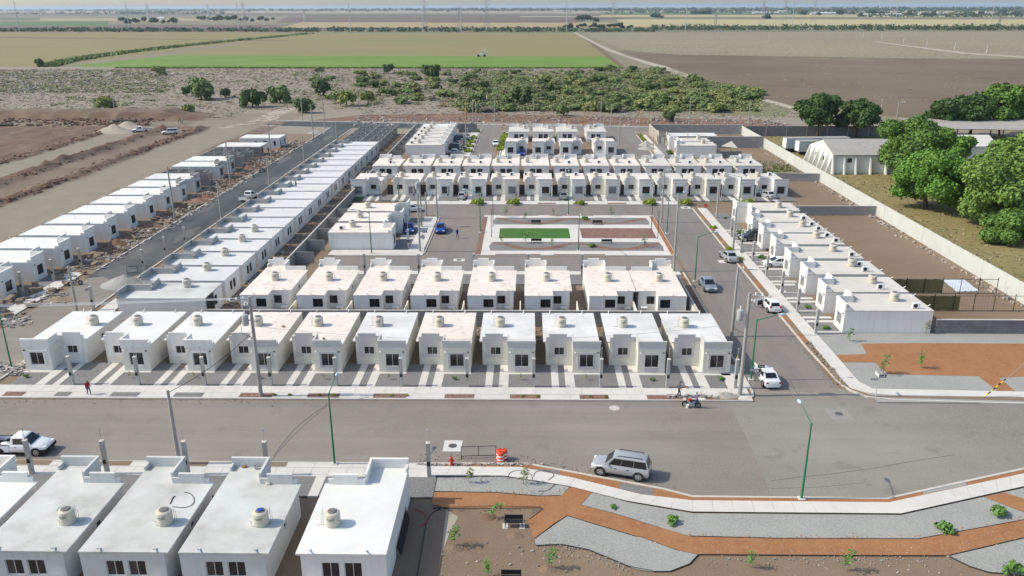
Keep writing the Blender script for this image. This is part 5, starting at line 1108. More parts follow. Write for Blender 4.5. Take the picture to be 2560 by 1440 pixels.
    if kind == 'suv':
        for s in (-1, 1): b = MB(); b.tube([(xt0+.3,s*wt*.82,H+.02),(xt0+.4,s*wt*.82,H+.08),(xt1-.5,s*wt*.82,H+.07),(xt1-.35,s*wt*.82,H+.0)], .03, 5, 'black_metal'); add('roof_rail', b)
        b = MB()
        for s in (-1, 1): y = s*(w+.003); b.box(xr+.5,min(y,y-.02*s),.5,xf-.5,max(y,y-.02*s),.56,'steel')
        add('side_moulding', b)
    if kind == 'pickup':
        b = MB(); x1 = k+2.03
        b.box(k+.03,-w+.07,.55,x1,w-.07,.62,'rubber'); 
        for s in (-1, 1): b.box(k, s*w-(.07 if s > 0 else 0), .42, x1, s*w+(.07 if s < 0 else 0), 1.06, P); b.box(k, s*w-(.09 if s > 0 else -.01), 1.06, x1, s*w+(.09 if s < 0 else -.01), 1.1, 'rubber')
        b.box(k-.02,-w,.42,k+.05,w,1.05,P); b.box(x1-.08,-w+.08,.6,x1,w-.08,1.1,P); b.box(k+.4,-w*.8,.3,x1,w*.8,.5,'rubber')
        for s in (-1, 1): b.tube([(xr, s*(w-.16), r), (xr, s*(w+.008), r)], r*1.18, 18, 'rubber')
        add('cargo_bed', b)
        b = MB(); b.box(f-.5,-w*.97,.34,f+.01,w*.97,.62,'rubber'); add('front_guard', b)
    t = MB(); t.tube([(0,-.11,0),(0,.11,0)], r, 18, 'rubber'); rm = MB()
    for s in (-1, 1):
        rm.tube([(0,s*.10,0),(0,s*.122,0)], r*.66, 14, 'rim')
        for q in range(5): a = q*2*math.pi/5; c0, s0 = math.cos(a), math.sin(a); rm.tube([(c0*r*.3,s*.123,s0*r*.3),(c0*r*.5,s*.126,s0*r*.5)], .035, 4, 'rubber')
    K.append(('__wheel', (t.mesh('tyre'), rm.mesh('rim'), [(x, s*(w-.115), r) for x in (xf, xr) for s in (-1, 1)]), ()))
    CACHE[key] = K; return K
def car(p, deg, kind, paint, label, cat='car', name='parked_car', group='parked cars', wheels=True):
    p = Vector((p.x, p.y, .035)); e = empty(name, p, math.radians(deg)); tag(e, label, cat, group)
    for n, me, kids in car_kit(kind, paint):
        if n == '__wheel':
            ty, rm, pos = me
            for q in pos: o = link('wheel', ty, e); o.location = q; link('rim', rm, o)
        else:
            o = link(n, me, e)
            for kn, km in kids: link(kn, km, o)
    return e
a, c = k5(2105,690), k5(2345,728); ang = math.degrees(math.atan2((a-c).y, (a-c).x)); n_ = Vector((-(a-c).y, (a-c).x, 0)).normalized()
car((a+c)/2-n_*.92 if n_.y < 0 else (a+c)/2+n_*.92, ang, 'suv', 'silver', 'silver off-roader with roof rails parked at the curved kerb by the orange paths')
PK = car(Vector((-43.9,60.5,0)), 1, 'pickup', 'white', 'white single cab pickup with sacks in its bed, beyond the nearest roofs', 'pickup')
car(k3(838,832), 93, 'sedan', 'white', 'white saloon at the junction beside the green lamp'); CH = car(k3(868,352), 92, 'hatch', 'white', 'white hatchback with its driver door open on the side street')
d = MB(); d.box(0,-.02,.3,.95,.03,1.25,'paint_white'); d.box(.06,.03,.35,.9,.06,.95,'black_metal'); o = link('open_door', d.mesh('open_door'), CH); o.location = (.75,.82,0); o.rotation_euler = (0,0,math.radians(118))
car(k3(450,215), -88, 'sedan', 'bluegrey', 'blue-grey saloon facing the wide road at the side street kerb'); car(c5(590,1092), 97, 'sedan', 'silver', 'silver saloon seen from behind on the side street by the park')
car(c5(905,1148)+Vector((.5,.85,0)), 180, 'sedan', 'white', 'white saloon in a side street driveway'); car(c5(755,975)+Vector((.2,.8,0)), 180, 'suv', 'black', 'black off-roader in a side street driveway beside a shrub')
car(c4(897,1012)+Vector((0,.3,0)), -86, 'sedan', 'blue', 'bright blue saloon parked on the park road'); car(c4(663,1008), -80, 'sedan', 'blue', 'dark blue saloon in the driveway next to the blank walled house')
car(c4(690,860), 20, 'hatch', 'white', 'white car half hidden behind the third house near the park')
car(c3(1840,782)+Vector((0,1.2,0)), 82, 'pickup', 'white', 'white pickup with an empty bed driving along the dark street', 'pickup'); car(c5(845,678), 112, 'sedan', 'silver2', 'silver saloon in the last driveway of the park row')
car(c4(1812,768)+Vector((0,.6,0)), 90, 'sedan', 'grey', 'dark grey saloon in a park row driveway, seen from behind'); car(c4(1060,765)+Vector((0,.5,0)), 88, 'hatch', 'silver2', 'grey hatchback in a park row driveway, seen from behind')
car(c4(1308,368), -90, 'sedan', 'white', 'white saloon parked in the lane beside the yellow hedge')
for i, (q, pt, kd, lb) in enumerate([((-18.9,209.3),'silver2','sedan','silver and black car nearest the park in the parked cars lane'),((-18.9,216.2),'green','suv','very dark green off-roader in the parked cars lane driveways'),((-18.6,222.5),'red','sedan','dark red saloon in the parked cars lane driveways'),((-18.9,231),'navy','suv','dark teal van farthest back in the parked cars lane driveways')]): car(Vector((*q,0)), 0, kd, pt, lb)
car(c4(1505,440), -90, 'hatch', 'blue', 'blue hatchback in front of the first small house by the lane'); car(c3(1052,268), 205, 'pickup', 'white', 'white pickup on the pale strip of the building site', 'pickup'); car(c3(1268,285), 200, 'suv', 'white', 'white off-roader on the building site beside a standing worker')
for i, (x, y, s, m) in enumerate([(-1.5,.15,(.45,.3,.22),'white_paint'),(-1.0,-.2,(.4,.3,.2),'white_paint'),(-.75,.3,(.3,.25,.2),'tarp_white')]):
    o = lump('sack', Vector((0,0,0)), s, m, ['white sack at the tail of the pickup bed','white sack in the middle of the pickup bed','pale blue sack by the pickup cab'][i], 'sack'); o.location = PK.matrix_world @ Vector((x,y,.62)) if 0 else Vector((-43.9+x, 60.5+y, .66))

def motorbike(p, deg, label, paint='paint_black'):
    e = empty('motorcycle', p, math.radians(deg)); tag(e, label, 'motorcycle')
    for x in (-.62, .62):
        b = MB(); b.tube([(x,-.05,.3),(x,.05,.3)], .3, 14, 'rubber'); w_ = link('wheel', b.mesh('wheel'), e); b = MB(); b.tube([(x,-.06,.3),(x,.06,.3)], .17, 10, 'steel'); link('rim', b.mesh('rim'), w_)
    b = MB(); b.tube([(.62,0,.3),(.42,0,.95)], .05, 6, 'black_metal'); b.tube([(.42,0,.85),(-.1,0,.5),(-.62,0,.3)], .05, 6, 'black_metal'); b.box(-.2,-.13,.25,.25,.13,.55,'steel'); link('frame', b.mesh('frame'), e)
    b = MB(); b.lathe([(.05,-.1),(.17,-.06),(.19,.04),(.1,.14)], 10, paint, (.15,0,.78)); link('fuel_tank', b.mesh('fuel_tank', True, 50), e); b = MB(); b.box(-.65,-.12,.7,.02,.12,.8,'rubber'); link('seat', b.mesh('seat'), e)
    b = MB(); b.tube([(.38,-.36,1.02),(.43,0,.98),(.38,.36,1.02)], .025, 6, 'black_metal'); link('handlebar', b.mesh('handlebar'), e); b = MB(); b.lathe([(.02,0),(.09,.05),(.09,.1)], 8, paint, (.5,0,.85)); link('headlight', b.mesh('headlight'), e)
motorbike(k1(565,335), 25, 'black motorcycle parked at the mouth of the dark street'); motorbike(S(1728,1018), 170, 'red motorcycle beside the man in the wide road', 'red'); motorbike(S(655,430), 60, 'dark motorcycle at the kerb of the dark street')
# bicycle in the shade of the end house
e = empty('bicycle', Vector((21.3,79.3,.14)), math.pi/2); tag(e, 'bicycle leaning in the shade beside the corner end house', 'bicycle')
for x in (-.5, .5): b = MB(); b.tube([(x+.33*math.cos(q),0,.34+.33*math.sin(q)) for q in [i*math.pi/8 for i in range(17)]], .02, 5, 'rubber', False); link('wheel', b.mesh('wheel'), e)
b = MB(); 
for q in (((-.5,0,.34),(-.15,0,.8)),((-.15,0,.8),(.35,0,.82)),((.5,0,.34),(.33,0,.95)),((0,0,.3),(.35,0,.8)),((0,0,.3),(-.17,0,.85)),((-.5,0,.34),(0,0,.3)),((.33,-.25,.98),(.33,.25,.98)),((-.28,0,.88),(-.05,0,.88))): b.tube(q, .02, 5, 'black_metal')
link('frame', b.mesh('frame'), e)

# ------------------------------------------------------------------ people: one skinned body each, clothes by region
def person(p, deg, label, pose, shirt, trousers, cap=None, h=1.72, sleeves=True):
    s = h/1.75; J = {}
    lean = pose.get('lean', 0); ca, sa = math.cos(lean), math.sin(lean); hip = pose.get('hip', .93)
    J['pel'] = V3(0,0,hip); up_ = lambda x, y, z: V3(x+sa*(z-hip)+0*ca, y, hip+ca*(z-hip))
    J['sp'] = up_(.0,0,hip+.22); J['ch'] = up_(.01,0,hip+.42); J['nk'] = up_(.02,0,hip+.56); J['hd'] = up_(.05,0,hip+.66); J['tp'] = up_(.05,0,hip+.80)
    for sd, q in (('l',1),('r',-1)):
        J['sh'+sd] = up_(.01,.17*q,hip+.49); el, ha = pose.get('arm'+sd, ((0,.24,hip+.22),(.08,.25,hip-.02))); J['el'+sd] = V3(el[0],el[1]*q,el[2]); J['wr'+sd] = V3(ha[0],ha[1]*q,ha[2])
        J['th'+sd] = V3(0,.09*q,hip-.06); kn, an = pose.get('leg'+sd, ((.03,.1,.5),(0,.11,.08))); J['kn'+sd] = V3(kn[0],kn[1]*q,kn[2]); J['an'+sd] = V3(an[0],an[1]*q,an[2]); J['to'+sd] = V3(an[0]+.17,an[1]*q,an[2]-.045)
        d = (J['wr'+sd]-J['el'+sd]).normalized(); J['ha'+sd] = J['wr'+sd]+d*.09
    names = list(J); idx = {n: i for i, n in enumerate(names)}
    ed = [('pel','sp'),('sp','ch'),('ch','nk'),('nk','hd'),('hd','tp')]
    for sd in 'lr': ed += [('ch','sh'+sd),('sh'+sd,'el'+sd),('el'+sd,'wr'+sd),('wr'+sd,'ha'+sd),('pel','th'+sd),('th'+sd,'kn'+sd),('kn'+sd,'an'+sd),('an'+sd,'to'+sd)]
    rad = dict(pel=(.15,.115),sp=(.145,.105),ch=(.16,.11),nk=(.06,.06),hd=(.088,.095),tp=(.07,.075))
    for sd in 'lr': rad.update({'sh'+sd:(.07,.07),'el'+sd:(.047,.047),'wr'+sd:(.034,.034),'ha'+sd:(.04,.022),'th'+sd:(.095,.09),'kn'+sd:(.062,.062),'an'+sd:(.045,.045),'to'+sd:(.045,.03)})
    me = bpy.data.meshes.new('body'); me.from_pydata([tuple(J[n]*s) for n in names], [(idx[a], idx[b_]) for a, b_ in ed], [])
    o = bpy.data.objects.new('tmp', me); COL.objects.link(o); o.modifiers.new('skin', 'SKIN'); o.modifiers.new('sub', 'SUBSURF').levels = 1
    for n in names: sv_ = me.skin_vertices[0].data[idx[n]]; sv_.radius = [r_*s for r_ in rad[n]]; sv_.use_root = n == 'pel'
    dg = bpy.context.evaluated_depsgraph_get(); dg.update(); m2 = bpy.data.meshes.new_from_object(o.evaluated_get(dg)); bpy.data.objects.remove(o)
    m2.materials.clear()
    for n in (shirt, trousers, 'skin', cap or 'hair', 'shoe'): m2.materials.append(MATS[n])
    seg = [(idx[a], idx[b_], a, b_) for a, b_ in ed]; P_ = [J[n]*s for n in names]
    for f in m2.polygons:
        c_ = f.center; best = None
        for ia, ib, a, b_ in seg:
            ab = P_[ib]-P_[ia]; t = max(0, min(1, (c_-P_[ia]).dot(ab)/ab.length_squared)); dd = (c_-P_[ia]-ab*t).length
            if best is None or dd < best[0]: best = (dd, a, b_, t)
        a, b_, t = best[1:]
        k_ = 0
        if b_ in ('hd','tp'): k_ = 3 if (b_ == 'tp' and (t > .35 or c_.x < P_[idx['hd']].x-.02)) else 2
        elif b_[:2] in ('wr','ha'): k_ = 2 if (b_[:2] == 'ha' or (not sleeves) or t > .8) else 0
        elif b_[:2] in ('th','kn','an') : k_ = 1
        elif b_[:2] == 'to': k_ = 4
        elif a == 'pel' and t < .3: k_ = 1
        f.material_index = k_; f.use_smooth = True
    e = link('person', m2, None, p); e.rotation_euler = (0, 0, math.radians(deg)); tag(e, label, 'person')
    if cap:      # peak of the cap and the face features ride on the head
        b = MB(); q = J['hd']*s; b.box(q.x+.05, -.07, q.z+.07, q.x+.19, .07, q.z+.09, cap); link('cap_peak', b.mesh('cap_peak'), e)
    b = MB(); q = J['hd']*s; b.box(q.x+.085, -.012, q.z-.02, q.x+.115, .012, q.z+.025, 'skin'); link('nose', b.mesh('nose'), e)
    return e
V3 = lambda x, y, z: Vector((x, y, z))
walk = dict(legl=((.16,.09,.52),(.20,.09,.08)), legr=((-.02,.09,.5),(-.26,.09,.13)), arml=((-.12,.25,1.16),(-.06,.27,.93)), armr=((.08,.25,1.15),(.2,.24,.93)), lean=.06)
stand = dict()
person(k1(665,1158), -35, 'person in a dark red shirt and jeans walking on the front pavement', walk, 'red_shirt', 'jeans')
person(k3(255,950)+Vector((0,0,.14)), 0, 'person in grey shirt and dark trousers with a dark cap walking along the pavement', walk, 'grey_shirt', 'dark_trousers', 'hair', 1.75)
person(S(1740,1021), 95, 'person in pale top and jeans raising one arm beside the red motorcycle', dict(armr=((.02,.42,1.42),(.1,.38,1.66)), arml=((.1,.27,1.18),(.22,.2,1.1)), legl=((.04,.13,.5),(0,.17,.08)), legr=((.03,.12,.5),(-.04,.16,.08))), 'purple_shirt', 'jeans', None, 1.74)
person(c4(1022,1060), -60, 'person in blue work clothes and a red cap walking on the park road', walk, 'blue_work', 'blue_work', 'red_cap', 1.8)
person(c3(2205,678,RZ), 150, 'person working on the flat roof of the parapet column', dict(lean=.35, arml=((.3,.26,1.1),(.5,.2,.95)), armr=((.3,.26,1.1),(.5,.2,.95))), 'pale_shirt', 'dark_trousers', 'hair')
person(c3(1575,675), 60, 'person in grey working beside a roofless shell across the dark street', dict(armr=((.2,.25,1.3),(.4,.2,1.45))), 'grey_shirt', 'jeans', 'hair')
person(c3(2000,430), 120, 'dark clothed person at a doorway of the shells across the dark street', stand, 'grey_shirt', 'dark_trousers')
person(c3(1322,305), 200, 'person in dark clothes standing beside the white off-roader on the site', dict(lean=.3, arml=((.25,.25,1.12),(.4,.22,.95))), 'dark_trousers', 'dark_trousers')
for i, (x, y) in enumerate([(1330,200),(1345,198),(1357,204)]): person(c3(x, y), 180+40*i, ['worker in a yellow vest, first of three at the end of the earth bank','worker in dark clothes between two others at the end of the earth bank','worker in a pale shirt, last of three at the end of the earth bank'][i], stand, ['yellow_vest','grey_shirt','pale_shirt'][i], 'dark_trousers', 'hair')
person(c4(180,690), 40, 'person sitting on the yard wall by the first park facing house', dict(hip=.5, legl=((.4,.12,.5),(.45,.12,.08)), legr=((.4,.12,.5),(.42,.12,.08)), arml=((.1,.24,.78),(.3,.2,.6)), armr=((.1,.24,.78),(.3,.2,.6))), 'pale_shirt', 'dark_trousers', 'hair')
# ------------------------------------------------------------------ east yard: sheds, trailers, shelter
e = empty('warehouse', (69.6,184.0,0)); tag(e, 'white warehouse with sloping buttresses and a grey gable roof in the tree yard', 'warehouse')
Wd, Dp = 24, 16.0; hw, hr = 4.3, 6.6
w = MB()
w.wall((0,0,0), (1,0,0), Wd, hw, 'roof_white', [(3.2,2.5,4.3,3.5)]); w.wall((Wd,Dp,0), (-1,0,0), Wd, hw, 'roof_white'); w.wall((0,Dp,0), (0,-1,0), Dp, hw, 'roof_white', [(4,2,4.8,3.0),(9.5,2,10.3,3.0)]); w.wall((Wd,0,0), (0,1,0), Dp, hw, 'roof_white')
w.face([(0,Dp,hw),(0,0,hw),(0,Dp/2,hr)], 'roof_white'); w.face([(Wd,0,hw),(Wd,Dp,hw),(Wd,Dp/2,hr)], 'roof_white'); link('wall', w.mesh('wall'), e)
b = MB(); b.box(3.2,.12,2.5,4.3,.16,3.5,'glass'); link('window', b.mesh('window'), e); b = MB(); b.box(.12,5.7,2,.16,6.5,3,'glass'); b.box(.12,11.2,2,.16,12,3,'glass'); link('window', b.mesh('window'), e)
b = MB()
for y0, z0, y1, z1 in ((-.35,hw+.0,Dp/2,hr+.12),(Dp/2,hr+.12,Dp+.35,hw)): b.face([(-.1,y0,z0),(Wd+.1,y0,z0),(Wd+.1,y1,z1),(-.1,y1,z1)], 'roof_sheet' if 'roof_sheet' in MATS else 'pole'); b.face([(-.1,y1,z1-.12),(Wd+.1,y1,z1-.12),(Wd+.1,y0,z0-.12),(-.1,y0,z0-.12)], 'pole')
link('roof', b.mesh('roof'), e)
bt = MB(); bt.v += [(0,0,0),(0,.3,0),(-1.5,.3,0),(-1.5,0,0),(0,0,hw-.1),(0,.3,hw-.1),(-.15,.3,hw-.1),(-.15,0,hw-.1)]
for f in ((0,1,2,3),(7,6,5,4),(3,2,6,7),(0,3,7,4),(1,5,6,2)): bt.f.append(f[::-1] if f[0] in (7,) else f); bt.m.append(bt.mi('roof_white'))
bm_ = bt.mesh('buttress')
for i in range(6): o = link('buttress', bm_, e); o.location = (0, .1+i*3.1, 0)
for x in (.0, 2.6, 5.2, 8.5, 12): o = link('buttress', bm_, e); o.location = (x, 0, 0); o.rotation_euler = (0,0,math.pi/2)
def trailer(p, deg, L, label, mark=False):
    e = empty('trailer', p, math.radians(deg)); tag(e, label, 'trailer', 'white box trailers'); b = MB(); b.box(0,0,1.0,L,2.5,3.6,'wall_panel'); b.box(-.03,-.03,3.6,L+.03,2.53,3.66,'pole'); link('box', b.mesh('box'), e)
    for x in (1.5, 2.7): b = MB(); b.tube([(x,.05,.5),(x,2.45,.5)], .5, 12, 'rubber'); link('wheel', b.mesh('wheel'), e)
    for y in (.2, 2.2): b = MB(); b.box(L-2,y,0,L-1.8,y+.15,1,'steel'); link('landing_leg', b.mesh('landing_leg'), e)
    for y in (.06, 1.28): b = MB(); b.box(-.05,y,1.08,0,y+1.16,3.5,'white_paint'); link('rear_door', b.mesh('rear_door'), e)
    if mark:
        t = text_mesh('Ollamas', 1.0, 'ink', .004); o = link('lettering', t, e); o.rotation_euler = (math.pi/2,0,0); o.location = (3.6,-.012,2.35); b = MB(); b.box(1.6,-.012,3.1,6,-.002,3.2,'steel'); link('printed_line', b.mesh('printed_line'), e)
trailer((69.4,207.5,0), 6, 13, 'white box trailer with dark script on its side, beside the warehouse', True); trailer((67.6,212.3,0), 5, 17, 'white box trailer parked behind the one with dark script')
e = empty('open_shelter', (112,228,0), -.02); tag(e, 'long open shed roof on rusty posts at the back of the tree yard', 'shelter'); b = MB(); b.face([(-4,-2,4.3),(34,-6,4.3),(34,10,5.2),(-4,12,5.2)], 'pole'); b.face([(-4,12,5.08),(34,10,5.08),(34,-6,4.18),(-4,-2,4.18)], 'wood'); link('roof', b.mesh('roof'), e)
for i, x in enumerate((-2,7,16,25,32)):
    for y in (-1, 9): b = MB(); b.box(x-.12,y-.12,0,x+.12,y+.12,4.2,'soil_red'); link('post', b.mesh('post'), e)
e = empty('gabled_house', (99.5,200.5,0)); tag(e, 'white house with a grey gable roof half hidden by the tree yard crowns', 'house'); w = MB(); w.box(0,0,0,16,10,3.6,'roof_white','t'); link('wall', w.mesh('wall'), e); b = MB(); b.face([(-.2,-.4,3.55),(16.2,-.4,3.55),(16.2,5,5.6),(-.2,5,5.6)], 'concrete'); b.face([(16.2,10.4,3.55),(-.2,10.4,3.55),(-.2,5,5.6),(16.2,5,5.6)], 'concrete'); b.face([(0,10,3.6),(0,0,3.6),(0,5,5.5)], 'roof_white'); b.face([(16,0,3.6),(16,10,3.6),(16,5,5.5)], 'roof_white'); link('roof', b.mesh('roof'), e); b = MB(); b.box(6,-.45,3.6,6.5,5,5.65,'white_paint'); b.v[4:8] = [(6,-.45,3.66),(6.5,-.45,3.66),(6.5,5,5.72),(6,5,5.72)]; b.v[0:4] = [(6,-.45,3.57),(6.5,-.45,3.57),(6.5,5,5.62),(6,5,5.62)]; link('roof_band', b.mesh('roof_band'), e)
e = empty('shade_sail', (49.2,206.5,0)); tag(e, 'small cream shade sail behind the corner houses', 'shade sail'); b = MB(); b.face([(0,0,2.6),(4.2,-.6,2.2),(3.3,2.8,3.5)], 'tank'); b.face([(3.3,2.8,3.49),(4.2,-.6,2.19),(0,0,2.59)], 'tank'); link('cloth', b.mesh('cloth'), e); b = MB(); b.tube([(4.2,-.6,0),(4.2,-.6,2.2)], .04, 5, 'black_metal'); b.tube([(3.3,2.8,0),(3.3,2.8,3.5)], .04, 5, 'black_metal'); link('poles', b.mesh('post'), e)

# ------------------------------------------------------------------ foliage
def leafquad(b, c, n, s, mi, r):
    n = n.normalized(); a = n.cross(Vector((r.uniform(-1,1), r.uniform(-1,1), r.uniform(-1,1)))).normalized(); d = n.cross(a); k = len(b.v); w = s*.62
    b.v += [tuple(c-a*s-d*w*.2), tuple(c-d*w+a*s*.1), tuple(c+a*s+d*w*.2), tuple(c+d*w-a*s*.1)]; b.f.append((k,k+1,k+2,k+3)); b.m.append(mi)
def crown(lobes, n, size, m, seed, core=True, rag=.35, m2=None, f2=.0, updown=.25):
    r = random.Random(seed); b = MB(); mi = b.mi(m); mj = b.mi(m2) if m2 else mi
    wt = [l[3]*l[4]+l[4]*l[5]+l[3]*l[5] for l in lobes]; T = sum(wt); acc = []; s = 0
    for q in wt: s += q/T; acc.append(s)
    for i in range(n):
        u = r.random(); k = next(j for j, q in enumerate(acc) if u <= q+1e-9); l = lobes[k]
        while True:
            d = Vector((r.gauss(0,1), r.gauss(0,1), r.gauss(0,1)))
            if d.length > .01: d.normalize(); break
        if d.z < -.55 and r.random() < .6: d.z = -d.z
        rr = 1-rag*r.random()**1.6+.10*math.sin(d.x*7+seed)*math.sin(d.y*6+k)
        c = Vector((l[0]+d.x*l[3]*rr, l[1]+d.y*l[4]*rr, l[2]+d.z*l[5]*rr))
        nn = d*.8+Vector((r.gauss(0,.45), r.gauss(0,.45), r.gauss(0,.45)+updown))
        leafquad(b, c, nn, size*r.uniform(.6,1.3), mj if r.random() < f2 else mi, r)
    if core:
        for l in lobes:
            k0 = len(b.v); R_, S_ = 6, 10
            for i in range(R_+1):
                th = math.pi*i/R_
                for j in range(S_):
                    q = 2*math.pi*j/S_; f = .74*(1+.12*math.sin(3*q+seed+l[0]*3)*math.sin(th*3)); b.v.append((l[0]+l[3]*f*math.sin(th)*math.cos(q), l[1]+l[4]*f*math.sin(th)*math.sin(q), l[2]+l[5]*f*math.cos(th)))
            for i in range(R_):
                for j in range(S_): a = k0+i*S_+j; a2 = k0+i*S_+(j+1) % S_; b.f.append((a, a+S_, a2+S_, a2)); b.m.append(mi)
    return b.mesh('crown')
def trunk(h, r0_, lobes, seed, m='bark'):
    r = random.Random(seed); b = MB(); fork = Vector((r.uniform(-.1,.1)*h, r.uniform(-.1,.1)*h, h*.45)); b.tube([(0,0,0), fork*.5+Vector((r.uniform(-.1,.1),0,0)), fork], [r0_*1.3, r0_, r0_*.8], 8, m)
    for l in lobes[:7]: t = Vector(l[:3]); mid = fork.lerp(t, .5)+Vector((r.uniform(-.3,.3), r.uniform(-.3,.3), .1)); b.tube([fork, mid, t], [r0_*.6, r0_*.35, r0_*.12], 6, m)
    return b.mesh('trunk', True, 60)
def make_lobes(R_, H, n, seed, flat=.75, base=.35):
    r = random.Random(seed); L = [(0,0,H*.62,R_*.62,R_*.62,H*.36)]
    for i in range(n):
        a = i*2.399+r.uniform(-.3,.3); q = R_*r.uniform(.35,.78); z = H*r.uniform(base+.1,.88)*(1-.25*(q/R_)**2); s = R_*r.uniform(.26,.44)
        L.append((q*math.cos(a), q*math.sin(a), z, s, s, s*flat))
    return L
def tree(p, R_, H, leaf, n, size, label, seed, nl=14, rag=.35, trunk_r=.25, group='trees in the walled yard', name='tree', base=.35, flat=.75):
    e = empty(name, p); tag(e, label, 'tree', group); L = make_lobes(R_, H, nl, seed, flat, base); link('trunk', trunk(H*.8, trunk_r, L, seed), e); link('crown', crown(L, n, size, leaf, seed, True, rag), e); return e
def pt(x, y): return S(1960+x/4.235, 220+y/4.235)
tree(pt(350,525), 6.4, 13.0, 'leaf_dark', 9000, .42, 'dark round tree before the block wall, nearer the panel wall end', 11, 16)
tree(pt(765,520), 6.7, 11.2, 'leaf_dark', 8500, .42, 'dark broad tree before the block wall, beside the far poles', 12, 15)
tree(c5(1790,560), 7.4, 14.2, 'leaf_mango', 22000, .33, 'tall mid green tree rising over the white warehouse end', 13, 22, base=.15)
tree(c5(1905,752), 7.5, 11.4, 'leaf_bright', 24000, .28, 'bright feathery green tree with a bare leaning trunk in the yard', 14, 22, rag=.5, trunk_r=.35, base=.08)
tree(c5(2385,870), 8.3, 13.4, 'leaf_light', 29000, .31, 'large light green tree overhanging the yard grass near the panel wall', 15, 26, base=.02)
tree(c5(2600,740), 9.3, 16, 'leaf_light', 27000, .33, 'biggest light green tree at the edge of the picture', 16, 24, base=.1)
tree(c5(2450,1005)+Vector((1.0,2.2,0)), 3.8, 5.6, 'leaf_mango', 9000, .28, 'low rounded tree at the foot of the biggest light green trees', 17, 10, base=.15)
tree(c5(2720,930), 7, 11, 'leaf_mango', 8000, .42, 'mid green tree beside the low rounded tree', 18, 14, base=.1)
tree(c5(2010,268), 6.0, 11.0, 'leaf_dark', 8000, .48, 'dark tree behind the open shed, nearest the far poles', 19, 15); tree(c5(2190,268), 6.2, 12.5, 'leaf_dark', 8000, .48, 'dark tree behind the open shed, middle of the clump', 20, 15); tree(c5(2395,262), 7.2, 15, 'leaf_mango', 9000, .5, 'tallest dark tree behind the open shed', 21, 18)
tree(c5(2080,470), 5, 7.5, 'leaf_bright', 5000, .36, 'small feathery tree beside the grey gabled house', 22, 9, rag=.5)

# scrubland bushes: a few kinds, each bush an individual
def bush_kind(seed, leaf, n, size, R_=1.0, H=1.0, nl=7, rag=.5): 
    L = make_lobes(R_, H, nl, seed, .8, .1); return crown(L, n, size, leaf, seed, False, rag, updown=.6), trunk(H*.6, .05, L, seed)
BK = {'green': [bush_kind(s, 'leaf_mesquite', 950, .15) for s in (31,32,33)], 'dark': [bush_kind(s, 'bush_dark', 950, .15) for s in (34,35)], 'yellow': [bush_kind(s, 'leaf_yellow', 850, .14) for s in (36,37,38)], 'olive': [bush_kind(s, 'leaf_olive', 800, .14, rag=.6) for s in (39,40)], 'grey': [bush_kind(s, 'twig_grey', 600, .12, rag=.7) for s in (41,42)]}
KL = {'green': 'dusty green mesquite bush', 'dark': 'dark green dense bush', 'yellow': 'yellowish green loose bush', 'olive': 'dull olive bush', 'grey': 'leafless grey-brown bush'}
def bush(p, kind, R_, H, label, group): 
    c_, t_ = R.choice(BK[kind]); e = empty('scrub_bush', p, R.uniform(0, 6.28)); e.scale = (R_, R_*R.uniform(.85,1.1), H); tag(e, label, 'bush', group); link('crown', c_, e); link('stem', t_, e)
named = [(505,235,34,'green','tall dusty green bush, biggest in the bare part of the scrub'),(468,234,14,'dark','small dark bush beside the biggest scrub bush'),(563,238,14,'dark','lone dark rounded bush past the biggest scrub bush'),(632,255,30,'dark','wide dark bush beyond the site track'),(702,246,27,'green','broad dusty bush next to the wide dark bush'),(765,272,24,'dark','dark bush behind the two poles at the asphalt bend'),(264,268,22,'yellow','green bush standing alone above the earth bank'),(400,182,14,'yellow','low yellowish bush at the crop edge above the rubbish heaps'),(102,162,11,'dark','dark bush at the start of the ditch line'),(472,278,16,'yellow','yellowish sapling bush near the site track'),(808,228,26,'dark','dark bush at the near side of the thick scrub'),(790,204,14,'green','small green bush at the edge of the thick scrub'),(868,254,26,'yellow','yellowish bush in front of the thick scrub'),(920,250,22,'yellow','bright yellowish bush beside the footpath scrub'),(1308,250,30,'dark','dark bush right behind the small houses lane'),(1182,262,16,'dark','dark bush by the three poles of the parked cars lane'),(970,178,15,'dark','dark bush at the crop edge over the thick scrub'),(1080,190,24,'dark','dark bush clump at the crop edge'),(1673,297,16,'dark','dark low bush near the last street at the corner'),(1410,282,18,'green','green bush behind the last street lamps')]
for x, y, w_, k_, lb in named:
    p = S(x, y+w_*.42); sc_ = w_/2010*math.hypot(p.x, p.y)*1.05; bush(p, k_, sc_, sc_*1.35, lb, 'scrubland bushes with a place of their own')
def inside(x, y):
    # thick scrub: rising towards the dirt road
    return (760 < x < 1900) and y > 176+max(0, (x-1640))*.22 and y < 282 and not (x < 1000 and y > 262)
cnt = 0
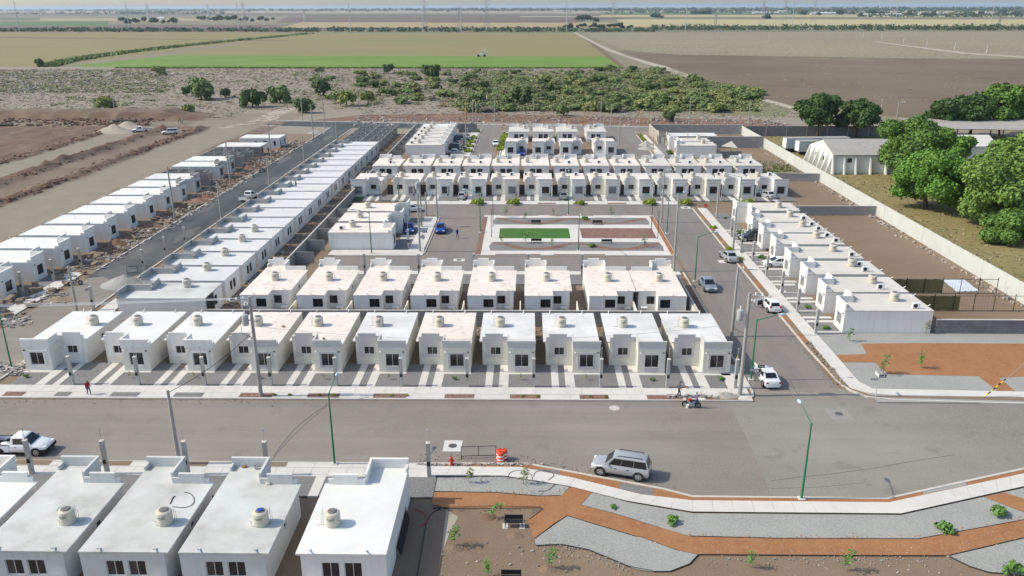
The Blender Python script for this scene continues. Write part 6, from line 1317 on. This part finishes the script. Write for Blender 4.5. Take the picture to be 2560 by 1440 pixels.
while cnt < 272:
    x = R.uniform(780, 1930); y = 174+112*R.random()**.85
    if not inside(x, y): continue
    dens = .2 if x < 900 else (.5 if x < 1130 else (.85 if x < 1450 else 1.0))
    if y > 262: dens *= .45
    if 1085 < x < 1165 and y > 214: dens *= .15
    if R.random() > dens: continue
    k_ = R.choices(['green','dark','yellow','olive','grey'], [4,2,2,2,3] if x < 1600 else [5,1,5,2,.4])[0]
    p = S(x, y); D = math.hypot(p.x, p.y); r_ = R.uniform(2.0,4.6) if k_ != 'grey' else R.uniform(1.2,2.6)
    zone = 'between the site track and footpath' if x < 1090 else 'beyond the parked cars lane' if x < 1240 else 'behind the small houses' if x < 1420 else 'behind the sand heaps lane' if x < 1600 else 'behind the corner houses' if x < 1740 else 'beside the dirt road'
    deep = 'near the crop' if y < 200 else 'midway in the scrub' if y < 240 else 'near the last street'
    hb = r_*R.uniform(.55,.95); sz = 'big' if r_ > 2.7 else 'small'
    bush(p, k_, r_, hb, f'{sz} {KL[k_]} {deep}, {zone}', f'{sz} {k_} bushes {deep} {zone}'); cnt += 1

def tufts(name, n, place, hgt, wid, m, blades=5, seed=5, lbl=None):
    r = random.Random(seed); b = MB(); mi = b.mi(m)
    for i in range(n):
        q = place(r)
        if q is None: continue
        x, y, s = q; h, w_ = hgt*s, wid*s
        for j in range(blades):
            a = r.uniform(0, 6.283); dx, dy = math.cos(a), math.sin(a); o = r.uniform(.1,.8)*w_; k = len(b.v); ln = r.uniform(.3,1.0)*w_
            b.v += [(x+dx*o-dy*ln*.5, y+dy*o+dx*ln*.5, 0), (x+dx*o+dy*ln*.5, y+dy*o-dx*ln*.5, 0), (x+dx*(o+ln*.7), y+dy*(o+ln*.7), h*r.uniform(.5,1))]; b.f.append((k,k+1,k+2)); b.m.append(mi)
    return stuff(name, b.mesh(name))
def in_scrub(r):
    x = r.uniform(-340, 110); y = 283+(r.random()**1.25)*240; 
    if y > 283+ (345-283)*((110-x)/20 if x > 90 else 10): return None
    if -105 < x < -60 and y < 305: return None
    return x, y, r.uniform(.5,1.3)*(1+(y-280)/500)
tufts('dry_brush', 22000, in_scrub, .22, .8, 'twig_grey', 6, 5); tufts('dry_grass', 7000, in_scrub, .2, .75, 'dry_grass', 5, 6)
def weeds1(r):
    p = S(r.uniform(0,420), r.uniform(176,232)); return (p.x, p.y, r.uniform(.5,1.2))
tufts('green_weeds', 1300, weeds1, .5, 1.6, 'weed_green', 5, 7)
tufts('yard_weeds', 3500, lambda r: (r.uniform(64.6,150), r.uniform(60,239), r.uniform(.4,1.1)), .4, .5, 'dry_grass', 5, 8)
def plotweeds(r):
    x, y = r.uniform(53,63), r.uniform(176,200); return (x, y, r.uniform(.4,1)) if r.random() < .5 else (r.uniform(54,63), r.uniform(186,196), r.uniform(.6,1.2))
tufts('plot_weeds', 260, plotweeds, .4, .5, 'weed_green', 5, 9)
tufts('crop_row_edge', 2200, lambda r: (lambda p: (p.x, p.y, r.uniform(.6,1.3)))(S(r.uniform(290,1560), r.uniform(168.5,171.5))), .8, .9, 'crop', 6, 10)
tufts('ditch_growth', 1600, lambda r: (lambda t: (lambda p: (p.x+r.uniform(-5,5), p.y+r.uniform(-6,6), r.uniform(.8,2.2)))(S(125+t*650, 166-81.5*t**.72)))(r.random()**1.6), 1.3, 1.6, 'leaf_mesquite', 6, 11)
tufts('plowed_weeds', 500, lambda r: (lambda p: (p.x, p.y, r.uniform(.5,1.6)))(S(r.uniform(1700,2560), r.uniform(95,260))), .16, 1.3, 'dry_grass', 5, 12)
tufts('scrub_undergrowth', 9000, lambda r: (lambda a, c: (lambda p: (p.x, p.y, r.uniform(.5,1.5)) if inside(a, c+4) else None)(S(a, c)))(r.uniform(1150,1960), 176+110*r.random()**.8), .7, 1.1, 'leaf_olive', 6, 13)

def thicket(name, n, place, m, seed, h=1.4, w_=2.2, q=34, size=.42):
    r = random.Random(seed); b = MB(); mi = b.mi(m)
    for i in range(n):
        p = place(r)
        if p is None: continue
        s_ = r.uniform(.5,1.3)
        for j in range(q): leafquad(b, Vector((p[0]+r.gauss(0,w_*.42*s_), p[1]+r.gauss(0,w_*.42*s_), abs(r.gauss(.45,.35))*h*s_)), Vector((r.gauss(0,.5), r.gauss(0,.5), 1)), size*r.uniform(.6,1.3), mi, r)
    return stuff(name, b.mesh(name))
def low(r):
    a, c = r.uniform(1130,1960), 176+108*r.random()**.85
    if a < 1420 and r.random() < .45: return None
    return S(a, c) if inside(a, c+3) else None
thicket('scrub_thicket', 520, low, 'leaf_olive', 91); thicket('scrub_thicket', 420, low, 'leaf_mesquite', 92); thicket('scrub_thicket', 260, low, 'leaf_yellow', 93, 1.2)
thicket('scrub_thicket', 230, lambda r: S(r.uniform(720,1150), r.uniform(180,268)), 'leaf_olive', 94, 1.0, 2.6); thicket('scrub_thicket', 150, lambda r: S(r.uniform(0,720), r.uniform(178,272)), 'leaf_olive', 95, .7, 2.8)
# rubbish heaps and rubble
def rubble(name, n, place, smin, smax, m='rubble', seed=3, flatp=.35):
    r = random.Random(seed); b = MB(); mi = b.mi(m)
    for i in range(n):
        x, y, z = place(r); s = r.uniform(smin, smax); a = r.uniform(0, 6.28); lx, ly, lz = s*r.uniform(.5,1.8), s*r.uniform(.4,1), s*r.uniform(.2,.8); ca, sa = math.cos(a), math.sin(a); t = r.uniform(-.3,.3); k = len(b.v)
        for zz in (0, 1):
            for p_, q_ in ((-1,-1),(1,-1),(1,1),(-1,1)): ux, uy = p_*lx/2, q_*ly/2; b.v.append((x+ux*ca-uy*sa, y+ux*sa+uy*ca, z+zz*lz+t*ux))
        for f in ((4,5,6,7),(0,1,5,4),(1,2,6,5),(2,3,7,6),(3,0,4,7)): b.f.append(tuple(k+i_ for i_ in f)); b.m.append(mi)
    return stuff(name, b.mesh(name))
rubble('rubbish_heaps', 300, lambda r: (lambda p: (p.x, p.y, 0))(S(*r.choice([(r.gauss(70,40), r.gauss(224,5)),(r.gauss(110,70), r.gauss(207,4)),(r.gauss(300,120), r.gauss(200,7)),(r.gauss(60,60), r.gauss(191,3))]))), .4, 1.2, 'rubble', 3)
rubble('building_rubble', 1700, lambda r: (min(-61.6, r.uniform(-68.4,-63.0)+abs(r.gauss(0,.5))), 112+r.random()*120, 0), .12, .5, 'rubble', 4); rubble('wood_scraps', 420, lambda r: (r.uniform(-68.4,-63.6), 82+r.random()*145, .05), .15, .9, 'wood', 5)
rubble('soil_clods', 4200, lambda r: (lambda x: (x+r.gauss(0,.9), r.uniform(112,256), r.uniform(.02,.4)))(r.choice([-104.2,-104.2,-116,-116,-131.5])), .12, .7, 'soil_red', 21); rubble('soil_clods', 900, lambda r: (r.uniform(-200,-125), r.uniform(262,284), .1), .2, .9, 'soil_red', 22)
rubble('yard_debris', 900, lambda r: (r.uniform(-39.2,-35.3), r.uniform(92,212), 0), .1, .45, 'rubble', 6); rubble('kerb_rubble', 500, lambda r: (lambda p: (p.x+r.gauss(0,.5), p.y+r.gauss(0,.4), 0))(k1(*r.choice([(r.uniform(0,180),r.uniform(590,640)),(r.uniform(280,480),r.uniform(400,480)),(r.uniform(20,160),r.uniform(930,1000))]))), .1, .4, 'rubble', 7)
rubble('wall_foot_stones', 420, lambda r: (63.2-abs(r.gauss(0,.8)), r.uniform(84,232), 0), .12, .45, 'rubble', 8); rubble('shoulder_stones', 700, lambda r: (r.uniform(-60,85), r.uniform(262,283), 0), .2, .8, 'rubble', 9); rubble('alley_stones', 260, lambda r: (r.choice([r.uniform(-46,21)]), r.uniform(87.4,89.6), 0), .1, .35, 'rubble', 10)
rubble('strip_rubble', 260, lambda r: (lambda p: (p.x, p.y, .12))(k3(*r.choice([(r.uniform(1090,1360), 0),(r.gauss(560,25), r.gauss(940,6)),(r.uniform(180,500), r.uniform(938,952))])) if False else k3(*r.choice([(r.gauss(560,28), r.gauss(940,6)),(r.uniform(180,500), r.uniform(938,952))]))), .08, .3, 'rubble', 11)
rubble('strip_rubble', 220, lambda r: (lambda t: (lambda p: (p.x, p.y, .12))(k3(1110+t*250+r.gauss(0,6), 580+t*290)))(r.random()), .08, .3, 'wood', 12); rubble('strip_rubble', 200, lambda r: (lambda p: (p.x, p.y, .11))(k5(r.uniform(720,1700), r.uniform(600,616))), .06, .2, 'rubble', 13)
rubble('garden_stones', 200, lambda r: (lambda p: (p.x, p.y, 0))(r.choice([k5,k6])(r.uniform(900,2500), r.uniform(1150,1430))), .04, .14, 'rubble', 14)
def mound(p, rx, ry, h, m, label, cat='soil heap', seed=1, group=None, name='soil_mound'):
    import mathutils.noise as nz
    b = MB(); n, k = 18, 7; b.v.append((0,0,h)); 
    for i in range(1, k+1):
        for j in range(n):
            a = 2*math.pi*j/n; q = i/k; z = h*(1-q)**1.15*(1+.35*nz.noise((math.cos(a)*2+seed*3, math.sin(a)*2, q*3))) if i < k else -.03; w_ = 1+.25*nz.noise((math.cos(a)*1.3, math.sin(a)*1.3, seed*2.7)); b.v.append((rx*q*w_*math.cos(a), ry*q*w_*math.sin(a), z))
    mi = b.mi(m)
    for j in range(n): b.f.append((0, 1+j, 1+(j+1) % n)); b.m.append(mi)
    for i in range(k-1):
        for j in range(n): a = 1+i*n+j; c_ = 1+i*n+(j+1) % n; b.f.append((a, a+n, c_+n, c_)); b.m.append(mi)
    o = link(name, b.mesh(name, True), None, p); tag(o, label, cat, group)
mound(k1(935,330), 3.6, 2.4, 1.5, 'gravel_light', 'grey gravel heap at the start of the new asphalt', 'gravel heap', 2, None, 'gravel_heap'); mound(S(1616,363), 2.6, 2.2, 1.3, 'pole', 'sand heap in the paved lane, farther one', 'sand heap', 3, 'sand heaps in the lane', 'sand_heap'); mound(S(1617,373), 2.6, 2.2, 1.3, 'pole', 'sand heap in the paved lane, nearer one', 'sand heap', 4, 'sand heaps in the lane', 'sand_heap')
mound(c3(850,272), 7, 4, 2.6, 'soil_pale', 'pale conical sand heap on the building site, nearer one', 'sand heap', 5, None, 'sand_heap'); mound(c3(950,243), 7, 4, 2.3, 'soil_pale', 'pale sand heap on the building site, behind the other', 'sand heap', 6, None, 'sand_heap'); mound(S(790,333), 3, 2, .9, 'gravel_light', 'small grey heap by the bend of the new asphalt', 'gravel heap', 7, None, 'gravel_heap')
for i, (x, y) in enumerate([(800,1140),(950,1060),(1130,975),(1250,895),(1350,830),(1480,790),(1530,760),(1620,700),(1720,645),(1790,590),(1850,545),(1990,455),(2080,405),(870,1105)]): mound(c3(x,y), R.uniform(1.6,2.8), R.uniform(1.4,2.4), R.uniform(.5,1.0), 'soil_red', f'red-brown soil heap before the houses across the dark street, {ORD[i+1] if i < 13 else "extra"} along it', 'soil heap', i+10, 'soil heaps along the dark street')
for i, (x, y, m_) in enumerate([(1255,990,'soil_red'),(1000,1225,'dirt'),(1695,1380,'dirt'),(1450,1130,'rubble')]): mound(k5(x,y), .75, .55, .18, m_ if m_ != 'rubble' else 'dirt', ['earth ring around the bent sapling','stony earth ring around the sapling below the bench','earth ring around the sapling at the gravel edge','small stone pile beside the bench'][i], 'earth heap', i+30)
mound(k3(565,945)+Vector((0,0,.1)), 1.6, .6, .55, 'rubble', 'pile of broken stone on the kerb strip by the corner pole', 'stone pile', 41, None, 'stone_pile'); mound(k1(440,450), 2.2, 1.4, .5, 'wood', 'pile of scrap timber at the dark street kerb', 'timber pile', 42, None, 'timber_pile')
e = c4(905,1052); mound(e, .9, .4, .12, 'soil_red', 'small spill of brown debris on the park road before the blue car', 'debris', 43, None, 'debris_spill')
for i, (x, y) in enumerate([(625,613),(20,632)]): b = MB(); b.tube([(-4,0,.5),(4,0,.5)], .5, 12, 'black_metal'); o = link('drain_pipe', b.mesh('drain_pipe'), None, c1(x if i == 0 else 5, y)); tag(o, ['black drain pipe lying by the sand heaps on the site','black drain pipe lying at the edge of the site trench'][i], 'pipe')

# young planted trees
def sapling_kit(seed, h, leaf='leaf_sapling', n=60, size=.09, bend=0, wide=.28):
    r = random.Random(seed); b = MB(); pts = [Vector((bend*(i/6)**2+.04*math.sin(i+seed), .03*math.cos(i*2+seed), h*(i/6)*(1-.25*abs(bend)*(i/6)))) for i in range(7)]; b.tube(pts, [.022-.002*i for i in range(7)], 5, 'wood'); tm = b.mesh('stem'); c_ = MB(); mi = c_.mi(leaf)
    for i in range(n):
        t = r.uniform(.35,1.05); q = pts[min(6, int(t*6))]; cl = Vector((r.gauss(0,1), r.gauss(0,1), r.gauss(0,.6)))*wide*.5; leafquad(c_, q+cl, Vector((r.gauss(0,.5), r.gauss(0,.5), 1)), size*r.uniform(.7,1.4), mi, r)
    return tm, c_.mesh('foliage')
def sapling(p, kit, label, group='young planted trees', rz=0, s=1.0, name='sapling'):
    e = empty(name, p, rz); e.scale = (s, s, s); tag(e, label, 'young tree' if name == 'sapling' else 'shrub', group); link('stem', kit[0], e); link('foliage', kit[1], e)
SK = [sapling_kit(51, 1.7, n=90, bend=.3), sapling_kit(52, 1.5, n=80, bend=-.2), sapling_kit(53, 1.3, n=60, bend=.1, leaf='leaf_olive'), sapling_kit(54, 1.9, n=110, bend=.9, size=.09)]
for i, (q, kk, s, lb) in enumerate([(k5(1270,1000),3,1,'bent over sapling at the orange path above the bench'),(k5(995,1205),0,1.15,'green sapling with a stony ring below the bent sapling'),(k5(1715,1372),0,1.1,'sapling at the edge of the light gravel tongue'),(k5(1255,1440),1,1,'sapling at the bottom edge under the green one'),(k6(745,1225),1,1,'small sapling below the orange path, first beyond the gravel tongue'),(k6(1375,1245),0,1.15,'upright sapling below the orange path with a dug ring'),(k5(1110,740),2,1.1,'thin grey-green sapling at the walk near the hydrant'),(k5(1515,748),2,1.2,'spindly sapling among irrigation hoses'),
    (k3(1615,790),0,1.5,'leafy sapling at the corner of the orange earth bed'),(k3(1872,755),1,1.4,'thin sapling in the middle of the orange earth bed'),(k3(1390,572),0,1.15,'green sapling at the end wall of the side street houses'),(k3(1905,520),2,1.4,'bare twiggy sapling against the end wall')]): sapling(q, SK[kk], lb, rz=R.uniform(-.4,.4), s=s)
def shrub_kit(seed, leaf, n=260, size=.11, R_=.55, H=.6): 
    L = make_lobes(R_, H, 6, seed, .8, .1); b = MB(); b.tube([(0,0,0),(0,0,H*.6)], .03, 5, 'wood'); return b.mesh('stem'), crown(L, n, size, leaf, seed, False, .6)
SH1, SH2, SH3 = shrub_kit(61,'leaf_sapling'), shrub_kit(62,'leaf_lime',320,.10,.7,.45), shrub_kit(63,'leaf_mesquite',240)
for i, (q, s, lb) in enumerate([(k6(210,925),1.0,'round green shrub on the light gravel near the walk'),(k6(2020,985),1.25,'tall feathery green shrub at the orange path bend'),(k6(2395,880),1.3,'low spreading green shrub in the gravel near the orange branch path'),(k6(2480,1250),1.3,'feathery green shrub in the far gravel corner'),(k5(2180,925),.55,'tiny green shrub alone on the light gravel'),(k3(1240,492),.9,'small shrub before the first side street house'),(k3(1120,352),.9,'small shrub before the second side street house'),(c5(810,1085),1.1,'small leafy shrub before the middle side street houses'),(c5(668,925),1.4,'dark shrub beside the black off-roader'),(c5(570,820),.8,'small shrub at the first side street garden'),(c5(198,390),1.8,'dark conical shrub beside the shade sail house'),(k3(545,830),.7,'reddish dry shrub before the corner end house')]): sapling(q, SH1 if i not in (8,10) else SH3, lb, 'small garden shrubs', R.uniform(0,6), s, 'garden_shrub')
for i, (x, y) in enumerate([(1175,806),(1440,806),(1935,808),(2455,808),(2720,808),(3180,808)]): e = c4(x,y); sapling(e, SH2, f'lime green spreading shrub at the park row kerb, {ORD[i+1]} from the parapet column', 'lime green kerb shrubs', 0, 2.2 if i != 2 else 1.7, 'kerb_shrub')
for i, (x, y) in enumerate([(1100,420),(1110,382),(1128,350),(1138,320),(1160,270)]): sapling(c4(x,y), SH2, f'lime green shrub along the parked cars lane, {ORD[i+1]} from the park rows', 'lime green lane shrubs', 1, 2.0, 'lane_shrub')
for i in range(9): sapling(c4(1340+i*4.5, 405-i*14), SH2, 'yellow-green hedge plant along the lane with the white car', 'yellow-green hedge plants', i, 1.7, 'hedge_plant')
for i in range(7): sapling(S(1598+i*2.3, 337+i*2.6), SH2, 'yellow-green planting in the sand heaps lane', 'yellow-green lane planting', i, 1.0, 'hedge_plant')
for i, (x, y) in enumerate([(488,884),(595,1030),(660,1098)]): sapling(c5(x,y), SH2, f'lime shrub in the side street kerb strip, {ORD[i+1]} from the park row', 'lime shrubs in the side street strip', i, 1.1, 'kerb_shrub')
for i, (x, y) in enumerate([(1380,905),(1530,935),(1735,900),(1975,925),(2160,900),(1350,1100),(1530,1100),(1730,1130),(2025,1130),(2415,1130)]): sapling(c4(x,y), SK[i % 3] if i not in (3,8) else SH1, f'young plant in the {"far" if i < 5 else "near"} park bed, {ORD[i % 5+1]} from the blue car', 'young plants in the park beds', i, 1.3, 'sapling')
for i in range(11):
    x = (-52.2 if i == 0 else BL[i]+1.3); sapling(Vector((x, 75.0, .12)), SK[2] if i % 3 else SH3, f'small dry plant in the wide road front garden, {ORD[11-i]} from the side street', 'dry plants in the front gardens', i, .55, 'garden_plant')
for i in range(5):
    for q in (.8, 2.3):
        x = [-18.0,-11.0,1.0,6.0,-4.3][i] if 0 else [k2(440,0+1165).x, k2(570,1165).x][0] if 0 else [-21.4,-14.2,-1.3,5.4,-25.8][i]+q; sapling(Vector((x, 71.2, .16)), SH2, f'tiny yellow {["first","second"][q > 1]} plant of the kerb planter before the house {ORD[[7,6,4,3,8][i]]} from the pole corner', 'tiny yellow kerb planter plants', i, .32, 'planter_plant')

# ------------------------------------------------------------------ far land: hedges, trees, houses, pylons
FK = [crown(make_lobes(1,1,6,s,.8,.1), 150, .26, 'far_leaf', s, True, .4) for s in (71,72,73)]
def fartree(x, y, w_, label, group, kind=None):
    p = S(x, y); D = math.hypot(p.x, p.y); r_ = w_/2010*D*.5; o = link('far_tree', FK[int(x) % 3], None, p); o.scale = (r_, r_, r_*R.uniform(1.0,1.4)); tag(o, label, 'tree', group)
for x0, x1, y, n, lb in [(300,445,57,10,'dark tree in the far clump at the green field'),(492,690,52,15,'dark tree in the long far clump behind the pylons'),(1410,1588,69,15,'dark tree in the farm clump on the yellow fields'),(1440,1500,52,5,'dark tree in the small farm beyond the yellow fields'),(1725,1775,37,5,'dark tree in the far square grove'),(2000,2560,40,14,'dark tree among the far sheds on the plain'),(1630,1660,45,3,'small far tree on the yellow plain'),(1900,1925,46,2,'far field tree in the yellow stubble')]:
    for i in range(n): fartree(x0+(x1-x0)*(i+R.uniform(.1,.9))/n, y+R.uniform(-2,2), R.uniform(9,22), f'{lb}, {ORD[i+1]} along it' if i < 23 else lb, lb+' group')
def hedge(name, n, f, s0, s1, seed):
    r = random.Random(seed); b = MB(); mi = b.mi('far_leaf')
    for i in range(n):
        x, y = f(r); p = S(x, y); D = math.hypot(p.x, p.y); s = r.uniform(s0, s1); w_ = 5/2010*D*r.uniform(.5,1.3)
        for j in range(7): leafquad(b, Vector((p.x+r.gauss(0,w_*.5), p.y+r.gauss(0,2), s*r.uniform(.15,.95))), Vector((r.gauss(0,.6), -.5+r.gauss(0,.4), .7)), min(w_, s)*.55, mi, r)
    return stuff(name, b.mesh(name))
hedge('far_hedge', 520, lambda r: (r.uniform(-40,800), 79+r.uniform(-2.5,1.5)), 3, 7, 81); hedge('far_hedge', 420, lambda r: (r.uniform(815,1420), 79.5+r.uniform(-2.5,1.5)), 4, 8, 82); hedge('far_hedge', 700, lambda r: (r.uniform(1630,2600), 77-(r.uniform(0,1))*5), 4, 9, 83); hedge('far_hedge', 160, lambda r: (r.uniform(1420,1640), 79+r.uniform(-2,1.5)), 3, 6, 85)
hedge('far_woods', 2200, lambda r: (r.uniform(-60,2620), 25.5+abs(r.gauss(0,1.6))), 8, 26, 84)
hedge('far_woods', 900, lambda r: (r.choice([r.uniform(-20,420), r.uniform(300,560), r.uniform(1500,2600), r.uniform(1600,2200)]), r.uniform(27,36)), 5, 13, 86); hedge('far_woods', 260, lambda r: (r.uniform(2150,2600), r.uniform(37,44)), 5, 11, 87)
for i, (x, y, w_) in enumerate([(405,50,14),(345,30,30),(1005,30,60),(1060,27,40),(1415,28,60),(1920,34,70),(2060,36,60),(2200,40,90),(2330,37,60),(2480,37,70),(1960,30,30),(530,28,24)]):
    p = S(x, y); D = math.hypot(p.x, p.y); L = w_/2010*D; e = empty('far_shed', p); tag(e, f'far pale shed on the plain, {ORD[i+1]} of the scattered ones', 'shed', 'far pale sheds'); b = MB(); b.box(-L/2,-8,0,L/2,8,6,'roof_white','t'); link('wall', b.mesh('wall'), e); b = MB(); b.face([(-L/2,-9,5.8),(L/2,-9,5.8),(L/2,0,8.5),(-L/2,0,8.5)], 'roof_grey'); b.face([(L/2,9,5.8),(-L/2,9,5.8),(-L/2,0,8.5),(L/2,0,8.5)], 'roof_grey'); link('roof', b.mesh('roof'), e)
def pylon(x, y, H, label, r_=.22):
    p = S(x, y); e = empty('pylon', p, R.uniform(-.2,.2)); tag(e, label, 'pylon', 'lattice power pylons'); b = MB(); w0, w1 = H*.10, H*.028
    lv = [0,.22,.42,.6,.75,.88,1]; C4 = lambda t: [Vector((sx*(w0+(w1-w0)*min(1,t*1.25)), sy*(w0+(w1-w0)*min(1,t*1.25)), H*t)) for sx, sy in ((-1,-1),(1,-1),(1,1),(-1,1))]
    for i in range(len(lv)-1):
        a_, c_ = C4(lv[i]), C4(lv[i+1])
        for k in range(4): b.tube([a_[k], c_[k]], r_, 4, 'steel', False); b.tube([a_[k], c_[(k+1) % 4]], r_*.6, 3, 'steel', False); b.tube([a_[(k+1) % 4], c_[k]], r_*.6, 3, 'steel', False)
    link('tower', b.mesh('tower'), e)
    for z, L in ((.78,.16),(.89,.13),(1,.15)): b = MB(); b.tube([(-H*L,0,H*z),(0,0,H*z+H*.02),(H*L,0,H*z)], r_, 4, 'steel', False); b.tube([(-H*L,0,H*z),(0,0,H*z-H*.03),(H*L,0,H*z)], r_*.7, 4, 'steel', False); link('cross_arm', b.mesh('cross_arm'), e)
for i, (x, y, H) in enumerate([(373,55,46),(523,52,46),(612,66,46),(762,57,30),(1062,70,50),(1149,74,36),(1217,70,52),(1532,66,46),(1788,68,26),(1905,62,45),(1961,55,50),(2033,55,50),(2495,72,24),(2,50,40)]): pylon(x, y, H, f'lattice power pylon on the plain, {ORD[i+1]} along the horizon from the green field')
for i, (x0, y0, x1, y1) in enumerate([(49,80,38,0),(324,77,316,2),(598,78,592,5),(876,82,874,8),(1153,82,1152,10),(1416,81,1417,8),(1713,80,1715,10),(1979,76,1982,0),(2236,74,2244,0),(2475,73,2485,0)]):
    p = S(x0, y0); H = min(60, max(30, Z(p, x1, y1))); e = empty('transmission_pole', p); tag(e, f'tall single steel transmission pole, {ORD[i+1]} along the hedge from the green field', 'pole', 'tall steel transmission poles'); b = MB(); b.tube([(0,0,0),(0,0,H)], [.75,.35], 6, 'galv'); link('shaft', b.mesh('shaft'), e)
    for k in range(4): b = MB(); q = 1 if k % 2 else -1; b.tube([(0,0,H*(.95-.08*k)),(q*3,0,H*(.97-.08*k))], .14, 4, 'galv'); link('arm', b.mesh('arm'), e)
for i, (x, y) in enumerate([(2157,96),(2204,98),(2258,110),(2316,118),(2386,125),(2466,133)]): pole(S(x,y), (x,y-20), f'thin white field post along the track, {ORD[i+1]} from the hedge', 0, r=.16, m='roof_grey', h=6.5, group='white field posts', name='field_post')
# sprayer standing at the edge of the crop
e = empty('field_sprayer', S(1203,142)); tag(e, 'pale farm machine standing at the crop edge', 'farm machine'); b = MB(); b.box(-3,-1,1,1.5,1,2.6,'roof_white'); link('tank_body', b.mesh('tank_body'), e); b = MB(); b.box(2,-1,1,3.5,1,3.4,'tarp_white'); b.box(2.1,-.9,3.4,3.4,.9,5.6,'roof_white'); link('cab', b.mesh('cab'), e)
for x in (-2, 2.6): b = MB(); b.tube([(x,-1.3,.9),(x,1.3,.9)], .9, 12, 'rubber'); link('wheel', b.mesh('wheel'), e)

# ------------------------------------------------------------------ air: one even closed box of haze round everything
hz = bpy.data.materials.new('haze_air'); hz.use_nodes = True; nt = hz.node_tree; nt.nodes.remove(nt.nodes['Principled BSDF'])
pv = nt.nodes.new('ShaderNodeVolumePrincipled'); pv.inputs['Color'].default_value = (.68,.83,1.0,1); pv.inputs['Density'].default_value = 5.5e-5; pv.inputs['Anisotropy'].default_value = .2
nt.links.new(pv.outputs[0], nt.nodes['Material Output'].inputs['Volume']); b = MB(); b.box(-46000,-400,-1.2,46000,91000,75,'ink'); me = b.mesh('haze'); me.materials.clear(); me.materials.append(hz); stuff('haze', me)
